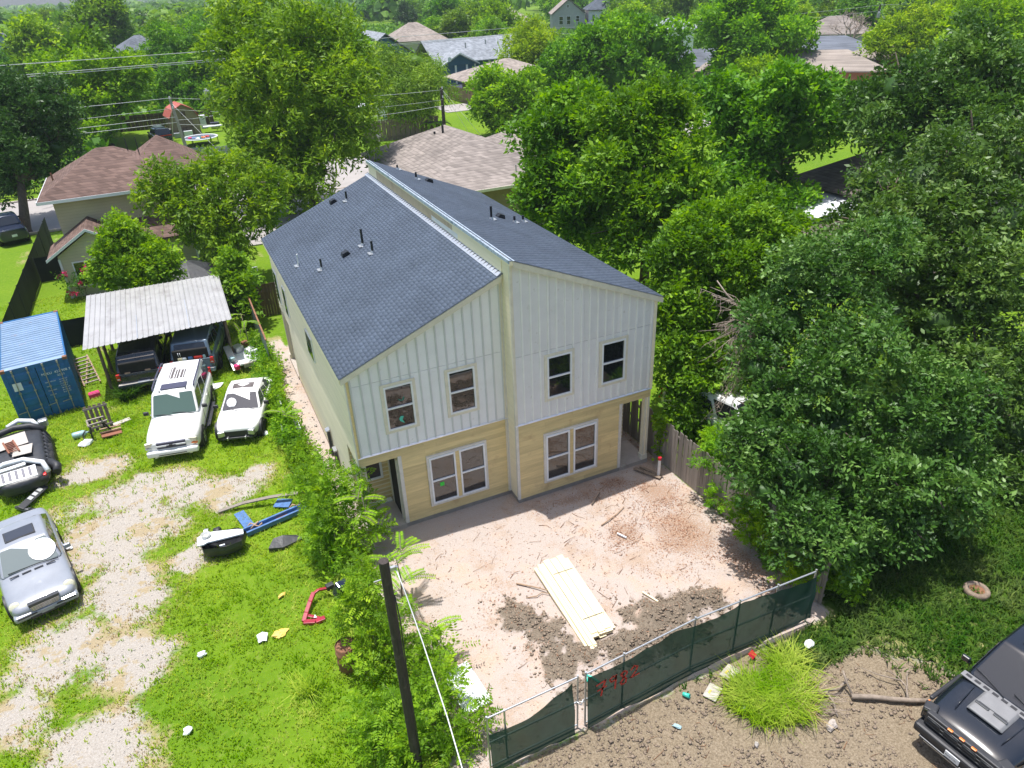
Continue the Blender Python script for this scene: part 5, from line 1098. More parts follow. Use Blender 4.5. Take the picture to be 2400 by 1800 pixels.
def car(name, label, cat, loc, fwd, S):
    T = thing(name, label, cat, loc, math.atan2(fwd[1], fwd[0])); W, L_, H_ = S['W']/2, S['L'], S['H']; P = M[S['paint']]; GL = M[S.get('glass', 'car_glass')]
    f, b = L_/2, -L_/2; zs = S.get('zs', .30); zh, zc, zb = S['zh'], S['zc'], S['zb']; xc, xf, xr, xb = S['xc'], S['xf'], S['xr'], S['xb']; zd = S.get('zd', zb); wt = S.get('wt', .80)*W; wb = S.get('wb', .955)*W
    if S.get('nobumper'): st = [(f-.12, .66*W, .42, zh-.10, .02), (f-.2, .84*W, .36, zh-.04, .03)]
    else: st = [(f, .62*W, zs+.12, zh-.20, .0), (f-.06, .84*W, zs+.02, zh-.12, .02), (f-.28, .95*W, zs-.02, zh-.03, .04)]
    st += [(f-.75, W, zs-.05, zh, .05), ((f-.75+xc)/2, W, zs-.08, (zh+zc)/2+.01, .05), (xc, W, zs-.08, zc, .04), ((xc+xr)/2, W, zs-.08, zb, .02), (xb, W, zs-.05, (zb+zd)/2 if zd < zb else zb, .02), (b+.32, .97*W, zs, zd, .02), (b+.07, .90*W, zs+.04, zd-.05, .01), (b, .72*W, zs+.14, zd-.14, 0)]
    body = loft('body', st, P, T)
    # cabin
    z0, z1 = zb-.03, H_; A = [(xc, wb*.93, zc-.01), (xb, wb*.95, max(zd, zb)-.03 if zd >= zb else zd+.0)]; mid = (xc+xb)/2
    cb0 = [(xc-.02, wb*.94, zc-.02), (xb+.0, wb*.94, (zd if zd < zb else zb)-.02)]; tp = [(xf, wt, z1-.04), (xr, wt, z1-.05)]
    V = [(cb0[0][0], -cb0[0][1], cb0[0][2]), (cb0[0][0], cb0[0][1], cb0[0][2]), (cb0[1][0], cb0[1][1], cb0[1][2]), (cb0[1][0], -cb0[1][1], cb0[1][2]), (tp[0][0], -tp[0][1], tp[0][2]), (tp[0][0], tp[0][1], tp[0][2]), (tp[1][0], tp[1][1], tp[1][2]), (tp[1][0], -tp[1][1], tp[1][2])]
    m = MB(); xm = (xf+xr)/2
    V2 = V + [(xm, -wt*1.02, z1-.01), (xm, wt*1.02, z1-.01), (xm, 0, z1+.025), (xf, 0, z1-.012), (xr, 0, z1-.02)]
    m.add(V2, [(0, 1, 5, 11, 4), (1, 2, 6, 9, 5), (3, 0, 4, 8, 7), (2, 3, 7, 12, 6), (4, 11, 10, 8), (11, 5, 9, 10), (8, 10, 12, 7), (10, 9, 6, 12), (0, 3, 2, 1)], True)
    cab = m.build('cabin', P, T); bv = cab.modifiers.new('b', 'BEVEL'); bv.width = .07; bv.segments = 3; bv.limit_method = 'ANGLE'; bv.angle_limit = R(25); baked(cab); cab.data.polygons.foreach_set('use_smooth', np.ones(len(cab.data.polygons), bool))
    v = [Vector(q) for q in V]
    pane(v[0], v[1], v[5], v[4], (.05, .05, .06, .07), .012, M[S.get('wind', S.get('glass', 'car_glass'))], T, 'windshield')
    pane(v[2], v[3], v[7], v[6], (.09, .09, .14 if S.get('kind') == 'suv' else .10, .10), .012, GL, T, 'rear_window')
    n_ = S.get('panes', 3)
    cuts = S.get('cuts', [i/n_ for i in range(n_+1)])
    for s in (1, -1):
        lo = (v[1], v[2], v[6], v[5]) if s == 1 else (v[3], v[0], v[4], v[7])
        for u0, u1 in zip(cuts, cuts[1:]):
            a, b_ = u0+.02, u1-.02
            if s == -1: a, b_ = 1-b_, 1-a
            # lower edge starts at the belt line
            def Q(u, vv): return lo[0].lerp(lo[1], u).lerp(lo[3].lerp(lo[2], u), vv)
            pane(Q(a, .10), Q(b_, .10), Q(b_, .86), Q(a, .86), (0, 0, 0, 0), .012, GL, T, 'window', corner=.25)
    wbx = S['base']; fx = S['fx']; r = S['r']; wd = S.get('wd', .24)
    for x in (fx, fx-wbx):
        for s in (1, -1):
            archdisc(x, s*(W-.004), r, T)
            if not (S.get('nowheel') and x == fx and s == 1): wheel(x, s*(W-wd/2+.022), r, wd, T, S.get('rim', 'rim'), S.get('steer', 0) if x == fx else 0)
    for s in (1, -1):
        m = MB(); m.box((xc-.30, s*(W+.10), zc+.10), (.10, .20, .15), 0, 0, 0); m.build('mirror', M[S.get('mirror', S['paint'])], T, bevel=.03)
        m = MB(); m.bb(fx-wbx+r*1.25, fx-r*1.25, s*(W-.02)-.015, s*(W-.02)+.015, zs+.08*0-.02, zs+.06); m.build('sill', M['plastic_black'], T)
        for xs in S.get('seams', (S['xc']-.35, (S['xc']+S['xb'])/2-.05, S['xb']+.25)):   # door gaps
            m = MB(); m.bb(xs-.008, xs+.008, s*(W+.001)-.006, s*(W+.001)+.003, zs+.12, zb-.02); m.build('door_gap', M['plastic_black'], T)
        for xd in S.get('doors', (.25, -.75)):
            m = MB(); m.bb(xd-.10, xd+.10, s*(W-.002)-.012, s*(W-.002)+.012, zb-.16, zb-.13); m.build('door_handle', M[S.get('handle', S['paint'])], T)
    return T, W, f, b
def bx(T, name, c, d, mat, bevel=.0, rz=0, ry=0, rx=0): m = MB(); m.box(c, d, rz, rx, ry); return m.build(name, M[mat], T, bevel=bevel)
# white off-roader
T, W, f, b = car('white_wagon', 'large white off-roader with roof rails and dirty roof facing the camera', 'off-roader', (-10.08, 10.42, 0), (-.19, -.98), dict(W=2.0, L=5.45, H=1.92, zh=1.06, zc=1.14, zb=1.18, xc=1.12, xf=.48, xr=-2.30, xb=-2.62, base=3.3, fx=1.72, r=.385, paint='car_white', glass='car_glass_grey', wind='car_glass_green', kind='suv', cuts=[0, .30, .58, 1.0], mirror='plastic_black', doors=(.55, -.5)))
for s in (1, -1):
    bx(T, 'headlight', (f-.10, s*.74, .86), (.12, .40, .17), 'lamp_yellowed', .03, s*-.22); bx(T, 'indicator', (f-.08, s*.74, .72), (.10, .40, .07), 'lamp_amber' if s == 1 else 'lamp_clear', .02, s*-.22)
    bx(T, 'fog_light', (f+.035, s*.62, .36), (.06, .12, .09), 'lamp_clear', .02)
    m = MB(); m.tube([(.30, s*.78, 1.93), (.15, s*.78, 2.0), (-.9, s*.80, 2.02), (-2.0, s*.78, 2.0), (-2.2, s*.78, 1.92)], .032, 6); m.build('roof_rail', M['rail_blue'], T)
    bx(T, 'running_board', (-.05, s*(W+.06), .34), (2.0, .16, .06), 'plastic_black', .02); bx(T, 'tail_light', (b+.02, s*.86, 1.0), (.08, .16, .45), 'lamp_red', .02)
bx(T, 'grille', (f-.035, 0, .79), (.10, 1.04, .26), 'rail_blue', .02); bx(T, 'grille_bar', (f+.005, 0, .79), (.06, 1.05, .07), 'car_white', .02); bx(T, 'badge', (f+.04, 0, .79), (.03, .34, .05), 'plastic_black', .01); bx(T, 'badge', (f+.042, 0, .79), (.03, .13, .10), 'plastic_black', .01)
bx(T, 'bumper', (f-.02, 0, .49), (.26, 1.86, .24), 'car_white', .06); bx(T, 'bumper_slot', (f+.112, 0, .45), (.02, 1.0, .03), 'plastic_black')
bx(T, 'sunroof', (.08, 0, 1.945), (.46, .98, .015), 'rail_blue', .005)
for y in (-.36, -.12, .13, .38):
    bx(T, 'roof_rib', (-1.05, y+.12, 1.948), (1.3, .025, .012), 'car_white')
for y, l, x in ((.22, .72, -.95), (.0, .80, -.95), (-.22, 1.0, -1.1)): bx(T, 'roof_stain', (x, y, 1.947), (l, .16, .006), 'stain')
for s in (.5, -.5): bx(T, 'washer_nozzle', (.42, s, 1.925), (.05, .05, .04), 'plastic_black')
m = MB(); m.tube([(1.18, .75, 1.16), (1.06, .3, 1.21), (1.02, -.1, 1.22)], .014, 5); m.tube([(1.18, .0, 1.17), (1.06, -.4, 1.21), (1.02, -.75, 1.22)], .014, 5); m.build('wiper', M['plastic_black'], T)
# white sedan without its front bumper
T, W, f, b = car('wrecked_sedan', 'white sedan missing its front bumper parked beside the weeds', 'sedan', (-7.65, 9.75, 0), (-.30, -.954), dict(W=1.80, L=4.30, H=1.36, zh=.80, zc=.90, zb=.90, zd=.86, xc=.86, xf=.06, xr=-1.02, xb=-1.55, base=2.62, fx=1.38, r=.33, paint='car_white', glass='car_glass_grey', wt=.70, zs=.28, nobumper=True, cuts=[0, .36, .70, 1.0], mirror='plastic_black', rim='plastic_black', doors=(.2, -.7)))
bx(T, 'radiator_bay', (f-.22, 0, .46), (.20, 1.40, .34), 'plastic_black'); bx(T, 'crash_beam', (f-.10, 0, .34), (.08, 1.2, .08), 'dark_metal', .01)
for s in (1, -1):
    bx(T, 'headlight', (f-.12, s*.58, .56), (.16, .26, .22), 'galv', .03, s*-.3); bx(T, 'bracket', (f-.04, s*.34, .38), (.16, .05, .10), 'galv', .01)
bx(T, 'sunroof', (-.40, 0, 1.362), (.40, .84, .02), 'stain', .01)
m = MB(); m.disc((0, 0, 0), .2, 'z', 12); o = m.build('airbag', M['bag'], T); o.location = (.55, -.35, 1.12); o.rotation_euler = (0, R(48), 0)
m = MB(); m.tube([(.92, .6, .93), (.80, .2, .98)], .012, 5); m.tube([(.92, -.1, .94), (.80, -.5, .98)], .012, 5); m.build('wiper', M['plastic_black'], T)
# silver sedan
T, W, f, b = car('silver_sedan', 'dusty silver sedan with twin oval headlights at the left edge', 'sedan', (-14.93, 3.22, 0), (.242, -.97), dict(W=1.84, L=4.82, H=1.45, zh=.80, zc=.93, zb=.96, zd=.95, xc=.98, xf=.15, xr=-1.05, xb=-1.75, base=2.85, fx=1.55, r=.34, paint='car_silver', glass='car_glass', wind='car_glass_pale', wt=.72, zs=.26, cuts=[0, .36, .70, 1.0], doors=(.2, -.7)))
for s in (1, -1):
    for x, y, r1, r2 in ((f-.27, .70, .185, .15), (f-.15, .475, .115, .10)):
        m = MB(); m.lathe([(0, .05), (.6, .045), (.9, .025), (1.0, 0), (1.0, -.06)], n=20); o = m.build('headlight', M['lamp_yellowed'], T); o.scale = (r2, r1*.85, 1); o.location = (x, s*y, .70 if y > .6 else .665); o.rotation_euler = (0, R(52), s*.25)
m = MB(); m.prism([(-.40, .78), (.40, .78), (.33, .54), (-.33, .54)], 'x', f-.12, f+.02); o = m.build('grille', M['dark_metal'], T)
for i in range(6): z = .56+i*.038; bx(T, 'grille_bar', (f+.01-.012*i*.4+.05*0, 0, z), (.05, .66+i*.025, .016), 'chrome')
bx(T, 'bumper', (f-.10, 0, .43), (.30, 1.66, .20), 'car_silver', .07); bx(T, 'intake', (f+.035, 0, .35), (.04, .9, .09), 'plastic_black', .01); bx(T, 'bumper_strip', (f+.05, .5, .47), (.02, .5, .04), 'plastic_black'); bx(T, 'bumper_strip', (f+.05, -.5, .47), (.02, .5, .04), 'plastic_black'); bx(T, 'plate', (f+.06, .0, .44), (.02, .32, .12), 'car_silver')
bx(T, 'sunroof', (-.32, 0, 1.462), (.55, .82, .02), 'plastic_black', .01); bx(T, 'sunroof', (-.32, 0, 1.474), (.48, .74, .006), 'car_glass_grey')
m = MB(); m.tube([(1.02, .7, .96), (.93, .2, 1.0), (.90, -.6, 1.0)], .016, 5); m.build('wiper', M['plastic_black'], T)
for i in range(4): bx(T, 'hood_vent', (1.10, -.48+i*.32, .972), (.05, .24, .012), 'plastic_black', 0, .03)
m = MB(); m.disc((0, 0, 0), .36, 'z', 18); o = m.build('sunshade', M['sheet_white'], T); o.location = (.575, .40, 1.188); o.rotation_euler = (0, R(31.7), 0)
# black pickup, front half in the picture
T, W, f, b = car('black_pickup', 'black pickup with grey hood scoop and amber grille lights at lower right', 'pickup', (7.36, -13.38, 0), (-.9955, -.095), dict(W=2.0, L=5.9, H=1.98, zh=1.16, zc=1.30, zb=1.34, zd=1.36, xc=1.46, xf=.50, xr=-1.10, xb=-1.42, base=3.65, fx=1.90, r=.44, wd=.30, paint='car_black', glass='car_glass', wt=.78, zs=.50, cuts=[0, .5, 1.0], mirror='car_black', rim='plastic_black', kind='suv'))
bx(T, 'grille', (f-.02, 0, .97), (.16, 1.62, .36), 'plastic_black', .03)
for i in range(3): bx(T, 'grille_bar', (f+.06, 0, .86+i*.10), (.04, 1.5, .022), 'dark_metal', .005)
for i in range(4):
    m = MB(); y = -.6+i*.4; m.tube([(f+.075, y-.15, .92), (f+.075, y-.15, 1.02), (f+.08, y+.15, 1.02), (f+.08, y+.15, .92)], .015, 5); m.build('grille_slot', M['dark_metal'], T)
for y in (-.26, 0, .26): bx(T, 'marker_light', (f+.045, y, 1.135), (.07, .11, .03), 'lamp_amber', .006)
for s in (1, -1):
    bx(T, 'headlight', (f-.16, s*.83, .98), (.26, .28, .34), 'plastic_black', .03, s*-.3); bx(T, 'headlight_lens', (f-.085, s*.835, .98), (.15, .20, .28), 'lamp_clear' if s == 1 else 'car_glass', .03, s*-.3); bx(T, 'side_marker', (f-.36, s*1.0, .97), (.10, .03, .07), 'lamp_amber', .005)
    bx(T, 'fender_flare', (1.90, s*1.02, .98), (1.15, .10, .10), 'plastic_black', .04)
bx(T, 'bumper', (f+.02, 0, .64), (.34, 1.86, .24), 'plastic_black', .06); bx(T, 'bumper_trim', (f+.10, 0, .50), (.22, 1.5, .05), 'dark_metal', .02); bx(T, 'skid_plate', (f+.02, 0, .44), (.3, 1.3, .10), 'galv', .03)
pl = bx(T, 'plate', (f+.20, .0, .62), (.02, .32, .16), 'plate'); text('PWX 7101', .055, M['plastic_black'], T, (f+.212, -.14, .59), (R(90), 0, R(90)))
m = MB(); m.prism([(-.40, 0), (.40, 0), (.33, .075), (-.33, .075)], 'x', -.35, .35); o = m.build('hood_scoop', M['hood_grey'], T, bevel=.03); o.location = (1.92, 0, 1.265); o.rotation_euler = (0, R(5.5), 0)
for y in (-.2, .2): bx(T, 'scoop_bar', (2.02, y, 1.347), (.07, .30, .02), 'dark_metal', .008)
bx(T, 'scoop_slot', (1.95, 0, 1.352), (.05, .6, .012), 'hood_grey', .004)
m = MB(); m.bb(1.42, 1.60, -.95, .95, 1.30, 1.335); m.build('cowl', M['hood_grey'], T, bevel=.01)
for i in range(9): bx(T, 'cowl_vent', (1.51, -.8+i*.2, 1.339), (.07, .13, .008), 'plastic_black')
m = MB(); m.tube([(1.46, .85, 1.36), (1.33, .3, 1.45), (1.30, .05, 1.48)], .014, 5); m.tube([(1.46, -.05, 1.36), (1.33, -.55, 1.45), (1.30, -.8, 1.47)], .014, 5); m.build('wiper', M['plastic_black'], T)
bx(T, 'sunroof', (-.10, 0, 2.0), (.72, .95, .015), 'car_glass', .01); 
for y in (-.52, .52): m = MB(); m.tube([(f-.5, y, 1.215), (2.1, y*1.05, 1.245), (1.65, y*1.1, 1.285)], .010, 5); m.build('hood_crease', M['car_black'], T)
for s in (1, -1): bx(T, 'bed_rail', (-2.1, s*.98, 1.38), (1.5, .10, .05), 'plastic_black', .02)
# two wagons under the carport, tails towards the camera, rear glass lifted
def tail(T, W, b, paint, H_, stepmat, tl=.30, zt=1.02):
    bx(T, 'tailgate_opening', (b+.10, 0, 1.36), (.16, 1.50, .50), 'dark', .04)
    for s in (1, -1): bx(T, 'tail_light', (b+.045, s*(W-.13), .98), (.10, .17, tl), 'lamp_red', .03); bx(T, 'reverse_lamp', (b+.035, s*(W-.13), .90), (.095, .12, .07), 'lamp_clear', .02)
    bx(T, 'rear_bumper', (b-.04, 0, .55), (.24, 1.92, .20), paint, .05); bx(T, 'bumper_step', (b-.06, 0, .662), (.20, 1.84, .025), stepmat, .006); bx(T, 'gate_edge', (b+.005, 0, 1.10), (.10, 1.62, .05), paint, .015)
T, W, f, b = car('dark_wagon', 'dark grey off-roader with open tailgate under the left half of the carport', 'off-roader', (-11.30, 16.75, 0), (.10, .995), dict(W=2.0, L=5.1, H=1.90, zh=1.06, zc=1.14, zb=1.16, xc=1.1, xf=.45, xr=-2.15, xb=-2.50, base=2.95, fx=1.65, r=.38, paint='car_dark', glass='car_glass', kind='suv', cuts=[0, .32, .62, 1.0]))
tail(T, W, b, 'car_dark', 1.9, 'cardboard'); bx(T, 'rear_visor', (b+.44, 0, 1.78), (.40, 1.5, .03), 'car_glass', .01, 0, R(-35)); bx(T, 'bumper_towel', (b-.09, -.12, .69), (.24, .5, .03), 'car_silver', .01)
for c in ((b+.03, .45, 1.14), (b+.03, -.38, 1.15)): bx(T, 'cargo', c, (.12, .24, .08), 'wood_tan', .03)
T, W, f, b = car('blue_wagon', 'slate blue off-roader with open loaded tailgate under the right half of the carport', 'off-roader', (-8.85, 16.75, 0), (.20, .98), dict(W=1.98, L=5.0, H=1.90, zh=1.06, zc=1.14, zb=1.16, xc=1.1, xf=.45, xr=-2.1, xb=-2.45, base=2.95, fx=1.6, r=.38, paint='car_blue', glass='car_glass', kind='suv', cuts=[0, .32, .62, 1.0]))
tail(T, W, b, 'car_blue', 1.9, 'chrome'); bx(T, 'plate', (b-.165, .05, .55), (.02, .3, .15), 'plate'); bx(T, 'gate_handle', (b-.01, 0, .92), (.06, .26, .10), 'plastic_black', .02)
for y, mt, d in ((.45, 'lumber', (.2, .24, .16)), (.28, 'paint_white', (.2, .2, .14)), (.02, 'blue_paint', (.18, .22, .16)), (-.32, 'paint_red', (.2, .40, .16)), (-.58, 'bottle', (.16, .14, .2))): bx(T, 'cargo', (b+.07, y, 1.20), d, mt, .05)
m = MB(); 
for y in (.42, .50): m.tube([(b+.0, y, 1.52), (b-.02, y-.02, 1.36)], .012, 5)
m.build('cord', M['paint_white'], T)
# the covered wreck at the left edge
CW = thing('covered_wreck', 'car wreck under black sheeting piled with bumpers and body panels', 'wreck', (-15.85, 9.75, 0), R(-82))
loft('body', [(2.05, .55, .25, .72, .02), (1.7, .85, .2, .80, .03), (1.0, .92, .2, .92, .04), (.3, .92, .2, 1.05, .05), (-.9, .92, .2, 1.08, .05), (-1.6, .9, .2, .95, .03), (-2.0, .75, .25, .8, .02)], M['tarp_black'], CW)
for x in (-.2, .5): 
    m = MB(); m.lathe([(.15, -.1), (.36, -.12), (.40, 0), (.36, .12), (.15, .1)], (x*1.0, .98, .40), 'y', 18); m.build('wheel', M['tire'], CW)
m = MB()
for i in range(9): m.tube([(-1.3+i*.3, .90, .95), (-1.28+i*.3, 1.02, .6), (-1.25+i*.3, 1.06, .15)], .05, 6, .07)
m.build('sheet_fold', M['tarp_black'], CW)
bx(CW, 'cardboard_sheet', (-.55, -.1, 1.155), (1.0, 1.0, .02), 'cardboard', 0, .08); bx(CW, 'cardboard_sheet', (.35, .22, 1.14), (.7, .62, .02), 'cardboard', 0, -.1)
# brown louvred shutter on top
for y in (-.16, .16): bx(CW, 'shutter_stile', (-.05, -.12+y, 1.20), (1.0, .06, .05), 'wood_brown', .005, .18)
for i in range(7): bx(CW, 'shutter_slat', (-.45+i*.13, -.19+i*.024, 1.195), (.035, .28, .03), 'wood_brown', .0, .18)
def bumper(pts, mat, r0, nm='spare_bumper'): m = MB(); m.tube(pts, r0, 8); return m.build(nm, M[mat], CW)
bumper([(-1.35, -1.1, .95), (-1.55, -.6, 1.10), (-1.62, 0, 1.16), (-1.55, .55, 1.1), (-1.3, 1.0, .9)], 'plastic_black', .13); bumper([(-2.1, -.25, 1.02), (-2.3, .15, 1.1), (-2.15, .6, 1.0), (-1.9, .75, .85)], 'sheet_white', .10)
bumper([(1.15, -1.0, 1.0), (1.0, -.4, 1.12), (1.05, .2, 1.12), (1.35, .75, .95), (1.75, .85, .75)], 'sheet_white', .095)
bumper([(1.75, -.75, .5), (1.9, 0, .58), (1.8, .8, .55)], 'plastic_black', .14); bumper([(1.2, .95, .8), (1.5, 1.15, .72), (1.75, 1.1, .62)], 'plastic_black', .15)
# upright pale grille panel with dark slots
gq = bx(CW, 'grille_panel', (1.62, -.10, .86), (.50, 1.25, .07), 'sheet_white', .02, 0, R(25))
for i in range(5): bx(CW, 'grille_slot', (1.62, -.52+i*.21, .90), (.40, .09, .02), 'rail_blue', .005, 0, R(25))
bx(CW, 'grille_strip', (1.30, -.25, 1.06), (.14, 1.0, .05), 'sheet_white', .02, .06, R(15)); bx(CW, 'lamp_shell', (1.78, .72, .66), (.2, .12, .14), 'lamp_red', .03); bx(CW, 'headlamp', (-2.05, .95, .85), (.3, .35, .3), 'galv', .06)
SB = thing('spare_bumper', 'black bumper with slotted grille lying below the covered wreck', 'bumper', (-15.35, 7.45, .12), R(58)); m = MB(); m.box((0, 0, .12), (1.3, .26, .08), 0, R(25)); m.build('shell', M['plastic_black'], SB, bevel=.03)
for i in range(3): bx(SB, 'grille_insert', (-.12+i*.24, -.01, .175), (.16, .15, .02), 'lamp_clear', .004, 0, 0, R(25))
m = MB(); m.tube([(-15.9, 7.3, .1), (-15.6, 6.9, .15), (-15.2, 6.75, .1)], .07, 6); m.tube([(-15.5, 7.0, .1), (-15.35, 6.7, .25)], .05, 6); tag(m.build('metal_scrap', M['dark_metal']), 'twisted dark metal scrap below the covered wreck', 'scrap')
# distant cars
T, W, f, b = car('parked_suv', 'black sport utility car parked on the lawn near the shed', 'car', (-8.4, 80.3, 0), (-.18, .98), dict(W=1.95, L=4.9, H=1.78, zh=1.0, zc=1.08, zb=1.10, xc=1.0, xf=.35, xr=-2.0, xb=-2.35, base=2.85, fx=1.5, r=.38, paint='car_dark', glass='car_glass_grey', kind='suv'))
bx(T, 'tail_light', (b+.0, .0, 1.06), (.06, 1.7, .10), 'lamp_red', .01); bx(T, 'roof_box', (-.2, 0, 1.82), (1.6, 1.0, .03), 'car_silver', .01)
T, W, f, b = car('parked_suv', 'dark pickup parked under the dark oak at the left edge', 'car', (-20.3, 45.6, 0), (-.3, .954), dict(W=2.0, L=5.4, H=1.85, zh=1.05, zc=1.12, zb=1.15, zd=1.15, xc=1.1, xf=.4, xr=-.9, xb=-1.2, base=3.3, fx=1.7, r=.40, paint='car_navy', glass='car_glass_grey', kind='suv', cuts=[0, .5, 1]))
bx(T, 'plate', (b-.02, 0, .75), (.03, .34, .17), 'plate'); bx(T, 'tailgate', (b+.02, 0, .98), (.06, 1.6, .40), 'car_navy', .02)
T, W, f, b = car('parked_van', 'white van half hidden under the oak behind the privacy fence', 'van', (8.9, -.4, 0), (.25, -.97), dict(W=1.95, L=5.0, H=1.95, zh=1.05, zc=1.15, zb=1.16, xc=1.5, xf=.85, xr=-2.2, xb=-2.4, base=2.95, fx=1.6, r=.36, paint='car_white', glass='car_glass', kind='suv'))
for s in (1, -1): bx(T, 'tail_light', (b+.02, s*.85, 1.1), (.08, .15, .5), 'lamp_red', .02)
T, W, f, b = car('street_car', 'white car parked on the far street beside the bare tree', 'car', (107.5, 92, 0), (.6, -.8), dict(W=1.85, L=4.6, H=1.45, zh=.85, zc=.95, zb=.97, zd=.95, xc=.95, xf=.1, xr=-1.0, xb=-1.6, base=2.75, fx=1.45, r=.33, paint='car_white', glass='car_glass_grey', wt=.74))
T, W, f, b = car('street_car', 'silver car parked on the far street below the yellow trees', 'car', (113, 90, 0), (.6, -.8), dict(W=1.85, L=4.6, H=1.45, zh=.85, zc=.95, zb=.97, zd=.95, xc=.95, xf=.1, xr=-1.0, xb=-1.6, base=2.75, fx=1.45, r=.33, paint='car_silver', glass='car_glass_grey', wt=.74))
HAZE = True
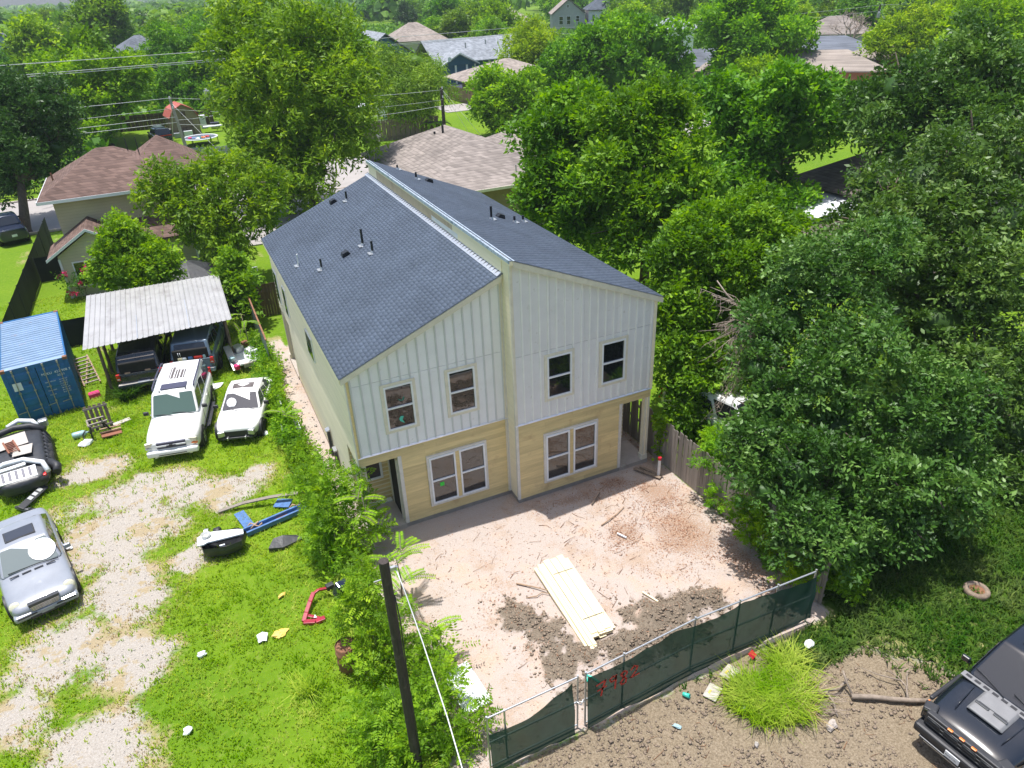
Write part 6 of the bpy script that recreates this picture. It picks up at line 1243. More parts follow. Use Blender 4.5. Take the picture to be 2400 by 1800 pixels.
# crowns as lobes (x, y, z, radius) in metres
TREES = {
'pecan':[[0.03,45.95,13.63,2.44],[-1.85,45.31,11.55,2.44],[-0.19,43.44,10.91,2.79],[2.61,42.57,12.03,2.44],[0.6,42.15,9.02,3.14],[-2.03,43.0,8.84,2.09],[4.44,42.23,10.97,2.44],[4.85,39.52,8.58,2.62],[6.38,40.71,10.93,1.57],[3.08,40.99,8.58,3.14],[0.61,41.34,6.12,2.79],[-1.49,41.22,6.03,2.27],[3.87,38.47,6.18,2.44],[1.42,39.67,4.58,2.79],[-0.79,39.78,3.81,2.27],[1.89,37.75,3.51,1.92],[-2.1,40.61,3.48,1.92],[5.84,42.66,12.46,1.74],[0.09,38.59,2.2,1.57],[-3.5,43.63,7.92,1.05],[6.4,39.57,9.41,1.4],[-1.6,39.06,1.99,1.4]],
'pecan_low':[[-7.53,29.2,5.88,1.5],[-8.97,29.25,5.25,1.15],[-6.81,27.78,4.99,1.5],[-6.09,26.72,4.04,1.23],[-7.81,27.75,4.05,1.23],[-4.56,26.8,5.02,1.23],[-4.58,26.18,3.38,1.09],[-6.41,26.17,2.84,1.23],[-3.76,26.06,4.25,0.98],[-5.0,27.84,6.08,1.23],[-2.87,26.81,5.46,1.09],[-5.58,25.6,2.16,0.87],[-9.32,29.36,5.83,0.76],[-6.1,28.76,6.59,0.95]],
'elm':[[-11.52,24.07,4.08,1.03],[-10.81,23.3,3.41,1.17],[-12.31,23.53,3.23,0.83],[-10.29,22.25,2.87,1.03],[-11.69,22.96,2.65,1.07],[-10.42,23.43,4.44,0.78],[-11.53,24.41,4.87,0.64],[-9.68,22.44,3.46,0.73],[-12.68,23.41,2.7,0.54],[-10.86,22.48,2.39,0.73]],
'carport_shrub':[[-6.28,20.33,2.97,0.63],[-6.7,20.05,2.25,0.77],[-6.31,19.36,1.76,0.63],[-6.57,20.49,3.48,0.43],[-5.97,19.76,2.58,0.53],[-6.12,18.96,1.22,0.43]],
'oak_left':[[-17.03,51.38,8.32,2.13],[-18.64,51.21,7.14,2.13],[-16.06,49.23,6.8,2.13],[-17.95,49.0,5.69,2.49],[-15.71,48.45,5.51,1.49],[-19.7,49.59,4.77,1.78],[-17.86,48.88,3.97,1.78],[-14.68,48.85,7.32,1.35],[-15.58,50.85,9.58,1.24],[-18.03,51.83,9.2,1.42],[-19.42,49.08,3.07,1.42],[-16.52,47.86,3.99,1.07]],
'hack_a':[[10.46,16.46,8.2,1.69],[12.08,16.13,9.0,1.81],[9.57,15.33,6.73,1.57],[11.0,14.7,7.26,2.05],[9.71,14.6,5.43,1.69],[11.52,13.65,5.5,2.05],[10.79,13.55,3.92,1.49],[8.64,14.87,5.41,0.96],[8.59,15.55,6.23,0.6],[10.96,16.61,9.51,1.08],[12.66,15.17,7.67,1.45]],
'hack_b':[[11.98,12.37,8.66,1.89],[13.73,11.86,9.4,1.67],[12.35,10.83,7.58,2.0],[11.04,10.78,6.89,1.67],[13.73,10.56,7.88,1.67],[12.07,9.87,5.84,1.89],[10.83,10.31,4.79,1.55],[13.77,9.34,6.37,1.55],[11.45,9.19,4.08,1.44],[13.33,8.91,4.75,1.44],[12.61,12.61,9.85,1.0]],
'hack_c':[[8.07,2.12,3.98,0.8],[8.64,0.76,2.24,0.89],[8.49,-0.9,0.39,0.71],[9.8,-0.29,2.03,0.98],[8.76,2.86,6.06,0.89],[9.49,-1.28,0.41,0.75],[7.74,1.72,3.24,0.6],[7.59,0.05,0.83,0.6],[8.9,2.77,6.06,0.98],[9.93,2.77,6.61,1.33],[11.44,2.78,7.09,1.33],[10.07,1.95,5.54,1.33],[8.65,1.98,4.87,0.98],[11.33,1.9,5.88,1.33],[8.11,1.68,3.56,0.8],[8.45,0.9,3.02,0.98],[9.9,1.5,4.01,1.15],[7.71,1.26,2.25,0.68],[11.32,1.14,4.61,1.15],[12.67,1.72,6.44,1.03],[7.89,2.41,4.87,0.57],[8.23,2.8,5.43,0.53],[8.15,0.58,1.43,0.89],[9.14,0.21,1.76,1.07],[7.42,1.54,2.99,0.75],[7.67,0.62,2.16,0.89],[8.26,-0.22,0.78,0.89],[9.73,0.56,2.85,1.1],[10.46,1.03,3.67,1.1],[9.51,-0.3,0.88,0.89],[8.29,-0.73,0.31,0.57]],
'oak_a':[[8.47,-3.14,5.79,1.17],[10.45,-2.95,6.59,1.41],[7.95,-4.89,4.76,1.27],[6.55,-5.12,4.3,0.97],[5.47,-5.49,3.55,0.75],[9.69,-4.91,5.28,1.43],[8.06,-5.94,3.65,1.37],[6.03,-6.66,3.1,1.07],[5.0,-6.56,2.74,0.79],[8.28,-7.25,3.05,1.34],[6.8,-7.48,2.22,1.11],[10.06,-6.6,4.07,1.39],[5.5,-7.74,2.25,0.78],[7.67,-8.38,2.04,0.97],[9.34,-8.37,2.58,1.06],[9.19,-2.54,7.02,1.05],[4.81,-7.68,1.81,0.49],[10.74,-7.93,2.98,0.95],[8.1,-8.99,1.83,0.58],[6.9,-3.82,4.85,0.88],[6.2,-8.65,1.83,0.7],[4.87,-5.65,3.18,0.54],[6.16,-4.83,3.93,0.83],[5.76,-5.79,3.31,0.81],[5.11,-8.07,1.83,0.57],[5.51,-8.5,1.84,0.57],[11.39,-7.28,4.04,1.18],[10.15,-9.15,2.32,0.79],[12.43,-2.89,7.15,1.28],[7.8,-3.09,5.61,0.9],[5.3,-5.04,3.82,0.55]],
'oak_b':[[15.84,0.11,7.07,1.74],[18.16,0.24,8.12,1.95],[15.06,-1.96,5.66,1.69],[17.22,-2.59,6.16,1.88],[15.29,-3.47,4.37,1.82],[19.3,-2.09,7.07,1.74],[18.6,-3.79,4.85,1.68],[15.65,-5.06,3.51,1.62],[16.96,-5.77,3.13,1.45],[15.66,-6.94,1.7,1.1],[20.66,0.41,9.0,1.8],[21.4,-0.84,8.78,1.61],[16.04,0.7,8.32,0.85],[14.58,-5.3,2.44,1.2],[16.82,-0.98,6.84,1.56],[14.93,-0.39,7.08,1.21],[15.24,-6.02,1.88,1.34],[14.62,-7.89,0.5,0.91],[16.69,-3.01,4.79,1.67],[14.43,-2.4,4.51,1.33]],
'oak_c':[[28.74,10.56,9.44,2.23],[31.22,9.51,9.79,2.23],[29.48,8.48,7.97,2.47],[32.15,7.49,8.76,2.23],[26.83,9.9,8.05,1.36],[33.94,7.89,10.17,1.73],[32.38,9.66,11.07,1.53],[26.98,8.82,6.78,1.24]],
'hack_d':[[24.61,20.23,7.97,2.1],[26.42,18.67,6.86,2.48],[27.91,18.09,8.18,2.48],[27.84,16.61,6.17,2.1],[30.5,16.66,7.41,2.19],[25.89,16.83,4.68,2.1],[26.34,16.14,2.87,1.81],[23.95,16.97,3.76,1.9],[22.65,17.52,3.25,1.81],[25.36,15.74,2.08,1.46],[25.04,18.58,5.61,1.75]],
'broad':[[36.94,62.53,5.81,2.7],[40.34,61.97,7.59,2.97],[43.2,60.53,8.7,2.8],[46.15,58.19,7.65,2.8],[47.59,56.79,5.42,2.16],[41.22,59.18,5.24,3.56],[45.01,58.11,4.51,3.02],[36.36,60.36,3.79,2.16],[38.74,59.11,2.95,2.48],[43.18,57.11,2.5,2.48],[46.56,56.45,3.02,1.94],[34.75,61.9,4.53,1.35]],
'tall_r':[[65.33,70.4,8.24,3.05],[69.02,69.23,9.22,3.49],[71.54,66.38,8.03,3.17],[66.05,67.07,6.05,3.49],[69.87,65.85,5.57,2.86],[73.26,64.91,6.84,2.41],[64.81,68.02,4.63,2.16],[67.8,64.9,3.17,2.16],[67.88,70.13,11.24,2.66],[71.4,68.56,10.81,2.54]],
'yellow_a':[[84.13,58.37,6.73,2.11],[87.42,57.29,7.42,2.61],[90.32,55.49,7.87,2.98],[87.0,54.87,5.03,2.61],[81.4,58.37,5.78,1.55],[84.4,56.27,4.84,2.24]],
'yellow_b':[[75.53,40.67,8.27,2.54],[73.34,40.02,5.9,2.64],[76.09,38.38,6.5,2.79],[78.27,38.45,8.65,2.28],[76.83,40.57,10.26,2.13],[78.74,36.89,5.94,2.03]],
'willow':[[17.78,67.81,6.9,2.39],[19.76,67.0,7.29,2.39],[18.24,65.6,5.12,2.81],[20.41,64.64,5.51,2.08],[16.52,66.32,4.72,2.08],[19.4,63.97,3.24,1.87],[17.61,65.24,3.02,1.87],[17.2,67.98,8.37,1.56]],
'round':[[26.87,60.1,5.14,2.03],[27.86,58.73,3.76,2.33],[25.16,58.97,3.28,1.83],[29.09,57.71,4.48,1.83],[28.18,57.14,2.24,1.83],[25.99,57.87,2.13,1.83],[24.97,60.28,4.58,1.22]],
'cypress':[[47.29,92.96,8.16,1.71],[46.16,92.39,6.32,2.56],[47.63,90.58,5.67,2.7],[44.48,90.69,4.27,2.84],[46.8,89.83,3.51,2.98],[48.67,89.54,4.69,1.99]],
'thicket':[[40.6,75.54,3.61,1.62],[42.34,74.83,3.82,1.87],[43.58,73.23,2.99,1.74],[41.86,73.32,2.26,1.62],[39.06,75.3,2.9,1.24]],
'mid_a':[[-17.33,83.22,6.52,2.81],[-13.75,81.86,7.31,2.6],[-10.64,80.26,8.16,2.34],[-15.95,79.85,4.31,2.6],[-13.17,79.08,4.13,2.39],[-18.58,80.87,3.46,2.08],[-10.46,79.15,5.34,2.19],[-14.65,78.19,2.17,1.87],[-9.01,79.05,7.17,1.66]],
'mid_b':[[-4.1,105.95,8.05,2.97],[-1.1,104.97,9.11,2.64],[-3.13,102.64,5.17,3.04],[-5.28,102.25,3.56,2.64],[-2.19,100.46,1.92,2.51],[-5.57,100.97,1.16,2.11],[-0.54,102.62,5.58,2.64],[-2.76,99.16,1.02,1.85]],
'tall_left':[[-13.67,170.88,12.85,3.24],[-16.27,170.41,10.69,3.05],[-12.32,167.15,9.71,3.24],[-14.53,166.28,7.31,2.86],[-14.21,170.86,13.98,2.38],[-11.96,168.81,12.63,2.38]],
'sap_a':[[-6.18,0.69,2.55,0.54],[-5.66,0.14,2.02,0.75],[-6.56,0.17,1.79,0.69],[-5.3,-0.53,1.64,0.52],[-6.17,-0.28,1.24,0.75],[-5.83,-0.87,0.62,0.6],[-5.0,-0.92,0.88,0.43],[-6.64,-0.59,0.55,0.49],[-6.84,0.57,2.16,0.36],[-4.89,-0.02,2.57,0.2]],
'sap_b':[[-6.29,-4.42,1.91,0.52],[-6.3,-4.95,1.08,0.62],[-6.19,-5.57,0.46,0.69],[-5.39,-5.86,0.68,0.57],[-4.74,-5.99,0.73,0.36],[-6.06,-4.34,2.54,0.41],[-6.63,-4.57,1.55,0.36],[-5.7,-5.17,1.5,0.41]],
'sap_c':[[-6.16,-7.09,0.63,0.72],[-5.34,-7.46,0.74,0.64],[-6.83,-7.29,0.4,0.72],[-6.1,-7.81,0.42,0.77],[-5.14,-8.05,0.29,0.53],[-4.63,-8.04,0.59,0.33],[-5.31,-8.21,0.24,0.44],[-6.79,-7.69,0.3,0.55]],
'vine_a':[[6.04,-3.11,1.94,0.43],[6.17,-3.51,1.39,0.58],[6.5,-4.12,0.92,0.64],[5.66,-3.42,1.51,0.37],[6.0,-4.1,0.51,0.61],[6.14,-4.45,0.25,0.46]],
'vine_b':[[5.28,-5.9,1.32,0.5],[5.53,-6.58,0.47,0.45],[5.32,-6.34,0.91,0.42],[5.69,-7.06,0.28,0.5],[6.06,-7.31,0.23,0.42]],
'vine_c':[[5.58,-8.17,0.68,0.52],[6.09,-8.32,0.85,0.58],[6.36,-8.8,0.52,0.47],[6.07,-8.22,1.38,0.52]],
}
# trees of the wood behind: x, y, crown radius, height
BGTREES = [[175.4,168.8,4.9,11.6],[235.9,128.6,3.1,6.2],[184.6,237.6,5.2,9.2],[10.5,209.6,4.3,9.0],[145.1,75.6,4.8,8.8],[-28.7,276.0,4.5,8.0],[35.8,12.2,3.5,6.5],[259.4,169.5,3.7,8.8],[146.8,170.8,3.5,8.2],[-14.5,183.7,3.3,5.8],[94.1,137.0,3.0,6.5],[25.1,174.8,5.0,10.1],[67.7,155.8,4.7,8.2],[62.7,20.9,3.2,6.2],[213.6,116.9,3.8,9.0],[34.4,223.7,3.8,6.9],[-13.9,86.0,4.7,11.2],[-35.5,119.4,5.4,11.1],[6.5,194.7,4.4,10.1],[-32.7,283.1,4.8,11.2],[188.3,157.5,3.3,6.5],[100.2,63.9,3.7,7.5],[256.2,178.6,5.3,10.8],[152.3,150.9,4.1,7.9],[-20.7,194.3,3.9,9.3],[178.2,245.6,4.2,8.1],[4.8,90.8,4.9,11.3],[142.3,117.0,4.9,10.6],[185.9,169.8,3.9,8.5],[64.8,146.2,4.8,10.6],[152.5,71.3,4.6,9.6],[167.3,126.4,4.6,10.3],[110.4,141.2,4.8,10.9],[150.3,102.8,5.1,11.1],[104.3,69.1,5.2,10.7],[178.7,184.3,4.8,8.7],[144.6,230.7,4.6,9.2],[125.9,158.9,3.5,7.7],[-40.5,130.2,4.1,8.1],[130.6,201.3,3.6,8.3],[43.5,221.9,4.4,10.4],[86.9,265.1,5.0,10.6],[-21.4,185.6,4.4,9.3],[-25.6,241.4,4.5,10.5],[60.8,175.8,3.5,6.7],[78.0,295.1,5.3,12.4],[17.5,236.8,5.4,11.0],[31.2,194.0,5.4,11.0],[24.4,202.0,4.9,11.1],[15.3,273.1,3.6,6.6],[39.8,305.9,4.5,9.1],[138.4,204.2,4.8,8.5],[37.1,266.5,4.3,8.3],[144.6,223.1,3.1,5.8],[184.4,99.6,5.1,10.7],[154.3,208.2,4.2,9.7],[136.5,96.4,3.2,7.2],[84.6,241.7,3.7,8.3],[-28.3,295.9,4.1,8.6],[38.5,212.2,3.4,7.1],[-58.0,275.2,3.6,8.1],[173.7,213.0,3.1,6.8],[4.9,284.4,4.5,10.8],[-29.2,260.3,3.7,8.7],[67.9,94.5,4.0,7.2],[-31.6,290.1,4.0,7.7],[97.3,216.4,5.3,10.3],[193.1,107.4,4.3,9.2],[-26.5,220.5,3.6,7.0],[-11.8,265.7,4.7,10.2],[9.8,237.1,5.1,10.4],[136.6,108.1,3.1,6.8],[-24.6,142.8,5.3,11.6],[25.4,144.1,4.5,8.7],[-32.7,92.6,3.5,6.0],[116.0,267.1,4.8,8.2],[182.7,108.7,4.5,9.0],[-36.4,207.8,3.4,6.1],[13.3,152.2,3.4,6.4],[58.3,133.7,3.1,7.2],[169.3,83.2,4.7,10.1],[107.2,123.7,4.8,8.6],[22.1,208.1,4.8,10.5],[2.2,122.4,4.6,10.9],[80.7,233.0,5.3,9.1],[-68.0,295.0,3.6,6.2],[-46.0,189.7,3.6,7.2],[-43.9,165.4,3.1,7.4],[10.7,87.5,3.3,6.8],[164.0,247.5,5.1,9.4],[110.5,150.4,4.7,11.1],[59.0,156.9,5.0,9.3],[12.9,101.8,3.2,7.2],[43.8,276.2,3.3,5.8],[-32.7,148.8,4.0,8.5],[12.9,134.4,3.9,6.9],[181.7,229.9,4.8,10.1],[177.9,194.3,3.6,8.3],[102.2,116.9,3.7,6.4],[134.8,233.0,3.1,5.3],[-44.9,261.4,4.3,7.8],[90.5,242.6,5.3,11.9],[68.5,188.4,4.8,11.4],[-4.9,160.4,4.3,8.5],[13.2,267.6,3.8,7.2],[-3.4,294.7,4.9,9.5],[214.1,142.0,4.5,10.2],[164.3,196.9,4.3,9.7],[101.0,152.5,4.6,9.6],[-36.1,160.4,3.2,6.3],[173.8,158.0,4.7,9.0],[30.2,297.3,4.7,8.3],[171.4,205.9,5.3,12.3],[209.1,150.2,4.8,10.2],[147.4,267.6,3.9,6.7],[-11.2,191.3,4.6,10.6],[168.6,242.3,3.9,7.0],[126.5,221.5,4.7,9.3],[2.4,292.3,3.7,7.0],[211.5,124.6,3.4,7.3],[6.5,270.8,3.2,6.6],[239.9,152.6,4.7,9.5],[91.3,131.7,5.3,9.7],[129.0,190.1,3.4,6.3],[145.3,186.9,4.7,10.3],[144.7,96.0,4.5,10.7],[99.3,105.7,5.0,10.2],[210.9,162.6,4.9,10.8],[-22.1,97.3,3.2,5.8],[68.0,172.7,4.6,10.3],[58.6,84.8,3.9,8.5],[187.8,193.3,3.7,6.6],[21.5,187.1,4.2,9.2],[-53.0,214.9,3.9,8.9],[110.6,167.7,5.2,11.1],[168.7,105.0,5.0,11.7],[4.9,310.0,4.0,7.6],[44.8,114.9,3.2,6.2],[251.1,156.8,3.5,5.9],[134.4,67.9,5.3,9.0],[206.5,226.5,3.2,5.7],[145.6,155.0,3.0,6.8],[222.4,119.4,3.9,8.1],[234.6,121.0,5.3,12.6],[147.6,142.8,4.3,8.4],[40.9,295.0,4.3,9.9],[21.6,109.6,4.2,8.8],[49.0,127.7,3.1,5.5],[-20.5,178.4,5.3,10.0],[124.3,101.5,4.8,9.0],[165.0,227.8,3.9,8.4],[-13.2,294.2,3.3,5.8],[134.0,228.3,3.0,5.2],[-33.5,235.4,4.7,10.1],[3.9,241.1,5.3,9.4],[20.1,267.6,3.7,6.3],[-2.7,119.7,3.6,8.6],[116.6,161.0,4.6,8.3],[205.8,114.7,3.3,6.3],[-28.9,164.1,3.6,7.1],[25.0,291.2,4.5,9.7],[-40.6,302.4,4.8,9.4],[71.5,22.0,3.9,8.4],[20.3,261.9,4.0,7.7],[-62.1,284.7,3.7,6.8],[231.3,194.6,5.2,10.6],[27.3,229.1,3.3,6.7],[-38.0,270.1,4.3,7.5],[52.3,292.0,4.9,10.2],[-33.0,111.2,5.3,10.6],[119.1,110.4,3.6,7.3],[150.7,222.1,3.3,6.1],[202.7,136.4,3.4,7.4],[53.3,81.7,3.6,7.0],[53.6,48.1,3.3,7.4],[96.8,146.8,4.5,9.3],[255.7,142.1,3.7,7.1],[-35.6,306.2,4.6,10.2],[179.6,222.1,4.0,9.2],[49.3,248.0,4.8,9.8],[149.0,212.7,4.9,8.9],[122.6,85.6,4.6,9.0],[7.0,247.6,3.7,6.2],[132.6,210.7,4.8,9.8],[-30.7,71.9,4.8,8.6],[198.3,143.4,4.5,9.8],[164.2,232.9,3.0,7.1],[-2.2,309.5,3.2,6.1],[119.5,116.4,3.9,7.1],[261.1,158.6,4.7,8.6],[68.5,180.2,4.0,6.8],[155.7,136.9,4.7,10.7],[200.2,211.6,4.1,7.5],[8.6,174.1,4.6,10.4],[54.2,75.5,3.9,7.0],[49.7,277.7,5.2,9.2],[105.4,246.2,4.9,9.9],[77.3,251.3,3.8,8.7],[-43.7,219.0,4.5,10.6],[-19.8,204.0,3.7,7.4],[16.7,92.0,5.3,9.3],[-2.4,178.8,4.6,9.4],[84.7,48.5,3.8,8.3],[176.1,111.1,3.1,5.8],[11.1,161.9,5.0,10.2],[-25.5,199.5,4.1,9.4],[20.1,119.3,4.7,9.6],[233.9,167.6,4.5,10.3],[91.7,48.8,3.9,8.7],[270.4,140.1,3.9,9.1],[85.8,285.9,3.6,7.7],[114.0,52.2,3.1,6.4],[236.2,200.5,3.5,7.1],[241.3,176.7,4.9,9.2],[8.2,124.0,3.2,5.8],[107.5,237.7,3.0,5.8],[147.6,255.6,3.9,8.2],[123.0,276.4,5.0,11.1],[39.5,232.9,3.9,7.6],[-4.3,145.4,4.6,9.7],[182.5,115.7,4.5,9.8],[182.3,129.1,3.7,7.8],[117.2,173.5,4.5,8.2],[122.2,133.1,4.5,7.7],[13.1,144.1,5.1,10.3],[60.7,140.3,4.2,7.5],[138.0,168.3,3.8,8.3],[203.1,218.6,4.7,10.3],[84.4,117.7,4.5,7.8],[195.5,176.0,4.1,9.7],[118.5,217.6,4.9,11.3],[177.9,96.8,5.3,11.7],[133.8,115.3,4.3,9.3],[134.0,100.4,3.6,7.8],[202.0,118.8,4.1,8.0]]
# ================================================================== TREES
_ico = None
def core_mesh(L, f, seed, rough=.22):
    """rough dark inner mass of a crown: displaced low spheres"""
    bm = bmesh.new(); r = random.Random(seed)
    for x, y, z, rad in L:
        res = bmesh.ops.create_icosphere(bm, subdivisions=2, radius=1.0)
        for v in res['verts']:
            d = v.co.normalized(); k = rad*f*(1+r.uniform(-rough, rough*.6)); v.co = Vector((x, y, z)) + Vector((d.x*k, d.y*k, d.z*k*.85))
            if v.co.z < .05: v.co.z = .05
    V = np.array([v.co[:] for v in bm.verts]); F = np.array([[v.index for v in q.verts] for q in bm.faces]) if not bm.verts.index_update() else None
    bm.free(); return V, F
def leaves(L, n, leaf, width, seed, per=9, twig=.45, up=.35, pin=False, droop=.0, inner=.62, squash=.85, vbias=0.0):
    """twigs on the lobes' surfaces, each with leaves in two rows; returns verts, quads, per-face value"""
    g = np.random.default_rng(seed); L = np.asarray(L, float); w_ = L[:, 3]**2; w_ /= w_.sum(); nt_ = max(8, n//per)
    k = g.choice(len(L), int(nt_*1.9), p=w_); d = g.normal(size=(len(k), 3)); d[:, 2] += up; d /= np.linalg.norm(d, axis=1, keepdims=True)
    f = inner + (1.06-inner)*g.random(len(k))**.55; C = L[k, :3]; P = C + d*(L[k, 3]*f)[:, None]*np.array([1, 1, squash])
    # drop what lies deep inside another lobe
    keep = P[:, 2] > .12
    for j in range(len(L)):
        q = np.linalg.norm((P-L[j, :3])/np.array([1, 1, squash]), axis=1); keep &= ~((q < L[j, 3]*.60) & (k != j))
    P, d, k, f = P[keep][:nt_], d[keep][:nt_], k[keep][:nt_], f[keep][:nt_]; nt_ = len(P)
    lobe_v = g.normal(0, .13, len(L))
    lump = vnoise(P[:, 0]*1.1/ max(L[:, 3].mean(), .3)+9, (P[:, 1]+P[:, 2]*1.3)*1.1/max(L[:, 3].mean(), .3))
    td = d*.8 + g.normal(size=d.shape)*.55; td[:, 2] += .1-droop; td /= np.linalg.norm(td, axis=1, keepdims=True)
    nn = g.normal(size=d.shape)*.45; nn[:, 2] += 1.0; nn -= td*(nn*td).sum(1, keepdims=True); nn /= np.linalg.norm(nn, axis=1, keepdims=True); sd = np.cross(td, nn)
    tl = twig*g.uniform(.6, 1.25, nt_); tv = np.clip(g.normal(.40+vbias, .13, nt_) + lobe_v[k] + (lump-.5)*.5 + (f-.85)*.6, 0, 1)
    i = np.arange(per); s = (i//2 + .5)/(per/2.); side = np.where(i % 2 == 0, 1., -1.)
    pos = P[:, None] + td[:, None]*(tl[:, None]*s[None])[..., None]
    pos[:, :, 2] -= (droop*.5*tl)[:, None]*s[None]**2
    if not pin: pos += g.normal(size=pos.shape)*(leaf*.38)
    a = side[None, :, None]*sd[:, None]*(.95 if pin else .75) + td[:, None]*(.40 if pin else .55) + nn[:, None]*(-.12 if pin else 0)
    if not pin: a = a + g.normal(size=pos.shape)*.45
    a[:, :, 2] -= .12; a /= np.linalg.norm(a, axis=2, keepdims=True)
    ln = nn[:, None] + g.normal(size=pos.shape)*(.22 if pin else .42); ln -= a*(ln*a).sum(2, keepdims=True); ln /= np.linalg.norm(ln, axis=2, keepdims=True); b = np.cross(a, ln)
    sc = (.5+1.1*g.random(pos.shape[:2])**1.3)[..., None]
    tip = pos + a*leaf*sc; m1 = pos + a*leaf*.45*sc + b*width*.5*sc; m2 = pos + a*leaf*.45*sc - b*width*.5*sc
    V = np.stack([pos, m1, tip, m2], 2).reshape(-1, 3); V[:, 2] = np.maximum(V[:, 2], .03); q = np.arange(len(V)//4)*4
    F = np.stack([q, q+1, q+2, q+3], 1); val = np.clip(tv[:, None] + g.normal(0, .10, pos.shape[:2]), 0, 1).ravel()
    return V, F, val
TRI = [0]
def clumps(L, seed, k=9, f=(.30, .50)):
    """break each lobe into smaller leaf clumps sitting on its surface"""
    r = random.Random(seed); out = []
    for x, y, z, R_ in L:
        for _ in range(k):
            d = Vector((r.gauss(0, 1), r.gauss(0, 1), r.gauss(.35, 1))).normalized(); q = R_*r.uniform(.55, .95); c = R_*r.uniform(*f)
            out.append((x+d.x*q, y+d.y*q, max(z+d.z*q*.85, c*.4), c))
    return out
def crown_mesh(name, L, n, leaf, width, seed, core=.45, **kw):
    sub_ = kw.pop('clump', 8); V, F, A = leaves(clumps(L, seed, sub_) if sub_ else L, n, leaf, width, seed, **kw)
    if core:
        cV, cF = core_mesh(L, core, seed); F2 = np.concatenate([cF, cF[:, 2:3]], 1) + len(V)
        # triangles written as degenerate quads would shade badly: split the core into quads by pairing is not needed, keep as separate tris
        me = bpy.data.meshes.new(name); nv = len(V)+len(cV); me.vertices.add(nv); me.vertices.foreach_set('co', np.concatenate([V, cV]).astype(np.float32).ravel())
        li = np.concatenate([F.ravel(), (cF+len(V)).ravel()]).astype(np.int32); me.loops.add(len(li)); me.loops.foreach_set('vertex_index', li)
        ls = np.concatenate([np.arange(len(F))*4, len(F)*4+np.arange(len(cF))*3]).astype(np.int32); me.polygons.add(len(ls)); me.polygons.foreach_set('loop_start', ls)
        try: me.polygons.foreach_set('loop_total', np.concatenate([np.full(len(F), 4), np.full(len(cF), 3)]).astype(np.int32))
        except Exception: pass
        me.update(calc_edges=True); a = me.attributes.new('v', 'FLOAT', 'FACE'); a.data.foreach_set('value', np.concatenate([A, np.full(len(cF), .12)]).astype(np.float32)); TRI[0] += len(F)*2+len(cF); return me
    TRI[0] += len(F)*2; return np_mesh(name, V, F, A)
def trunk_mesh(base, L, r0, seed, limbs=14):
    """tapered trunk forking into limbs that run into the lobes"""
    r = random.Random(seed); m = MB(); c = Vector(np.average(np.array(L)[:, :3], axis=0, weights=np.array(L)[:, 3]**2)); b = Vector(base)
    fork = b.lerp(Vector((c.x*.6+b.x*.4, c.y*.6+b.y*.4, c.z)), .55); mid = b.lerp(fork, .5) + Vector((r.uniform(-.2, .2), r.uniform(-.2, .2), 0))
    m.tube([b+Vector((0, 0, -.2)), b+Vector((0, 0, .25)), mid, fork], r0*1.15, 9, r0*.6)
    Ls = sorted(L, key=lambda q: -q[3]); r.shuffle(Ls)
    for x, y, z, rad in Ls[:limbs]:
        e = Vector((x, y, z)); k = fork.lerp(e, .45) + Vector((r.uniform(-.3, .3), r.uniform(-.3, .3), r.uniform(-.1, .4)))*rad*.5
        m.tube([fork, k, e], r0*.42, 6, r0*.10)
        for _ in range(3):
            d = Vector((r.gauss(0, 1), r.gauss(0, 1), r.gauss(.4, .7))).normalized()*rad*.75; m.tube([e.lerp(k, .3), e+d*.6+Vector((0, 0, .1)), e+d*1.25], r0*.16, 4, r0*.05)
    return m
def tree(name, label, L, mat, n, leaf, width, seed, base, r0=.3, cat='tree', bark='bark', limbs=14, group=None, **kw):
    T = thing(name, label, cat, (base[0], base[1], 0), 0, group); L = [(x-base[0], y-base[1], z, r*1.06) for x, y, z, r in L]
    link('crown', crown_mesh('crown', L, n, leaf, width, seed, **kw), mat, T)
    if r0: trunk_mesh((0, 0, 0), L, r0, seed, limbs).build('trunk', M[bark], T)
    return T
T_ = TREES
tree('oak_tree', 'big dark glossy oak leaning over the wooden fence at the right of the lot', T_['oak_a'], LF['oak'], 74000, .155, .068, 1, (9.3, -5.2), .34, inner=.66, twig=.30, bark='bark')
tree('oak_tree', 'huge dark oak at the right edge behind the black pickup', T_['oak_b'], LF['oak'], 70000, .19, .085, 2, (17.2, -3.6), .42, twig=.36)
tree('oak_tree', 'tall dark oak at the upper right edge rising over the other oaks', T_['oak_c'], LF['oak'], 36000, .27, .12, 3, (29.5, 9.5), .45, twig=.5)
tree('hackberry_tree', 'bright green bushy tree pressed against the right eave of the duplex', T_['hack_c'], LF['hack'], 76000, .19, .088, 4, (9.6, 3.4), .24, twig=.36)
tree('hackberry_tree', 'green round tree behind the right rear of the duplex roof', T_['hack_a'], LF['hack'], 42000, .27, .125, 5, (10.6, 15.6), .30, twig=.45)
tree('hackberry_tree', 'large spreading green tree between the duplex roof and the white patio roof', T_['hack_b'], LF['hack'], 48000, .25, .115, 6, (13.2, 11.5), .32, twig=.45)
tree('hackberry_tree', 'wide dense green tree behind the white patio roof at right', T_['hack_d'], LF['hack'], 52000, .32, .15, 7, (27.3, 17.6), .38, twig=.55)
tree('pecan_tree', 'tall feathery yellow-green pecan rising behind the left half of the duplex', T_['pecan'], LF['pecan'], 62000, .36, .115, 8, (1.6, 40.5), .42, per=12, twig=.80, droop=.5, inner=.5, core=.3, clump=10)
tree('pecan_tree', 'lower feathery pecan hanging over the tan house roof', T_['pecan_low'], LF['pecan'], 25000, .28, .09, 9, (-5.8, 29.5), .22, per=12, twig=.62, droop=.45, inner=.5, core=0, bark='bark_pale')
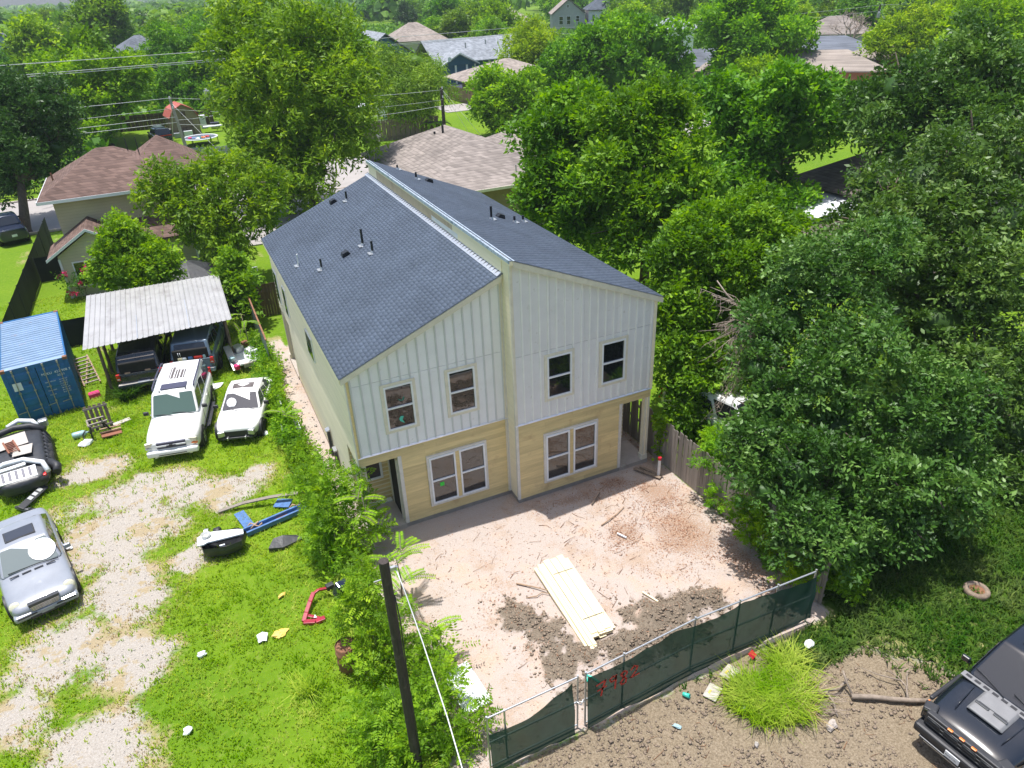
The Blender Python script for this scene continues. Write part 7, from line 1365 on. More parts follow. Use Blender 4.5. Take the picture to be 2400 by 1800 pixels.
tree('elm_tree', 'small bright green elm standing in front of the tan gable', T_['elm'], LF['bright'], 19000, .19, .10, 10, (-11.4, 24.6), .12, twig=.4, inner=.55, core=.55)
tree('shrub', 'dark leafy shrub at the right rear corner of the carport', T_['carport_shrub'], LF['hack'], 7000, .20, .11, 11, (-6.5, 20.2), .06, cat='shrub', twig=.35)
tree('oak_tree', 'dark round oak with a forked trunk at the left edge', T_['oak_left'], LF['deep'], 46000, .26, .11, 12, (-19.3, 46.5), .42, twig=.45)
tree('broad_tree', 'broad open green tree with dark forked limbs right of the tall black pole', T_['broad'], LF['hack'], 42000, .42, .20, 13, (42.5, 60), .45, twig=.8, inner=.5, core=.5)
tree('broad_tree', 'tall bright green tree in the upper right beside the grey roof', T_['tall_r'], LF['bright'], 40000, .48, .23, 14, (69.5, 69), .55, twig=.9, inner=.5, core=.5)
tree('yellow_tree', 'yellow-green tree just right of the leaning black street pole', T_['yellow_a'], LF['yellow'], 18000, .42, .20, 15, (86, 58), .3, twig=.8)
tree('yellow_tree', 'large yellow-green tree in the upper right corner', T_['yellow_b'], LF['yellow'], 19000, .40, .19, 16, (77.5, 40.5), .35, twig=.75)
tree('willow_tree', 'drooping pale green willow in front of the blue house', T_['willow'], LF['willow'], 30000, .50, .07, 17, (18.8, 66.8), .35, per=10, twig=1.1, droop=1.6, inner=.6)
tree('round_tree', 'round dark green tree right of the grassy plot and brown fence', T_['round'], LF['bright'], 18000, .36, .19, 18, (27.4, 59.4), .25, twig=.7)
tree('cypress_tree', 'pointed yellow-green cypress behind the tall black pole', T_['cypress'], LF['yellow'], 18000, .50, .16, 19, (47.5, 92), .35, twig=.9, droop=.4)
tree('thicket', 'low bright green thicket at the foot of the tall black pole', T_['thicket'], LF['bright'], 10000, .34, .17, 20, (41.8, 75), .12, cat='shrub', twig=.7)
tree('yard_tree', 'bright tree left of the red roofed shed, the wires crossing it', T_['mid_a'], LF['bright'], 30000, .36, .17, 21, (-13.8, 80.8), .4, twig=.7, inner=.55)
tree('yard_tree', 'dark green tree right behind the red roofed shed', T_['mid_b'], LF['hack'], 26000, .38, .17, 22, (-4.2, 99), .4, twig=.7)
tree('tall_tree', 'tall tree breaking the skyline at upper left', T_['tall_left'], LF['mid'], 14000, .70, .34, 23, (-14, 169.5), .4, twig=1.3)
for nm, lab, s, n, b in (('sap_a', 'feathery bright green saplings hiding the entry at the left front of the duplex', 41, 11000, (-5.95, -.3)), ('sap_b', 'bright green bushes around the dark foreground pole', 42, 9500, (-5.95, -5.2)), ('sap_c', 'dense bright green bush at the left end of the green gate', 43, 12500, (-5.85, -8.1))):
    tree('fence_bush', lab, T_[nm], LF['bright'], n, .105, .042, s, b, .03, cat='bush', bark='bark_pale', per=14, pin=True, twig=.42, droop=.25, inner=.35, core=0, limbs=9, up=.7)
for nm, lab, s, n, b in (('vine_a', 'bright green creeper bush spilling over the wooden fence', 44, 7000, (6.1, -3.8)), ('vine_b', 'leafy creepers along the foot of the wooden fence near the corner', 45, 5500, (5.75, -6.6)), ('vine_c', 'bright weeds in the corner where the wooden fence meets the green fence', 46, 6000, (6.0, -8.3))):
    tree('creeper_bush', lab, T_[nm], LF['bright'], n, .11, .050, s, b, .02, cat='bush', per=12, pin=True, twig=.36, droop=.2, inner=.4, core=0, limbs=4)
# feathery shoots: single arching stems with leaflets in two rows, between the yards
def shoot(T, p, d, L_, seed, mat):
    g = random.Random(seed); p = Vector(p); d = Vector(d).normalized(); n = 16; pts = [p + d*L_*t + Vector((0, 0, -.35*L_*t*t)) for t in [i/n for i in range(n+1)]]
    sd = d.cross(Vector((0, 0, 1))).normalized(); m = MB()
    for i in range(2, n+1):
        for s in (1, -1):
            a = (sd*s + d*.35 + Vector((0, 0, -.15+g.uniform(-.1, .1)))).normalized(); l = .15*(1-.4*abs(i/n-.5)); w_ = .045; q = pts[i]; b = a.cross(Vector((0, 0, 1))).normalized(); m.add([q, q+a*l*.45+b*w_/2, q+a*l, q+a*l*.45-b*w_/2], [(0, 1, 2, 3)])
    me = m.mesh('leaflets'); at = me.attributes.new('v', 'FLOAT', 'FACE'); at.data.foreach_set('value', np.array([g.uniform(.4, .9) for _ in me.polygons], np.float32)); link('leaflets', me, mat, T)
    s_ = MB(); s_.tube(pts, .012, 5, .004); s_.build('stem', M['bark_pale'], T)
def shoots(name, label, base, seed, n, L_, h):
    T = thing(name, label, 'bush'); g = random.Random(seed); b = Vector(base)
    for i in range(n):
        a = g.uniform(0, 2*math.pi); q = b + Vector((g.uniform(-.2, .2), g.uniform(-.2, .2), g.uniform(.3, h)))
        shoot(T, q, (math.cos(a), math.sin(a), g.uniform(.1, .8)), g.uniform(.6, 1)*L_, seed*50+i, LF['bright'])
    s_ = MB(); s_.tube([b, b+Vector((.05, 0, h*.5)), b+Vector((0, .05, h))], .03, 6, .012); s_.build('stalk', M['bark_pale'], T); return T
shoots('tree_of_heaven', 'long feathery fronds hanging at the right front corner of the carport', (-6.75, 15.9, 0), 3, 13, 1.3, 2.2)
shoots('tree_of_heaven', 'feathery sapling reaching over the porch entry of the duplex', (-5.25, -.75, 0), 4, 16, .95, 2.4)
shoots('tree_of_heaven', 'feathery sapling with fronds over the pale dirt right of the pole top', (-5.0, -3.2, 0), 5, 18, 1.0, 1.9)
shoots('tree_of_heaven', 'feathery sapling beside the pale dirt above the white sheet', (-4.9, -5.6, 0), 6, 14, .8, 1.3)
shoots('tree_of_heaven', 'feathery shoot drooping against the wooden fence near its corner', (6.0, -6.0, .8), 7, 10, .9, 1.4)
shoots('tree_of_heaven', 'feathery sapling by the bonnet of the bumperless sedan', (-6.35, 7.6, 0), 8, 14, .8, 1.1)
# low shrubs in the strip beside the duplex side wall
g_ = random.Random(77); strip = []
for i in range(15):
    y = 16.2-i*1.22; L = [(-6.35+g_.uniform(-.2, .2), y+g_.uniform(-.5, .5), .28+g_.uniform(0, .25), g_.uniform(.30, .48)) for _ in range(4)]
    strip.append(L)
for i, L in enumerate(strip):
    b = (L[0][0], L[0][1]); tree('strip_weed', 'leafy weed clump in the strip between the yards beside the duplex side wall', L, LF['bright'], 1900, .115, .055, 300+i, b, 0, cat='weeds', group='weed clumps between the yards', per=9, twig=.3, inner=.35, core=.6)
# vine on the fence by the porch post
VN = thing('fence_vine', 'small bright vine climbing the wooden fence behind the right porch post', 'vine', (5.50, -.95, 0))
V, F, A = leaves([(0, 0, 1.75, .20), (.0, -.05, 1.45, .14), (0, .25, 1.7, .14), (0, -.02, 1.1, .10), (0, .02, .7, .10), (0, 0, .35, .08)], 620, .12, .09, 51, per=5, twig=.12, inner=.3); link('leaves', np_mesh('leaves', V, F, A), LF['bright'], VN); s_ = MB(); s_.tube([(.02, 0, 0), (.03, .02, .7), (.02, -.02, 1.2), (.02, 0, 1.8)], .012, 5); s_.build('stem', M['bark'], VN)
# dead bough hanging out of the oak in front of the crown
DB = thing('dead_bough', 'bare grey dead bough with drooping twigs hanging out of the oak', 'branch'); g_ = random.Random(12); m = MB()
m.tube([(9.6, -3.4, 4.3), (9.29, -2.74, 4.78), (8.5, -2.1, 5.35), (8.05, -1.55, 5.75), (7.6, -1.2, 6.3), (7.35, -.95, 6.75)], .075, 7, .018); m.build('bough', M['twig_pale'], DB)
m = MB()
tips = [(7.5, -1.5, 5.7), (7.2, -1.5, 5.2), (7.9, -2.2, 4.6), (7.4, -2.4, 4.0), (6.9, -2.6, 3.3), (6.6, -2.9, 2.7), (7.5, -3.1, 2.9), (7.1, -2.2, 4.3), (6.9, -1.9, 4.9), (7.3, -1.1, 6.1)]
for i in range(95):
    p = Vector((9.2, -2.75, 4.8)).lerp(Vector((8.1, -1.75, 5.6)), g_.random()); tx = tips[i % len(tips)]; e = Vector(tx)+Vector((g_.gauss(0, .35), g_.gauss(0, .3), g_.gauss(0, .35))); k = p.lerp(e, .5)+Vector((g_.gauss(0, .12), g_.gauss(0, .12), .16+g_.random()*.15)); m.tube([p, k, e], .015, 4, .005)
    for _ in range(4): f_ = k.lerp(e, g_.random()); m.tube([f_, f_+Vector((g_.uniform(-.35, .25), g_.uniform(-.35, .3), g_.uniform(-.45, .1)))], .007, 3, .003)
m.build('twigs', M['twig_pale'], DB)
def bare_tree(label, base, h, spread, seed, r0):
    T = thing('bare_tree', label, 'tree', (base[0], base[1], 0)); g = random.Random(seed); m = MB(); tw = MB()
    def grow(p, d, L_, r, lev):
        e = p + d*L_; mid = p.lerp(e, .5)+Vector((g.gauss(0, .06), g.gauss(0, .06), 0))*L_; (m if lev < 2 else tw).tube([p, mid, e], r, 5 if lev < 2 else 4, r*.6)
        if lev < 5:
            for _ in range(3 if lev else 4): nd = (d + Vector((g.gauss(0, spread), g.gauss(0, spread), g.gauss(.12, .3)))).normalized(); grow(p.lerp(e, g.uniform(.65, 1)), nd, L_*g.uniform(.6, .82), r*.58, lev+1)
    grow(Vector((0, 0, 0)), Vector((.08, 0, 1)), h*.3, r0, 0); m.build('trunk', M['bark_pale'], T); tw.build('branches', M['twig_pale'], T)
bare_tree('bare leafless grey tree near the parked cars at upper right', (101, 80.5), 11, .55, 4, .28)
bare_tree('dead grey tree among the oaks at the right edge', (40, 12.5), 12, .4, 6, .26)
# banana plants by the white camper
for i, (x, y, h, lab) in enumerate(((19.6, 63.6, 2.6, 'banana plant with arching leaves in front of the willow'), (21.0, 64.6, 2.2, 'shorter banana plant next to the dark street pole'))):
    T = thing('banana_plant', lab, 'plant', (x, y, 0)); g = random.Random(i+5); s_ = MB(); s_.cyl((0, 0, 0), (.05, 0, h*.55), .11, 8, .07); s_.build('stem', M['blue_paint'] if 0 else M['bark_pale'], T)
    for k in range(9):
        a = k*2.4; d = Vector((math.cos(a), math.sin(a), 0)); m = MB(); pr = None
        for t in range(7):
            u = t/6; p = Vector((0, 0, h*.5)) + d*(u*1.5) + Vector((0, 0, 1.25*u-1.45*u*u)); w_ = .26*math.sin(math.pi*min(1, u*.9+.08)); sdv = Vector((-d.y, d.x, 0))*w_; cur = [p-sdv-Vector((0, 0, .06)), p, p+sdv-Vector((0, 0, .06))]
            if pr: m.add(pr+cur, [(0, 1, 4, 3), (1, 2, 5, 4)])
            pr = cur
        me = m.mesh('leaf'); at = me.attributes.new('v', 'FLOAT', 'FACE'); at.data.foreach_set('value', np.full(len(me.polygons), g.uniform(.3, .8), np.float32)); link('leaf', me, LF['bright'], T)
# crape myrtle by the tan gable
T = tree('crape_myrtle', 'thin crape myrtle with pink flower heads by the tan gable window', [(-14.3, 28.4, 1.2, .35), (-14.9, 28.5, .8, .30), (-13.7, 28.4, 1.5, .3), (-15.4, 28.7, 1.3, .22)], LF['mid'], 900, .12, .06, 60, (-14.3, 28.4), .03, cat='shrub', core=0, inner=.3)
for x, y, z in ((-15.5, 28.9, 1.5), (-15.2, 28.5, .55), (-14.95, 28.3, .5), (-13.9, 28.3, 1.95), (-14.1, 28.3, 1.75), (-13.5, 28.3, 1.55), (-14.5, 28.4, 1.0), (-15.1, 28.6, 1.7)):
    V, F, A = leaves([(x+14.3, y-28.4, z, .14)], 60, .08, .07, int(x*-31+z*7), per=4, twig=.05, inner=.2); link('flower', np_mesh('flower', V, F, A), M['pink'], T)
# ------------------------------------------------------------------ individual trees of the wood behind
protos = []
for i in range(7):
    g = random.Random(900+i); L = []
    for k in range(11):
        a = g.uniform(0, 2*math.pi); q = g.uniform(.15, .62); L.append((math.cos(a)*q, math.sin(a)*q, g.uniform(.1, 1.25)*(1-q*.5)+.25, g.uniform(.34, .52)))
    L.append((0, 0, 1.15+.15*(i % 3), .42)); Lr = [(x, y, z, r) for x, y, z, r in L]
    me = crown_mesh('crown', Lr, 9500, .105, .052, 900+i, twig=.20, inner=.6, core=.5, clump=5); me.materials.append(LF['mid'])
    tm = MB(); tm.cyl((0, 0, -.7), (.02, 0, .5), .055, 7, .03)
    for x, y, z, r in L[:4]: tm.tube([(.01, 0, .3), (x*.5, y*.5, z*.6), (x, y, z)], .025, 5, .008)
    tme = tm.mesh('trunk'); tme.materials.append(M['bark']); protos.append((me, tme))
kinds = [('mid', 'mid green'), ('hack', 'fresh green'), ('deep', 'dark green'), ('bright', 'bright green'), ('yellow', 'yellow-green'), ('mid', 'soft green'), ('deep', 'deep green')]
g_ = random.Random(31)
for i, (x, y, r, h) in enumerate(BGTREES):
    me, tme = protos[i % 7]; kd = g_.choices(range(7), (5, 4, 1.0, 3.2, 1.4, 4, 0.8))[0]; far = math.hypot(x+8, y+19) > 150
    dd_ = math.hypot(x+8, y+19); dz_ = -max(0, dd_-260)*.0095; h = min(h, max(6.5, 15.2-dd_*.0135))
    T = thing('woodland_tree', '%s bushy tree of the %s wood beyond the street' % (kinds[kd][1], 'far' if far else 'near'), 'tree', (x, y, dz_), g_.uniform(0, 6.28), 'trees of the wood beyond the street')
    zs = (h-r*.25)/1.62; c = link('crown', me, None, T); c.scale = (r*1.18, r*1.18, zs); c.location = (0, 0, h*.08); c.material_slots[0].link = 'OBJECT'; c.material_slots[0].material = LF[kinds[kd][0]]
    if not far: t = link('trunk', tme, None, T); t.scale = (r, r, zs); t.location = (0, 0, h*.1)
# far-off wood that reads as one mass
g = np.random.default_rng(5); n = 2600; dist = np.sqrt(g.uniform(300**2, 2200**2, n)); dist[:1300] = np.sqrt(g.uniform(290**2, 800**2, 1300)); ang = g.uniform(-.78, .82, n); fx, fy = .4041, .9147
x = -8.1 + dist*(fx*np.cos(ang)+fy*np.sin(ang)); y = -18.8 + dist*(fy*np.cos(ang)-fx*np.sin(ang)); Lf = np.stack([x, y, g.uniform(3.2, 6.5, n)-np.maximum(dist-260, 0)*.0095, g.uniform(4.0, 6.5, n)*np.where(dist > 800, 1.7, 1)], 1)
V = []; F = []; A = []
per = 64; d = g.normal(size=(n, per, 3)); d[:, :, 2] = np.abs(d[:, :, 2])*.9+.05; d /= np.linalg.norm(d, axis=2, keepdims=True); P = Lf[:, None, :3] + d*(Lf[:, 3][:, None]*g.uniform(.7, 1.05, (n, per)))[..., None]*np.array([1, 1, .85])
s_ = Lf[:, 3][:, None]*g.uniform(.22, .42, (n, per)); a = g.normal(size=P.shape); a -= d*(a*d).sum(2, keepdims=True)*.8; a /= np.linalg.norm(a, axis=2, keepdims=True); b = np.cross(a, d + g.normal(size=P.shape)*.4); b /= np.linalg.norm(b, axis=2, keepdims=True)
Q = np.stack([P-a*s_[..., None], P+b*s_[..., None]*.7, P+a*s_[..., None], P-b*s_[..., None]*.7], 2).reshape(-1, 3); q = np.arange(len(Q)//4)*4
tv = np.repeat(np.clip(g.normal(.42, .2, n), 0, 1), per); o = link('far_woods', np_mesh('far_woods', Q, np.stack([q, q+1, q+2, q+3], 1), np.clip(tv+g.normal(0, .14, n*per), 0, 1)), LF['mid']); o['kind'] = 'stuff'; o['label'] = 'hazy far-off tree canopy reaching the horizon'
# underwood: shrubs filling the gaps between trunks beyond the street
n = 2600; g = np.random.default_rng(8); x = g.uniform(-60, 190, n*3); y = g.uniform(60, 260, n*3); dd = np.hypot(x+8, y+19); an = np.arctan2(x+8, y+19); ok = (an > -.33) & (an < 1.12) & (dd < 300)
for bx0, bx1, by0, by1 in ((-14, 2, 58, 92), (0, 36, 56, 95), (24, 62, 88, 150), (26, 44, 74, 90), (90, 118, 66, 100), (100, 135, 150, 235), (60, 96, 52, 122), (-45, -25, 150, 215), (-16, 2, 130, 160)): ok &= ~((x > bx0) & (x < bx1) & (y > by0) & (y < by1))
x, y = x[ok], y[ok]; n = len(x); rr = g.uniform(.9, 2.3, n); per = 26; d = g.normal(size=(n, per, 3)); d[:, :, 2] = np.abs(d[:, :, 2]); d /= np.linalg.norm(d, axis=2, keepdims=True); P = np.stack([x, y, rr*.4], 1)[:, None] + d*(rr[:, None]*g.uniform(.6, 1.05, (n, per)))[..., None]
s_ = rr[:, None]*g.uniform(.18, .36, (n, per)); a = g.normal(size=P.shape); a /= np.linalg.norm(a, axis=2, keepdims=True); b = np.cross(a, d+g.normal(size=P.shape)*.4); b /= np.linalg.norm(b, axis=2, keepdims=True)
Q = np.stack([P-a*s_[..., None], P+b*s_[..., None]*.7, P+a*s_[..., None], P-b*s_[..., None]*.7], 2).reshape(-1, 3); Q[:, 2] = np.maximum(Q[:, 2], .02); q = np.arange(len(Q)//4)*4
o = link('undergrowth', np_mesh('undergrowth', Q, np.stack([q, q+1, q+2, q+3], 1), np.clip(np.repeat(g.normal(.45, .2, n), per)+g.normal(0, .13, n*per), 0, 1)), LF['mid']); o['kind'] = 'stuff'

# ================================================================== HOUSES AROUND
def hip(mb, x0, x1, y0, y1, z0, z1, th=.14):
    w_, d_ = x1-x0, y1-y0
    if w_ >= d_: a, b = (x0+d_/2, (y0+y1)/2), (x1-d_/2, (y0+y1)/2)
    else: a, b = ((x0+x1)/2, y0+w_/2), ((x0+x1)/2, y1-w_/2)
    V = [(x0, y0, z0), (x1, y0, z0), (x1, y1, z0), (x0, y1, z0), (*a, z1), (*b, z1)]
    V += [(x0, y0, z0-th), (x1, y0, z0-th), (x1, y1, z0-th), (x0, y1, z0-th)]
    F = [(0, 1, 5, 4), (2, 3, 4, 5), (1, 2, 5), (3, 0, 4)] if w_ >= d_ else [(0, 1, 4), (1, 2, 5, 4), (2, 3, 5), (3, 0, 4, 5)]
    F += [(0, 6, 7, 1), (1, 7, 8, 2), (2, 8, 9, 3), (3, 9, 6, 0), (6, 9, 8, 7)]; return mb.add(V, F)
def gable(mb, x0, x1, y0, y1, z0, z1, ax, th=.14):
    if ax == 'y': c = (x0+x1)/2; return mb.prism([(x0, z0), (c, z1), (x1, z0), (x1, z0-th), (c, z1-th), (x0, z0-th)], 'y', y0, y1)
    c = (y0+y1)/2; return mb.prism([(y0, z0), (c, z1), (y1, z0), (y1, z0-th), (c, z1-th), (y0, z0-th)], 'x', x0, x1)
def bwin(T, x, y, z, w_, h, face='y', split=True, mat='vinyl_white'):
    s = -1
    m = MB(); e = .07
    def B(mm, a0, a1, z0, z1, d0, d1): mm.bb(a0, a1, d0, d1, z0, z1) if face == 'y' else mm.bb(d0, d1, a0, a1, z0, z1)
    c = x if face == 'y' else y; dpt = y if face == 'y' else x
    for a0, a1, z0, z1 in ((c-w_/2, c+w_/2, z-h/2, z-h/2+e), (c-w_/2, c+w_/2, z+h/2-e, z+h/2), (c-w_/2, c-w_/2+e, z-h/2+e, z+h/2-e), (c+w_/2-e, c+w_/2, z-h/2+e, z+h/2-e)): B(m, a0, a1, z0, z1, dpt-.05, dpt+.01)
    if split: B(m, c-w_/2+e, c+w_/2-e, z-.03, z+.03, dpt-.045, dpt+.01)
    f = m.build('window', M[mat], T); m = MB(); B(m, c-w_/2+e*.9, c+w_/2-e*.9, z-h/2+e*.9, z+h/2-e*.9, dpt-.02, dpt+.005); m.build('pane', M['window_glass'], f)
def part(T, name, mat, fn, *a): m = MB(); fn(m, *a); return m.build(name, M[mat], T)
def wallbox(T, x0, x1, y0, y1, z1, mat, z0=0): m = MB(); m.bb(x0, x1, y0, y1, z0, z1); return m.build('wall', M[mat], T)
# tan two-storey house at left
T = thing('tan_house', 'tan lap-sided house with brown hip roof above and a gabled lower wing', 'house')
wallbox(T, -15.0, -8.3, 32.0, 38.2, 5.15, 'wall_tan'); part(T, 'roof', 'roof_brown', hip, -15.7, -7.5, 31.4, 38.6, 5.25, 7.35)
part(T, 'roof', 'roof_brown', hip, -11.6, -5.4, 33.6, 40.0, 5.20, 7.45)
m = MB(); m.bb(-15.72, -7.5, 31.36, 31.395, 5.08, 5.26); m.bb(-15.74, -15.705, 31.36, 38.6, 5.08, 5.26); m.build('gutter', M['vinyl_white'], T)
m = MB(); m.prism([(-15.3, 0), (-11.6, 0), (-11.6, 2.55), (-13.45, 3.72), (-15.3, 2.55)], 'y', 29.2, 31.995); m.build('wall', M['wall_cream2'], T)
part(T, 'roof', 'roof_brown', gable, -15.85, -11.05, 28.85, 31.99, 2.50, 3.98, 'y')
m = MB(); m.prism([(-15.87, 2.38), (-13.45, 3.86), (-11.03, 2.38), (-11.03, 2.54), (-13.45, 4.02), (-15.87, 2.54)], 'y', 28.81, 28.848); m.build('barge_board', M['vinyl_white'], T)
m = MB(); m.bb(-15.32, -15.2, 29.14, 29.198, 0, 2.4); m.bb(-7.93, -7.82, 30.54, 30.598, 0, 2.45); m.build('corner_trim', M['vinyl_white'], T)
wallbox(T, -11.59, -7.85, 30.6, 31.99, 2.5, 'wall_cream2')
m = MB(); m.add([(-11.2, 30.05, 2.5), (-7.5, 30.05, 2.5), (-7.5, 31.99, 3.45), (-11.2, 31.99, 3.45), (-11.2, 30.05, 2.38), (-7.5, 30.05, 2.38), (-7.5, 31.99, 2.38), (-11.2, 31.99, 2.38)], [(0, 1, 2, 3), (0, 4, 5, 1), (1, 5, 6, 2), (3, 7, 4, 0)]); m.build('roof', M['roof_brown'], T)
bwin(T, -14.05, 29.2, 1.35, 1.3, 1.55, 'y', False); m = MB(); m.bb(-14.08, -14.02, 29.14, 29.19, .6, 2.1); m.build('mullion', M['vinyl_white'], T)
sk = bwin; m = MB(); m.box((-11.75, 34.35, 6.75), (.62, .75, .16), 0, R(30)); o = m.build('roof_fan', M['plastic_black'], T); m = MB(); m.box((-11.75, 34.6, 7.02), (.6, .35, .05), 0, R(30)); m.build('solar_panel', M['grey_sheet'], o)
for x, y, z in ((-15.0, 35.4, 5.8), (-7.6, 36.5, 6.2)): m = MB(); m.cyl((x, y, z-.3), (x, y, z+.3), .05, 8); m.build('vent_pipe', M['rust'], T)
for x in (-10.35, -9.75): m = MB(); m.cyl((x, 35.3, 6.6), (x, 35.3, 7.7), .03, 6); m.build('vent_pipe', M['plastic_black'], T)
# hip-roofed house right behind the duplex
T = thing('tan_roof_house', 'low house with large tan hip roof right behind the duplex', 'house'); wallbox(T, 6.9, 16.9, 27.0, 42.2, 3.1, 'wall_khaki'); part(T, 'roof', 'roof_tan', hip, 6.3, 17.5, 26.3, 42.8, 3.4, 5.85)
m = MB(); m.prism([(26.2, 0), (26.2, 0)], 'x', 0, 1) if 0 else None; part(T, 'roof', 'roof_tan', hip, 9.3, 17.6, 30.0, 38.4, 3.42, 5.35)
m = MB(); m.bb(6.3, 17.5, 26.26, 26.295, 3.24, 3.42); m.build('gutter', M['trim_cream'], T)
for x, y, z, h in ((11.2, 35.8, 5.4, .7), (10.8, 36.6, 5.4, .15)): m = MB(); m.cyl((x, y, z), (x, y, z+h), .09, 8); m.build('vent_pipe', M['plastic_black'], T)
m = MB(); m.cyl((13.4, 27.6, 3.9), (13.4, 27.6, 4.4), .05, 8); m.build('vent_pipe', M['galv'], T)
T = thing('tan_roof_house', 'second tan-roofed house half hidden by trees right of the first', 'house'); wallbox(T, 18.6, 28, 35.2, 43.4, 2.9, 'wall_khaki'); part(T, 'roof', 'roof_tan', hip, 18.0, 28.8, 34.4, 44.0, 3.1, 5.4)
m = MB(); m.cyl((19.0, 40.5, 3.3), (19.0, 40.5, 4.7), .07, 8); m.build('vent_pipe', M['galv'], T)
m = MB(); m.bb(17.97, 18.0, 34.4, 44, 2.96, 3.12); m.build('gutter', M['trim_cream'], T)
# shed with red roof, trampoline and yard things
T = thing('garden_shed', 'wooden barn shed with a red gambrel roof behind the leaning pole', 'shed', (-5.5, 84.6, 0), R(9)); g5 = [(-1.65, 0), (1.65, 0), (1.65, 2.1), (1.15, 2.95), (0, 3.55), (-1.15, 2.95), (-1.65, 2.1)]
m = MB(); m.prism(g5, 'y', -1.6, 1.8); m.build('wall', M['wall_khaki'], T)
for a, b in zip(g5[2:], g5[3:]): a, b = Vector(a), Vector(b); n_ = Vector((b.y-a.y, -(b.x-a.x))).normalized()*.1; n_ = n_ if n_.y > 0 else -n_; m = MB(); m.prism([tuple(a+n_*.1), tuple(b+n_*.1), tuple(b+n_), tuple(a+n_)], 'y', -1.8, 2.0); m.build('roof', M['roof_red'], T)
m = MB(); m.bb(-.9, .9, -1.66, -1.61, .1, 1.9); d_ = m.build('door', M['wood_old'], T); m = MB(); m.bb(-.02, .02, -1.69, -1.665, .1, 1.9); m.bb(-.9, .9, -1.69, -1.665, .9, 1.0); m.build('door_trim', M['wood_dark'], d_); m = MB(); m.bb(-.25, .25, -1.65, -1.61, 2.3, 2.8); m.build('vent', M['wood_dark'], T)
T = thing('trampoline', 'round black trampoline with coloured towels on the lawn', 'trampoline', (-4.25, 75.6, 0)); m = MB(); m.disc((0, 0, .82), 1.75, 'z', 28); m.build('mat', M['trampoline'], T); m = MB(); m.lathe([(1.75, .78), (1.95, .78), (1.95, .86), (1.75, .86), (1.75, .78)], n=28); m.build('rim', M['sheet_white'], T)
for i in range(6): a = i*math.pi/3; m = MB(); m.cyl((1.85*math.cos(a), 1.85*math.sin(a), 0), (1.85*math.cos(a), 1.85*math.sin(a), .8), .04, 6); m.build('leg', M['dark_metal'], T)
for i, (x, y, mt) in enumerate(((-.7, -.4, 'blue_paint'), (-.2, -.6, 'teal_plastic'), (.35, -.5, 'lamp_amber'), (.7, -.2, 'paint_red'), (-1.1, -.1, 'pink'), (-.3, -.95, 'bag'))): o = trash('towel', 'rumpled %s towel lying on the trampoline' % ('dark blue', 'turquoise', 'orange', 'red', 'pink', 'white')[i], 'towel', (-4.25+x, 75.6+y, .83), (.7, .5, .12), M[mt], i, i+60)
T = thing('cloth_fence', 'grey privacy cloth on a yard fence below the trampoline', 'fence')
m = MB(); m.hexa([(-5.9, 64.2, 0), (-2.2, 63.0, 0), (-2.2, 63.04, 0), (-5.9, 64.24, 0), (-5.9, 64.2, 1.7), (-2.2, 63.0, 1.7), (-2.2, 63.04, 1.7), (-5.9, 64.24, 1.7)]); m.build('cloth', M['grey_sheet'], T); m = MB(); m.hexa([(-8.3, 65.2, 0), (-5.95, 64.2, 0), (-5.95, 64.24, 0), (-8.3, 65.24, 0), (-8.3, 65.2, 1.6), (-5.95, 64.2, 1.6), (-5.95, 64.24, 1.6), (-8.3, 65.24, 1.6)]); m.build('cloth', M['black_mesh'], T)
def yardfence(name, label, pts, h, mat, bw=.5):
    T = thing(name, label, 'fence'); me = MB().bb(-bw/2+.01, bw/2-.01, -.02, .02, 0, h).mesh('board'); me.materials.append(M[mat])
    for (xa, ya), (xb, yb) in zip(pts, pts[1:]):
        d = Vector((xb-xa, yb-ya, 0)); n = max(1, int(d.length/bw))
        for i in range(n): k = link('board', me, None, T); p = Vector((xa, ya, 0))+d*((i+.5)/n); k.location = p; k.rotation_euler = (0, 0, math.atan2(d.y, d.x))
        for z in (.4, h-.3): m = MB(); nr = Vector((d.y, -d.x, 0)).normalized()*.05; m.box(Vector((xa, ya, z))+d/2+nr, (d.length, .05, .1), math.atan2(d.y, d.x)); m.build('rail', M[mat], T)
    return T
yardfence('back_fence', 'dark board fence behind the red roofed shed', [(-16, 92), (-1.5, 89.8)], 1.9, 'wood_dark')
yardfence('plank_fence', 'weathered plank fence in front of the white camper', [(12.0, 64.6), (16.3, 64.4), (20.6, 63.6)], 2.2, 'wood_old')
yardfence('cedar_fence', 'brown cedar fence between the grassy plot and the tan-roofed house', [(31.6, 90), (32.4, 84), (33.0, 80)], 1.9, 'wood_tan')
yardfence('cedar_fence', 'bright orange new cedar fence beside the white house far back', [(101, 178), (112, 171)], 2.6, 'wood_tan', 1.0)
bx2 = lambda name, lab, cat, c, d, mat, rz=0: tag(MB().box(c, d, rz).build(name, M[mat], bevel=.03), lab, cat)
bx2('folding_table', 'white folding table piled with things right of the shed', 'table', (-2.2, 83.6, .7), (2.2, .8, .12), 'sheet_white'); bx2('white_fridge', 'white fridge standing behind the folding table', 'fridge', (-3.0, 87.3, .8), (.7, .7, 1.6), 'sheet_white')
bx2('storage_box', 'white storage box in front of the shed', 'box', (-5.2, 82.4, .35), (1.0, .6, .6), 'sheet_white'); bx2('blue_tub', 'deep blue tub beside the folding table', 'tub', (-1.7, 86.2, .45), (1.1, .7, .6), 'rail_blue'); bx2('scrap_heap', 'heap of white scrap left of the shed', 'scrap', (-7.4, 83.5, .5), (1.6, 1.0, .8), 'galv', .5)
bx2('cooler_box', 'blue and white cooler beside the parked black car', 'cooler', (-6.4, 82.0, .3), (.9, .5, .55), 'grey_sheet')
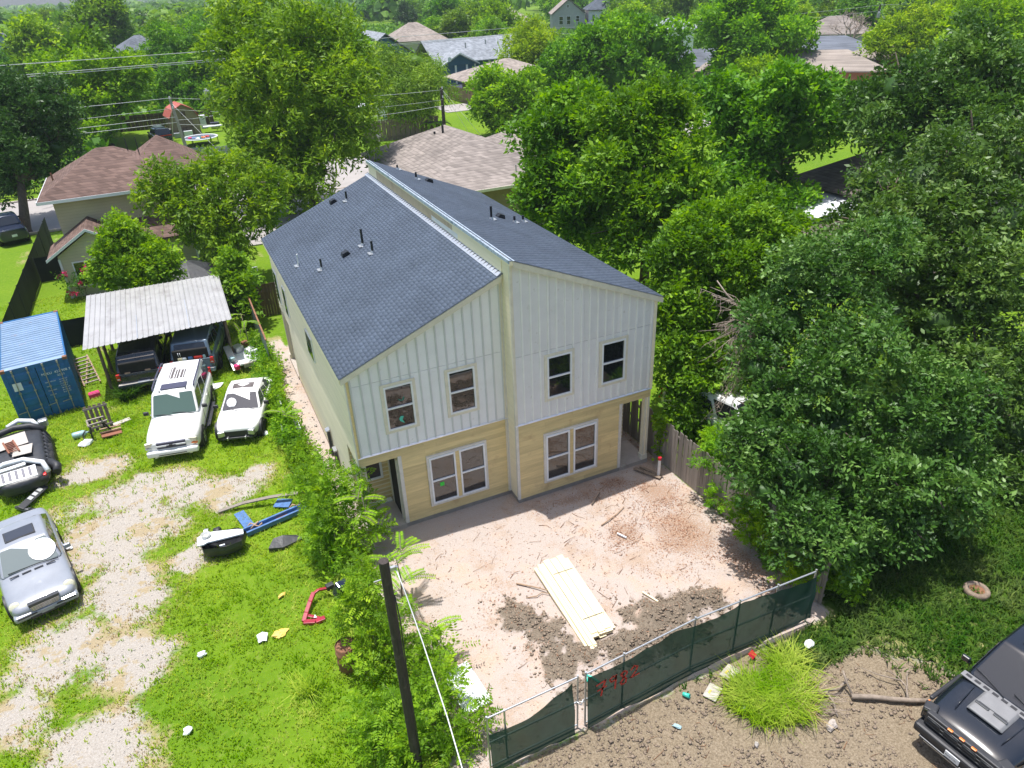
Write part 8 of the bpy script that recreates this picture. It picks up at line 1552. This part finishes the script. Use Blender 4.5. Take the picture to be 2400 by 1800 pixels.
# white camper
T = thing('camper_trailer', 'white camper trailer with roof unit behind the plank fence', 'camper', (18.2, 71.2, 0), R(14)); m = MB(); m.prism([(-3.1, .5), (2.6, .5), (3.2, 1.2), (2.9, 2.3), (2.2, 2.95), (-3.1, 2.95)], 'x', -1.2, 1.2); o = m.build('body', M['sheet_white'], T, bevel=.08); o.rotation_euler = (0, 0, R(180)); bx(T, 'roof_unit', (0.05, .2, 3.05), (.8, .9, .25), 'plastic_black', .05); bx(T, 'roof_hatch', (.1, 1.8, 2.98), (.6, .6, .10), 'galv', .03); bx(T, 'window', (0, -3.02, 1.65), (1.2, .1, .5), 'car_glass', .02, 0, 0, R(-25)); bx(T, 'stripe', (-1.21, -.5, 1.3), (.02, 3.6, .25), 'blue_paint'); bx(T, 'front_panel', (.25, -2.95, 1.1), (.9, .06, .25), 'grey_sheet')
for s in (1, -1): m = MB(); m.cyl((s*1.0, .6, .35), (s*1.22, .6, .35), .35, 14); m.build('wheel', M['tire'], T)
bx2('lean_to_roof', 'white sheet roof of a lean-to left of the camper', 'lean-to', (14.0, 74.5, 2.6), (3.0, 3.0, .1), 'sheet_white', .2); bx2('yellow_post', 'yellow-painted ladder standing left of the camper', 'ladder', (15.6, 66.2, 1.4), (.25, .12, 2.8), 'yellow_paper')
m = MB(); m.bb(11.98, 12.04, 57.9, 57.96, 0, 2.0); m.bb(11.8, 12.2, 57.86, 57.9, 1.7, 2.0); tag(m.build('street_sign', M['galv']), 'small white street sign in front of the plank fence', 'sign')
# blue house
T = thing('blue_house', 'deep blue house with long grey roof and white trimmed porch', 'house', (0, 0, 0)); wallbox(T, 36.5, 53.5, 108, 118, 3.2, 'wall_blue'); part(T, 'roof', 'roof_grey', gable, 35.8, 54.2, 107.0, 119, 3.2, 6.4, 'x'); wallbox(T, 36.6, 42.0, 104.5, 107.99, 3.0, 'wall_blue'); part(T, 'roof', 'roof_grey', gable, 36.0, 42.6, 103.8, 112, 3.0, 4.7, 'y')
m = MB(); m.prism([(36.1, 2.98), (39.3, 4.62), (42.5, 2.98)], 'y', 104.2, 104.49); m.build('gable_wall', M['wall_blue'], T); m = MB(); m.prism([(35.9, 2.95), (39.3, 4.74), (42.7, 2.95), (42.7, 3.12), (39.3, 4.92), (35.9, 3.12)], 'y', 103.7, 103.79); m.build('barge_board', M['sheet_white'], T)
for x in (38.6, 40.6, 43.5, 46.2, 49.2, 53.4): m = MB(); m.bb(x-.16, x+.16, 104.3 if x < 42 else 107.8, 104.4 if x < 42 else 107.95, 0, 3.0); m.build('white_post', M['sheet_white'], T)
bwin(T, 47.7, 107.97, 1.8, 1.0, 1.4); bwin(T, 51.2, 107.97, 1.8, 1.0, 1.4); m = MB(); m.disc((36.6+.8, 103.69, 4.0), .35, 'y', 14); m.build('vent', M['sheet_white'], T); m = MB(); m.bb(34, 48, 99, 104.4, -.05, .10); m.build('patio', M['rail_blue'], T)
for x, y, z in ((43, 110.5, 5.4), (47, 111, 5.6)): m = MB(); m.cyl((x, y, z-.3), (x, y, z+.4), .12, 8); m.build('vent_pipe', M['galv'], T)
T = thing('blue_house', 'second blue house with a steep gable left of the willow', 'house'); wallbox(T, 27, 36, 120, 132, 4.0, 'wall_blue'); part(T, 'roof', 'roof_grey', gable, 26.2, 36.8, 119, 133, 4.0, 7.6, 'y'); m = MB(); m.prism([(27, 3.99), (31.5, 7.2), (36, 3.99)], 'y', 119.6, 120); m.build('gable_wall', M['wall_blue'], T); bwin(T, 31.5, 120, 2.2, 1.2, 1.5)
T = thing('tan_roof_house', 'tan-roofed house behind the round tree and black pole', 'house'); wallbox(T, 34, 45, 79, 90, 2.8, 'wall_khaki'); part(T, 'roof', 'roof_pink', hip, 31.5, 46, 77.5, 91, 3.0, 5.4)
for y in (78.5, 80.5): m = MB(); m.bb(31.9, 32.2, y, y+.3, 0, 2.9); m.build('porch_post', M['wood_tan'], T)
m = MB(); m.bb(27, 33.8, 78, 84, -.05, .06); m.build('patio', M['road'], T)
# far houses
def fh(name, lab, x, y, w_, d_, h, rz, wm, rm, rh, kind='hip', wins=()):
    T = thing(name, lab, 'house', (x, y, 0), R(rz)); wallbox(T, -w_/2, w_/2, -d_/2, d_/2, h, wm); part(T, 'roof', rm, *((hip, -w_/2-.5, w_/2+.5, -d_/2-.5, d_/2+.5, h+.1, h+rh) if kind == 'hip' else (gable, -w_/2-.4, w_/2+.4, -d_/2-.5, d_/2+.5, h+.05, h+rh, kind)))
    if kind == 'y': m = MB(); m.prism([(-w_/2, h-.01), (0, h+rh-.25), (w_/2, h-.01)], 'y', -d_/2, d_/2); m.build('gable_wall', M[wm], T)
    for wx, wz, ww, wh in wins: bwin(T, wx, -d_/2, wz, ww, wh)
    return T
fh('grey_house', 'tall grey gabled house far back beside the white house', 99, 176, 8.5, 11, 6.0, -24, 'wall_grey', 'roof_pink', 3.6, 'y', ((-2, 4.5, 1.1, 2.0), (0, 4.5, 1.1, 2.0), (2.4, 4.8, .9, 1.4), (-.2, 7.8, .7, .7)))
fh('white_house', 'white two-storey house with dark hip roof far back', 108, 172, 9, 10, 6.6, -24, 'wall_white', 'roof_dark', 3.6, 'hip', ((-3.2, 4.6, .7, 2.0),))
fh('white_garage', 'low white garage between the grey and the white house', 102.5, 169, 5, 6, 2.8, -24, 'wall_white', 'roof_dark', 1.4, 'hip', ((.5, 1.4, .7, 1.6),))
fh('white_house', 'white house with three tall windows in a row at upper right', 88.5, 114, 9, 11, 5.2, -38, 'wall_white', 'roof_grey', 2.0, 'hip', ((-1.6, 3.3, 1.1, 2.1), (0.3, 3.3, 1.1, 2.1), (2.2, 3.3, 1.1, 2.1)))
fh('grey_roof_house', 'small house with slate roof and pale enclosed porch at right', 69, 80, 9, 10, 2.8, -30, 'wall_khaki', 'roof_slate', 2.0, 'x', ())
T = thing('glazed_porch', 'pale glazed porch with little gable in front of the slate roof', 'porch', (66.2, 73.6, 0), R(-30)); wallbox(T, -2.2, 2.2, -1.5, 1.5, 2.6, 'wall_khaki'); part(T, 'roof', 'roof_pink', gable, -1.4, 1.2, -2.0, 2.0, 2.6, 3.4, 'y'); 
for x in (-1.2, .1, 1.4): bwin(T, x, -1.5, 1.5, 1.1, 2.0, mat='wall_paleblue')
fh('slate_roof_house', 'long house with dark slate roof and mint wall at right', 92, 80, 20, 10, 2.9, -38, 'wall_paleblue', 'roof_slate', 2.2, 'hip', ((-2, 1.7, 1.0, 1.3),))
T = thing('white_carport', 'white flat carport roof attached left of the slate roofed house', 'carport', (83.5, 76.5, 0), R(-38)); m = MB(); m.bb(-3, 3, -2.5, 2.5, 2.6, 2.8); m.build('roof', M['sheet_white'], T)
for x in (-2.8, 2.8): m = MB(); m.bb(x-.1, x+.1, -2.4, -2.2, 0, 2.6); m.build('post', M['sheet_white'], T)
m = MB(); m.bb(-2.9, 2.9, 2.2, 2.4, 0, 2.6); m.build('back_wall', M['dark'], T)
fh('brick_house', 'brown brick house with pinkish roof peeking between trees at right', 76, 62.5, 16, 9, 2.9, -40, 'wall_brick', 'roof_pink', 2.3, 'hip', ((-6.5, 1.7, 1.1, 1.5),))
fh('slate_roof_house', 'house with pale hip roof right of the brick house', 90, 62, 10, 9, 3.4, -42, 'wall_brick', 'roof_pink', 2.6, 'hip', ())
T = thing('patio_house', 'dark-shingled house with white patio roof in the gap between the trees', 'house', (0, 0, 0)); wallbox(T, 30.3, 38, 8, 18, 2.9, 'wall_khaki'); part(T, 'roof', 'roof_dusk', hip, 29.6, 39, 5, 18.8, 3.1, 5.8); m = MB(); m.hexa([(25.6, 12.4, 2.45), (30.2, 10.4, 2.6), (31.0, 16.2, 2.6), (27.0, 17.6, 2.45), (25.6, 12.4, 2.55), (30.2, 10.4, 2.72), (31.0, 16.2, 2.72), (27.0, 17.6, 2.55)]); m.build('patio_roof', M['sheet_white'], T)
for x, y in ((25.9, 12.6), (27.1, 17.3)): m = MB(); m.bb(x-.06, x+.06, y-.06, y+.06, 0, 2.45); m.build('patio_post', M['sheet_white'], T)
part(T, 'roof', 'roof_dusk', hip, 23.5, 30.5, 3.0, 11.8, 2.3, 3.9)
fh('pale_blue_house', 'pale blue house wall with a white window glimpsed between trees at left', -8, 146, 9, 8, 6.0, 6, 'wall_paleblue', 'roof_slate', 2.6, 'hip', ((1.2, 3.2, 1.8, 1.8),))
fh('pale_blue_house', 'grey and blue gabled house at the far left edge', -33, 172, 11, 12, 6.2, 8, 'wall_paleblue', 'roof_slate', 3.4, 'y', ((2, 3.0, 1.2, 1.6), (-1, 3.0, 1.2, 1.6)))
fh('tan_house_far', 'pinkish tan roof showing above the blue house', 50, 160, 13, 11, 3.4, -10, 'wall_cream2', 'roof_pink', 3.6, 'hip', ())
fh('tan_house_far', 'tall pinkish roof in the trees left of the grey gabled house', 80, 172, 11, 11, 5.0, -20, 'wall_cream2', 'roof_pink', 3.6, 'hip', ())
fh('tan_house_far', 'grey roofed house behind the bare tree at upper right', 118, 100, 13, 10, 3.2, -40, 'wall_grey', 'roof_tan', 3.0, 'hip', ())
fh('pale_blue_house', 'white gable roof far away above the pecan', 33, 235, 10, 10, 5.6, -5, 'wall_white', 'roof_grey', 3.4, 'y', ())
# ------------------------------------------------------------------ poles and wires along the streets
def pole(lab, x, y, h, mat, r, lean=(0, 0), arm=False):
    T = thing('street_pole', lab, 'utility pole', (x, y, 0)); m = MB(); m.cyl((0, 0, -.2), (lean[0], lean[1], h), r*1.15, 10, r*.8); m.build('shaft', M[mat], T)
    if arm: m = MB(); m.box((0, -.15, h-.35), (.9, .12, .12), .3); m.build('crossarm', M[mat], T)
    for z in (h-.1, h-1.0): m = MB(); m.cyl((lean[0]*z/h+.0, -r-.1, z), (lean[0]*z/h, -r-.1, z+.22), .06, 8); m.build('insulator', M['sheet_white'], T)
    return T
pole('grey leaning utility pole with guy wires in front of the red roofed shed', -6.1, 63.3, 6.7, 'pole_grey', .16, (-.55, 0))
pole('dark street pole behind the tan hip roof', 20.4, 61.2, 5.4, 'pole_wood', .19)
pole('tall black street pole in front of the cypress', 48.5, 97.4, 8.2, 'pole_wood', .22)
pole('black street pole leaning beside the bare tree at upper right', 112, 86, 8.6, 'pole_wood', .20, (1.0, 0))
pole('short grey post between the slate roof and the brick house', 78.5, 69, 5.0, 'pole_grey', .20)
def transformer(lab, x, y, z): T = thing('pole_transformer', lab, 'transformer', (x, y, z)); m = MB(); m.cyl((0, 0, 0), (0, 0, .8), .28, 14); m.build('tank', M['galv'], T); m = MB(); m.cyl((0, 0, .8), (0, 0, 1.0), .1, 8); m.build('bushing', M['sheet_white'], T)
transformer('grey transformer can hanging beside the pecan crown', -3.3, 61.5, 6.4); transformer('grey transformer on the leaning black pole', 111.6, 84.8, 6.6)
def wire(lab, a, b, sag=.5, r=.018, mat='wire', group='overhead power lines'):
    a, b = Vector(a), Vector(b); m = MB(); m.tube([a.lerp(b, t)-Vector((0, 0, 4*sag*t*(1-t))) for t in [i/12 for i in range(13)]], r, 4); tag(m.build('power_line', M[mat]), lab, 'power line', group)
PA = (48.5, 97.2)
for z0, z1, k in ((8.45, 11.07, 'top'), (7.65, 10.27, 'second'), (7.50, 10.12, 'third')): wire('%s of the long wires crossing from the tall black pole to the left edge' % k, (*PA, z0), (-19.5, 55, z1), .12, .036)
wire('wire from the tall black pole top towards the right', (*PA, 8.2), (112.8, 86, 8.5), .7, .022); wire('lower wire from the tall black pole towards the right', (*PA, 7.3), (112.8, 86, 7.6), .7, .022)
wire('wire running right from the leaning black pole', (112.9, 86, 8.5), (190, 70, 9), .3, .025)
lp = lambda z: (-6.1-.55*z/6.7, 63.2, z)
wire('top wire left of the leaning grey pole', lp(6.65), (-40, 58.3, 7.2), .1, .026); wire('top wire right of the leaning grey pole', lp(6.65), (20.4, 61, 5.2), .5)
wire('middle wire left of the leaning grey pole', lp(5.7), (-40, 58.3, 6.0), .1, .02); wire('middle wire right of the leaning grey pole', lp(5.6), (20.4, 61, 4.2), .7, .014)
wire('lower cable left of the leaning grey pole', lp(4.9), (-40, 58.3, 5.5), .15, .026); wire('lower cable right of the leaning grey pole', lp(4.6), (-1.6, 62, 5.0), .1, .02)
wire('lowest cable left of the leaning grey pole', lp(4.4), (-40, 58.3, 5.1), .15, .026); wire('lowest cable right of the leaning grey pole', lp(4.2), (20.4, 61, 3.6), .7, .02)
wire('guy wire slanting down right from the leaning grey pole', lp(6.2), (-2.2, 58.5, 0), .0, .02, 'wire', 'guy wires of the leaning pole'); wire('guy wire dropping to the lawn behind the leaning grey pole', lp(6.2), (-7.6, 68.5, 0), .0, .02, 'wire', 'guy wires of the leaning pole')
wire('guy wire of the dark street pole', (20.4, 61.2, 5.3), (24, 58.5, 0), .0, .02, 'wire', 'guy wires of the street pole'); wire('second guy wire of the dark street pole', (20.4, 61.2, 5.3), (23, 60.5, .5), .0, .02, 'wire', 'guy wires of the street pole')
# ================================================================== HAZE
hz = MB(); hz.bb(-700, 1700, -80, 2350, -26, 24); 
hm = bpy.data.materials.new('haze'); hm.use_nodes = True; N = hm.node_tree.nodes; N.remove(N['Principled BSDF']); pv = N.new('ShaderNodeVolumePrincipled'); pv.inputs['Color'].default_value = (.80, .90, 1.0, 1); pv.inputs['Density'].default_value = .00022; hm.node_tree.links.new(pv.outputs[0], N['Material Output'].inputs['Volume'])
if HAZE: o = hz.build('haze', hm); o['kind'] = 'stuff'
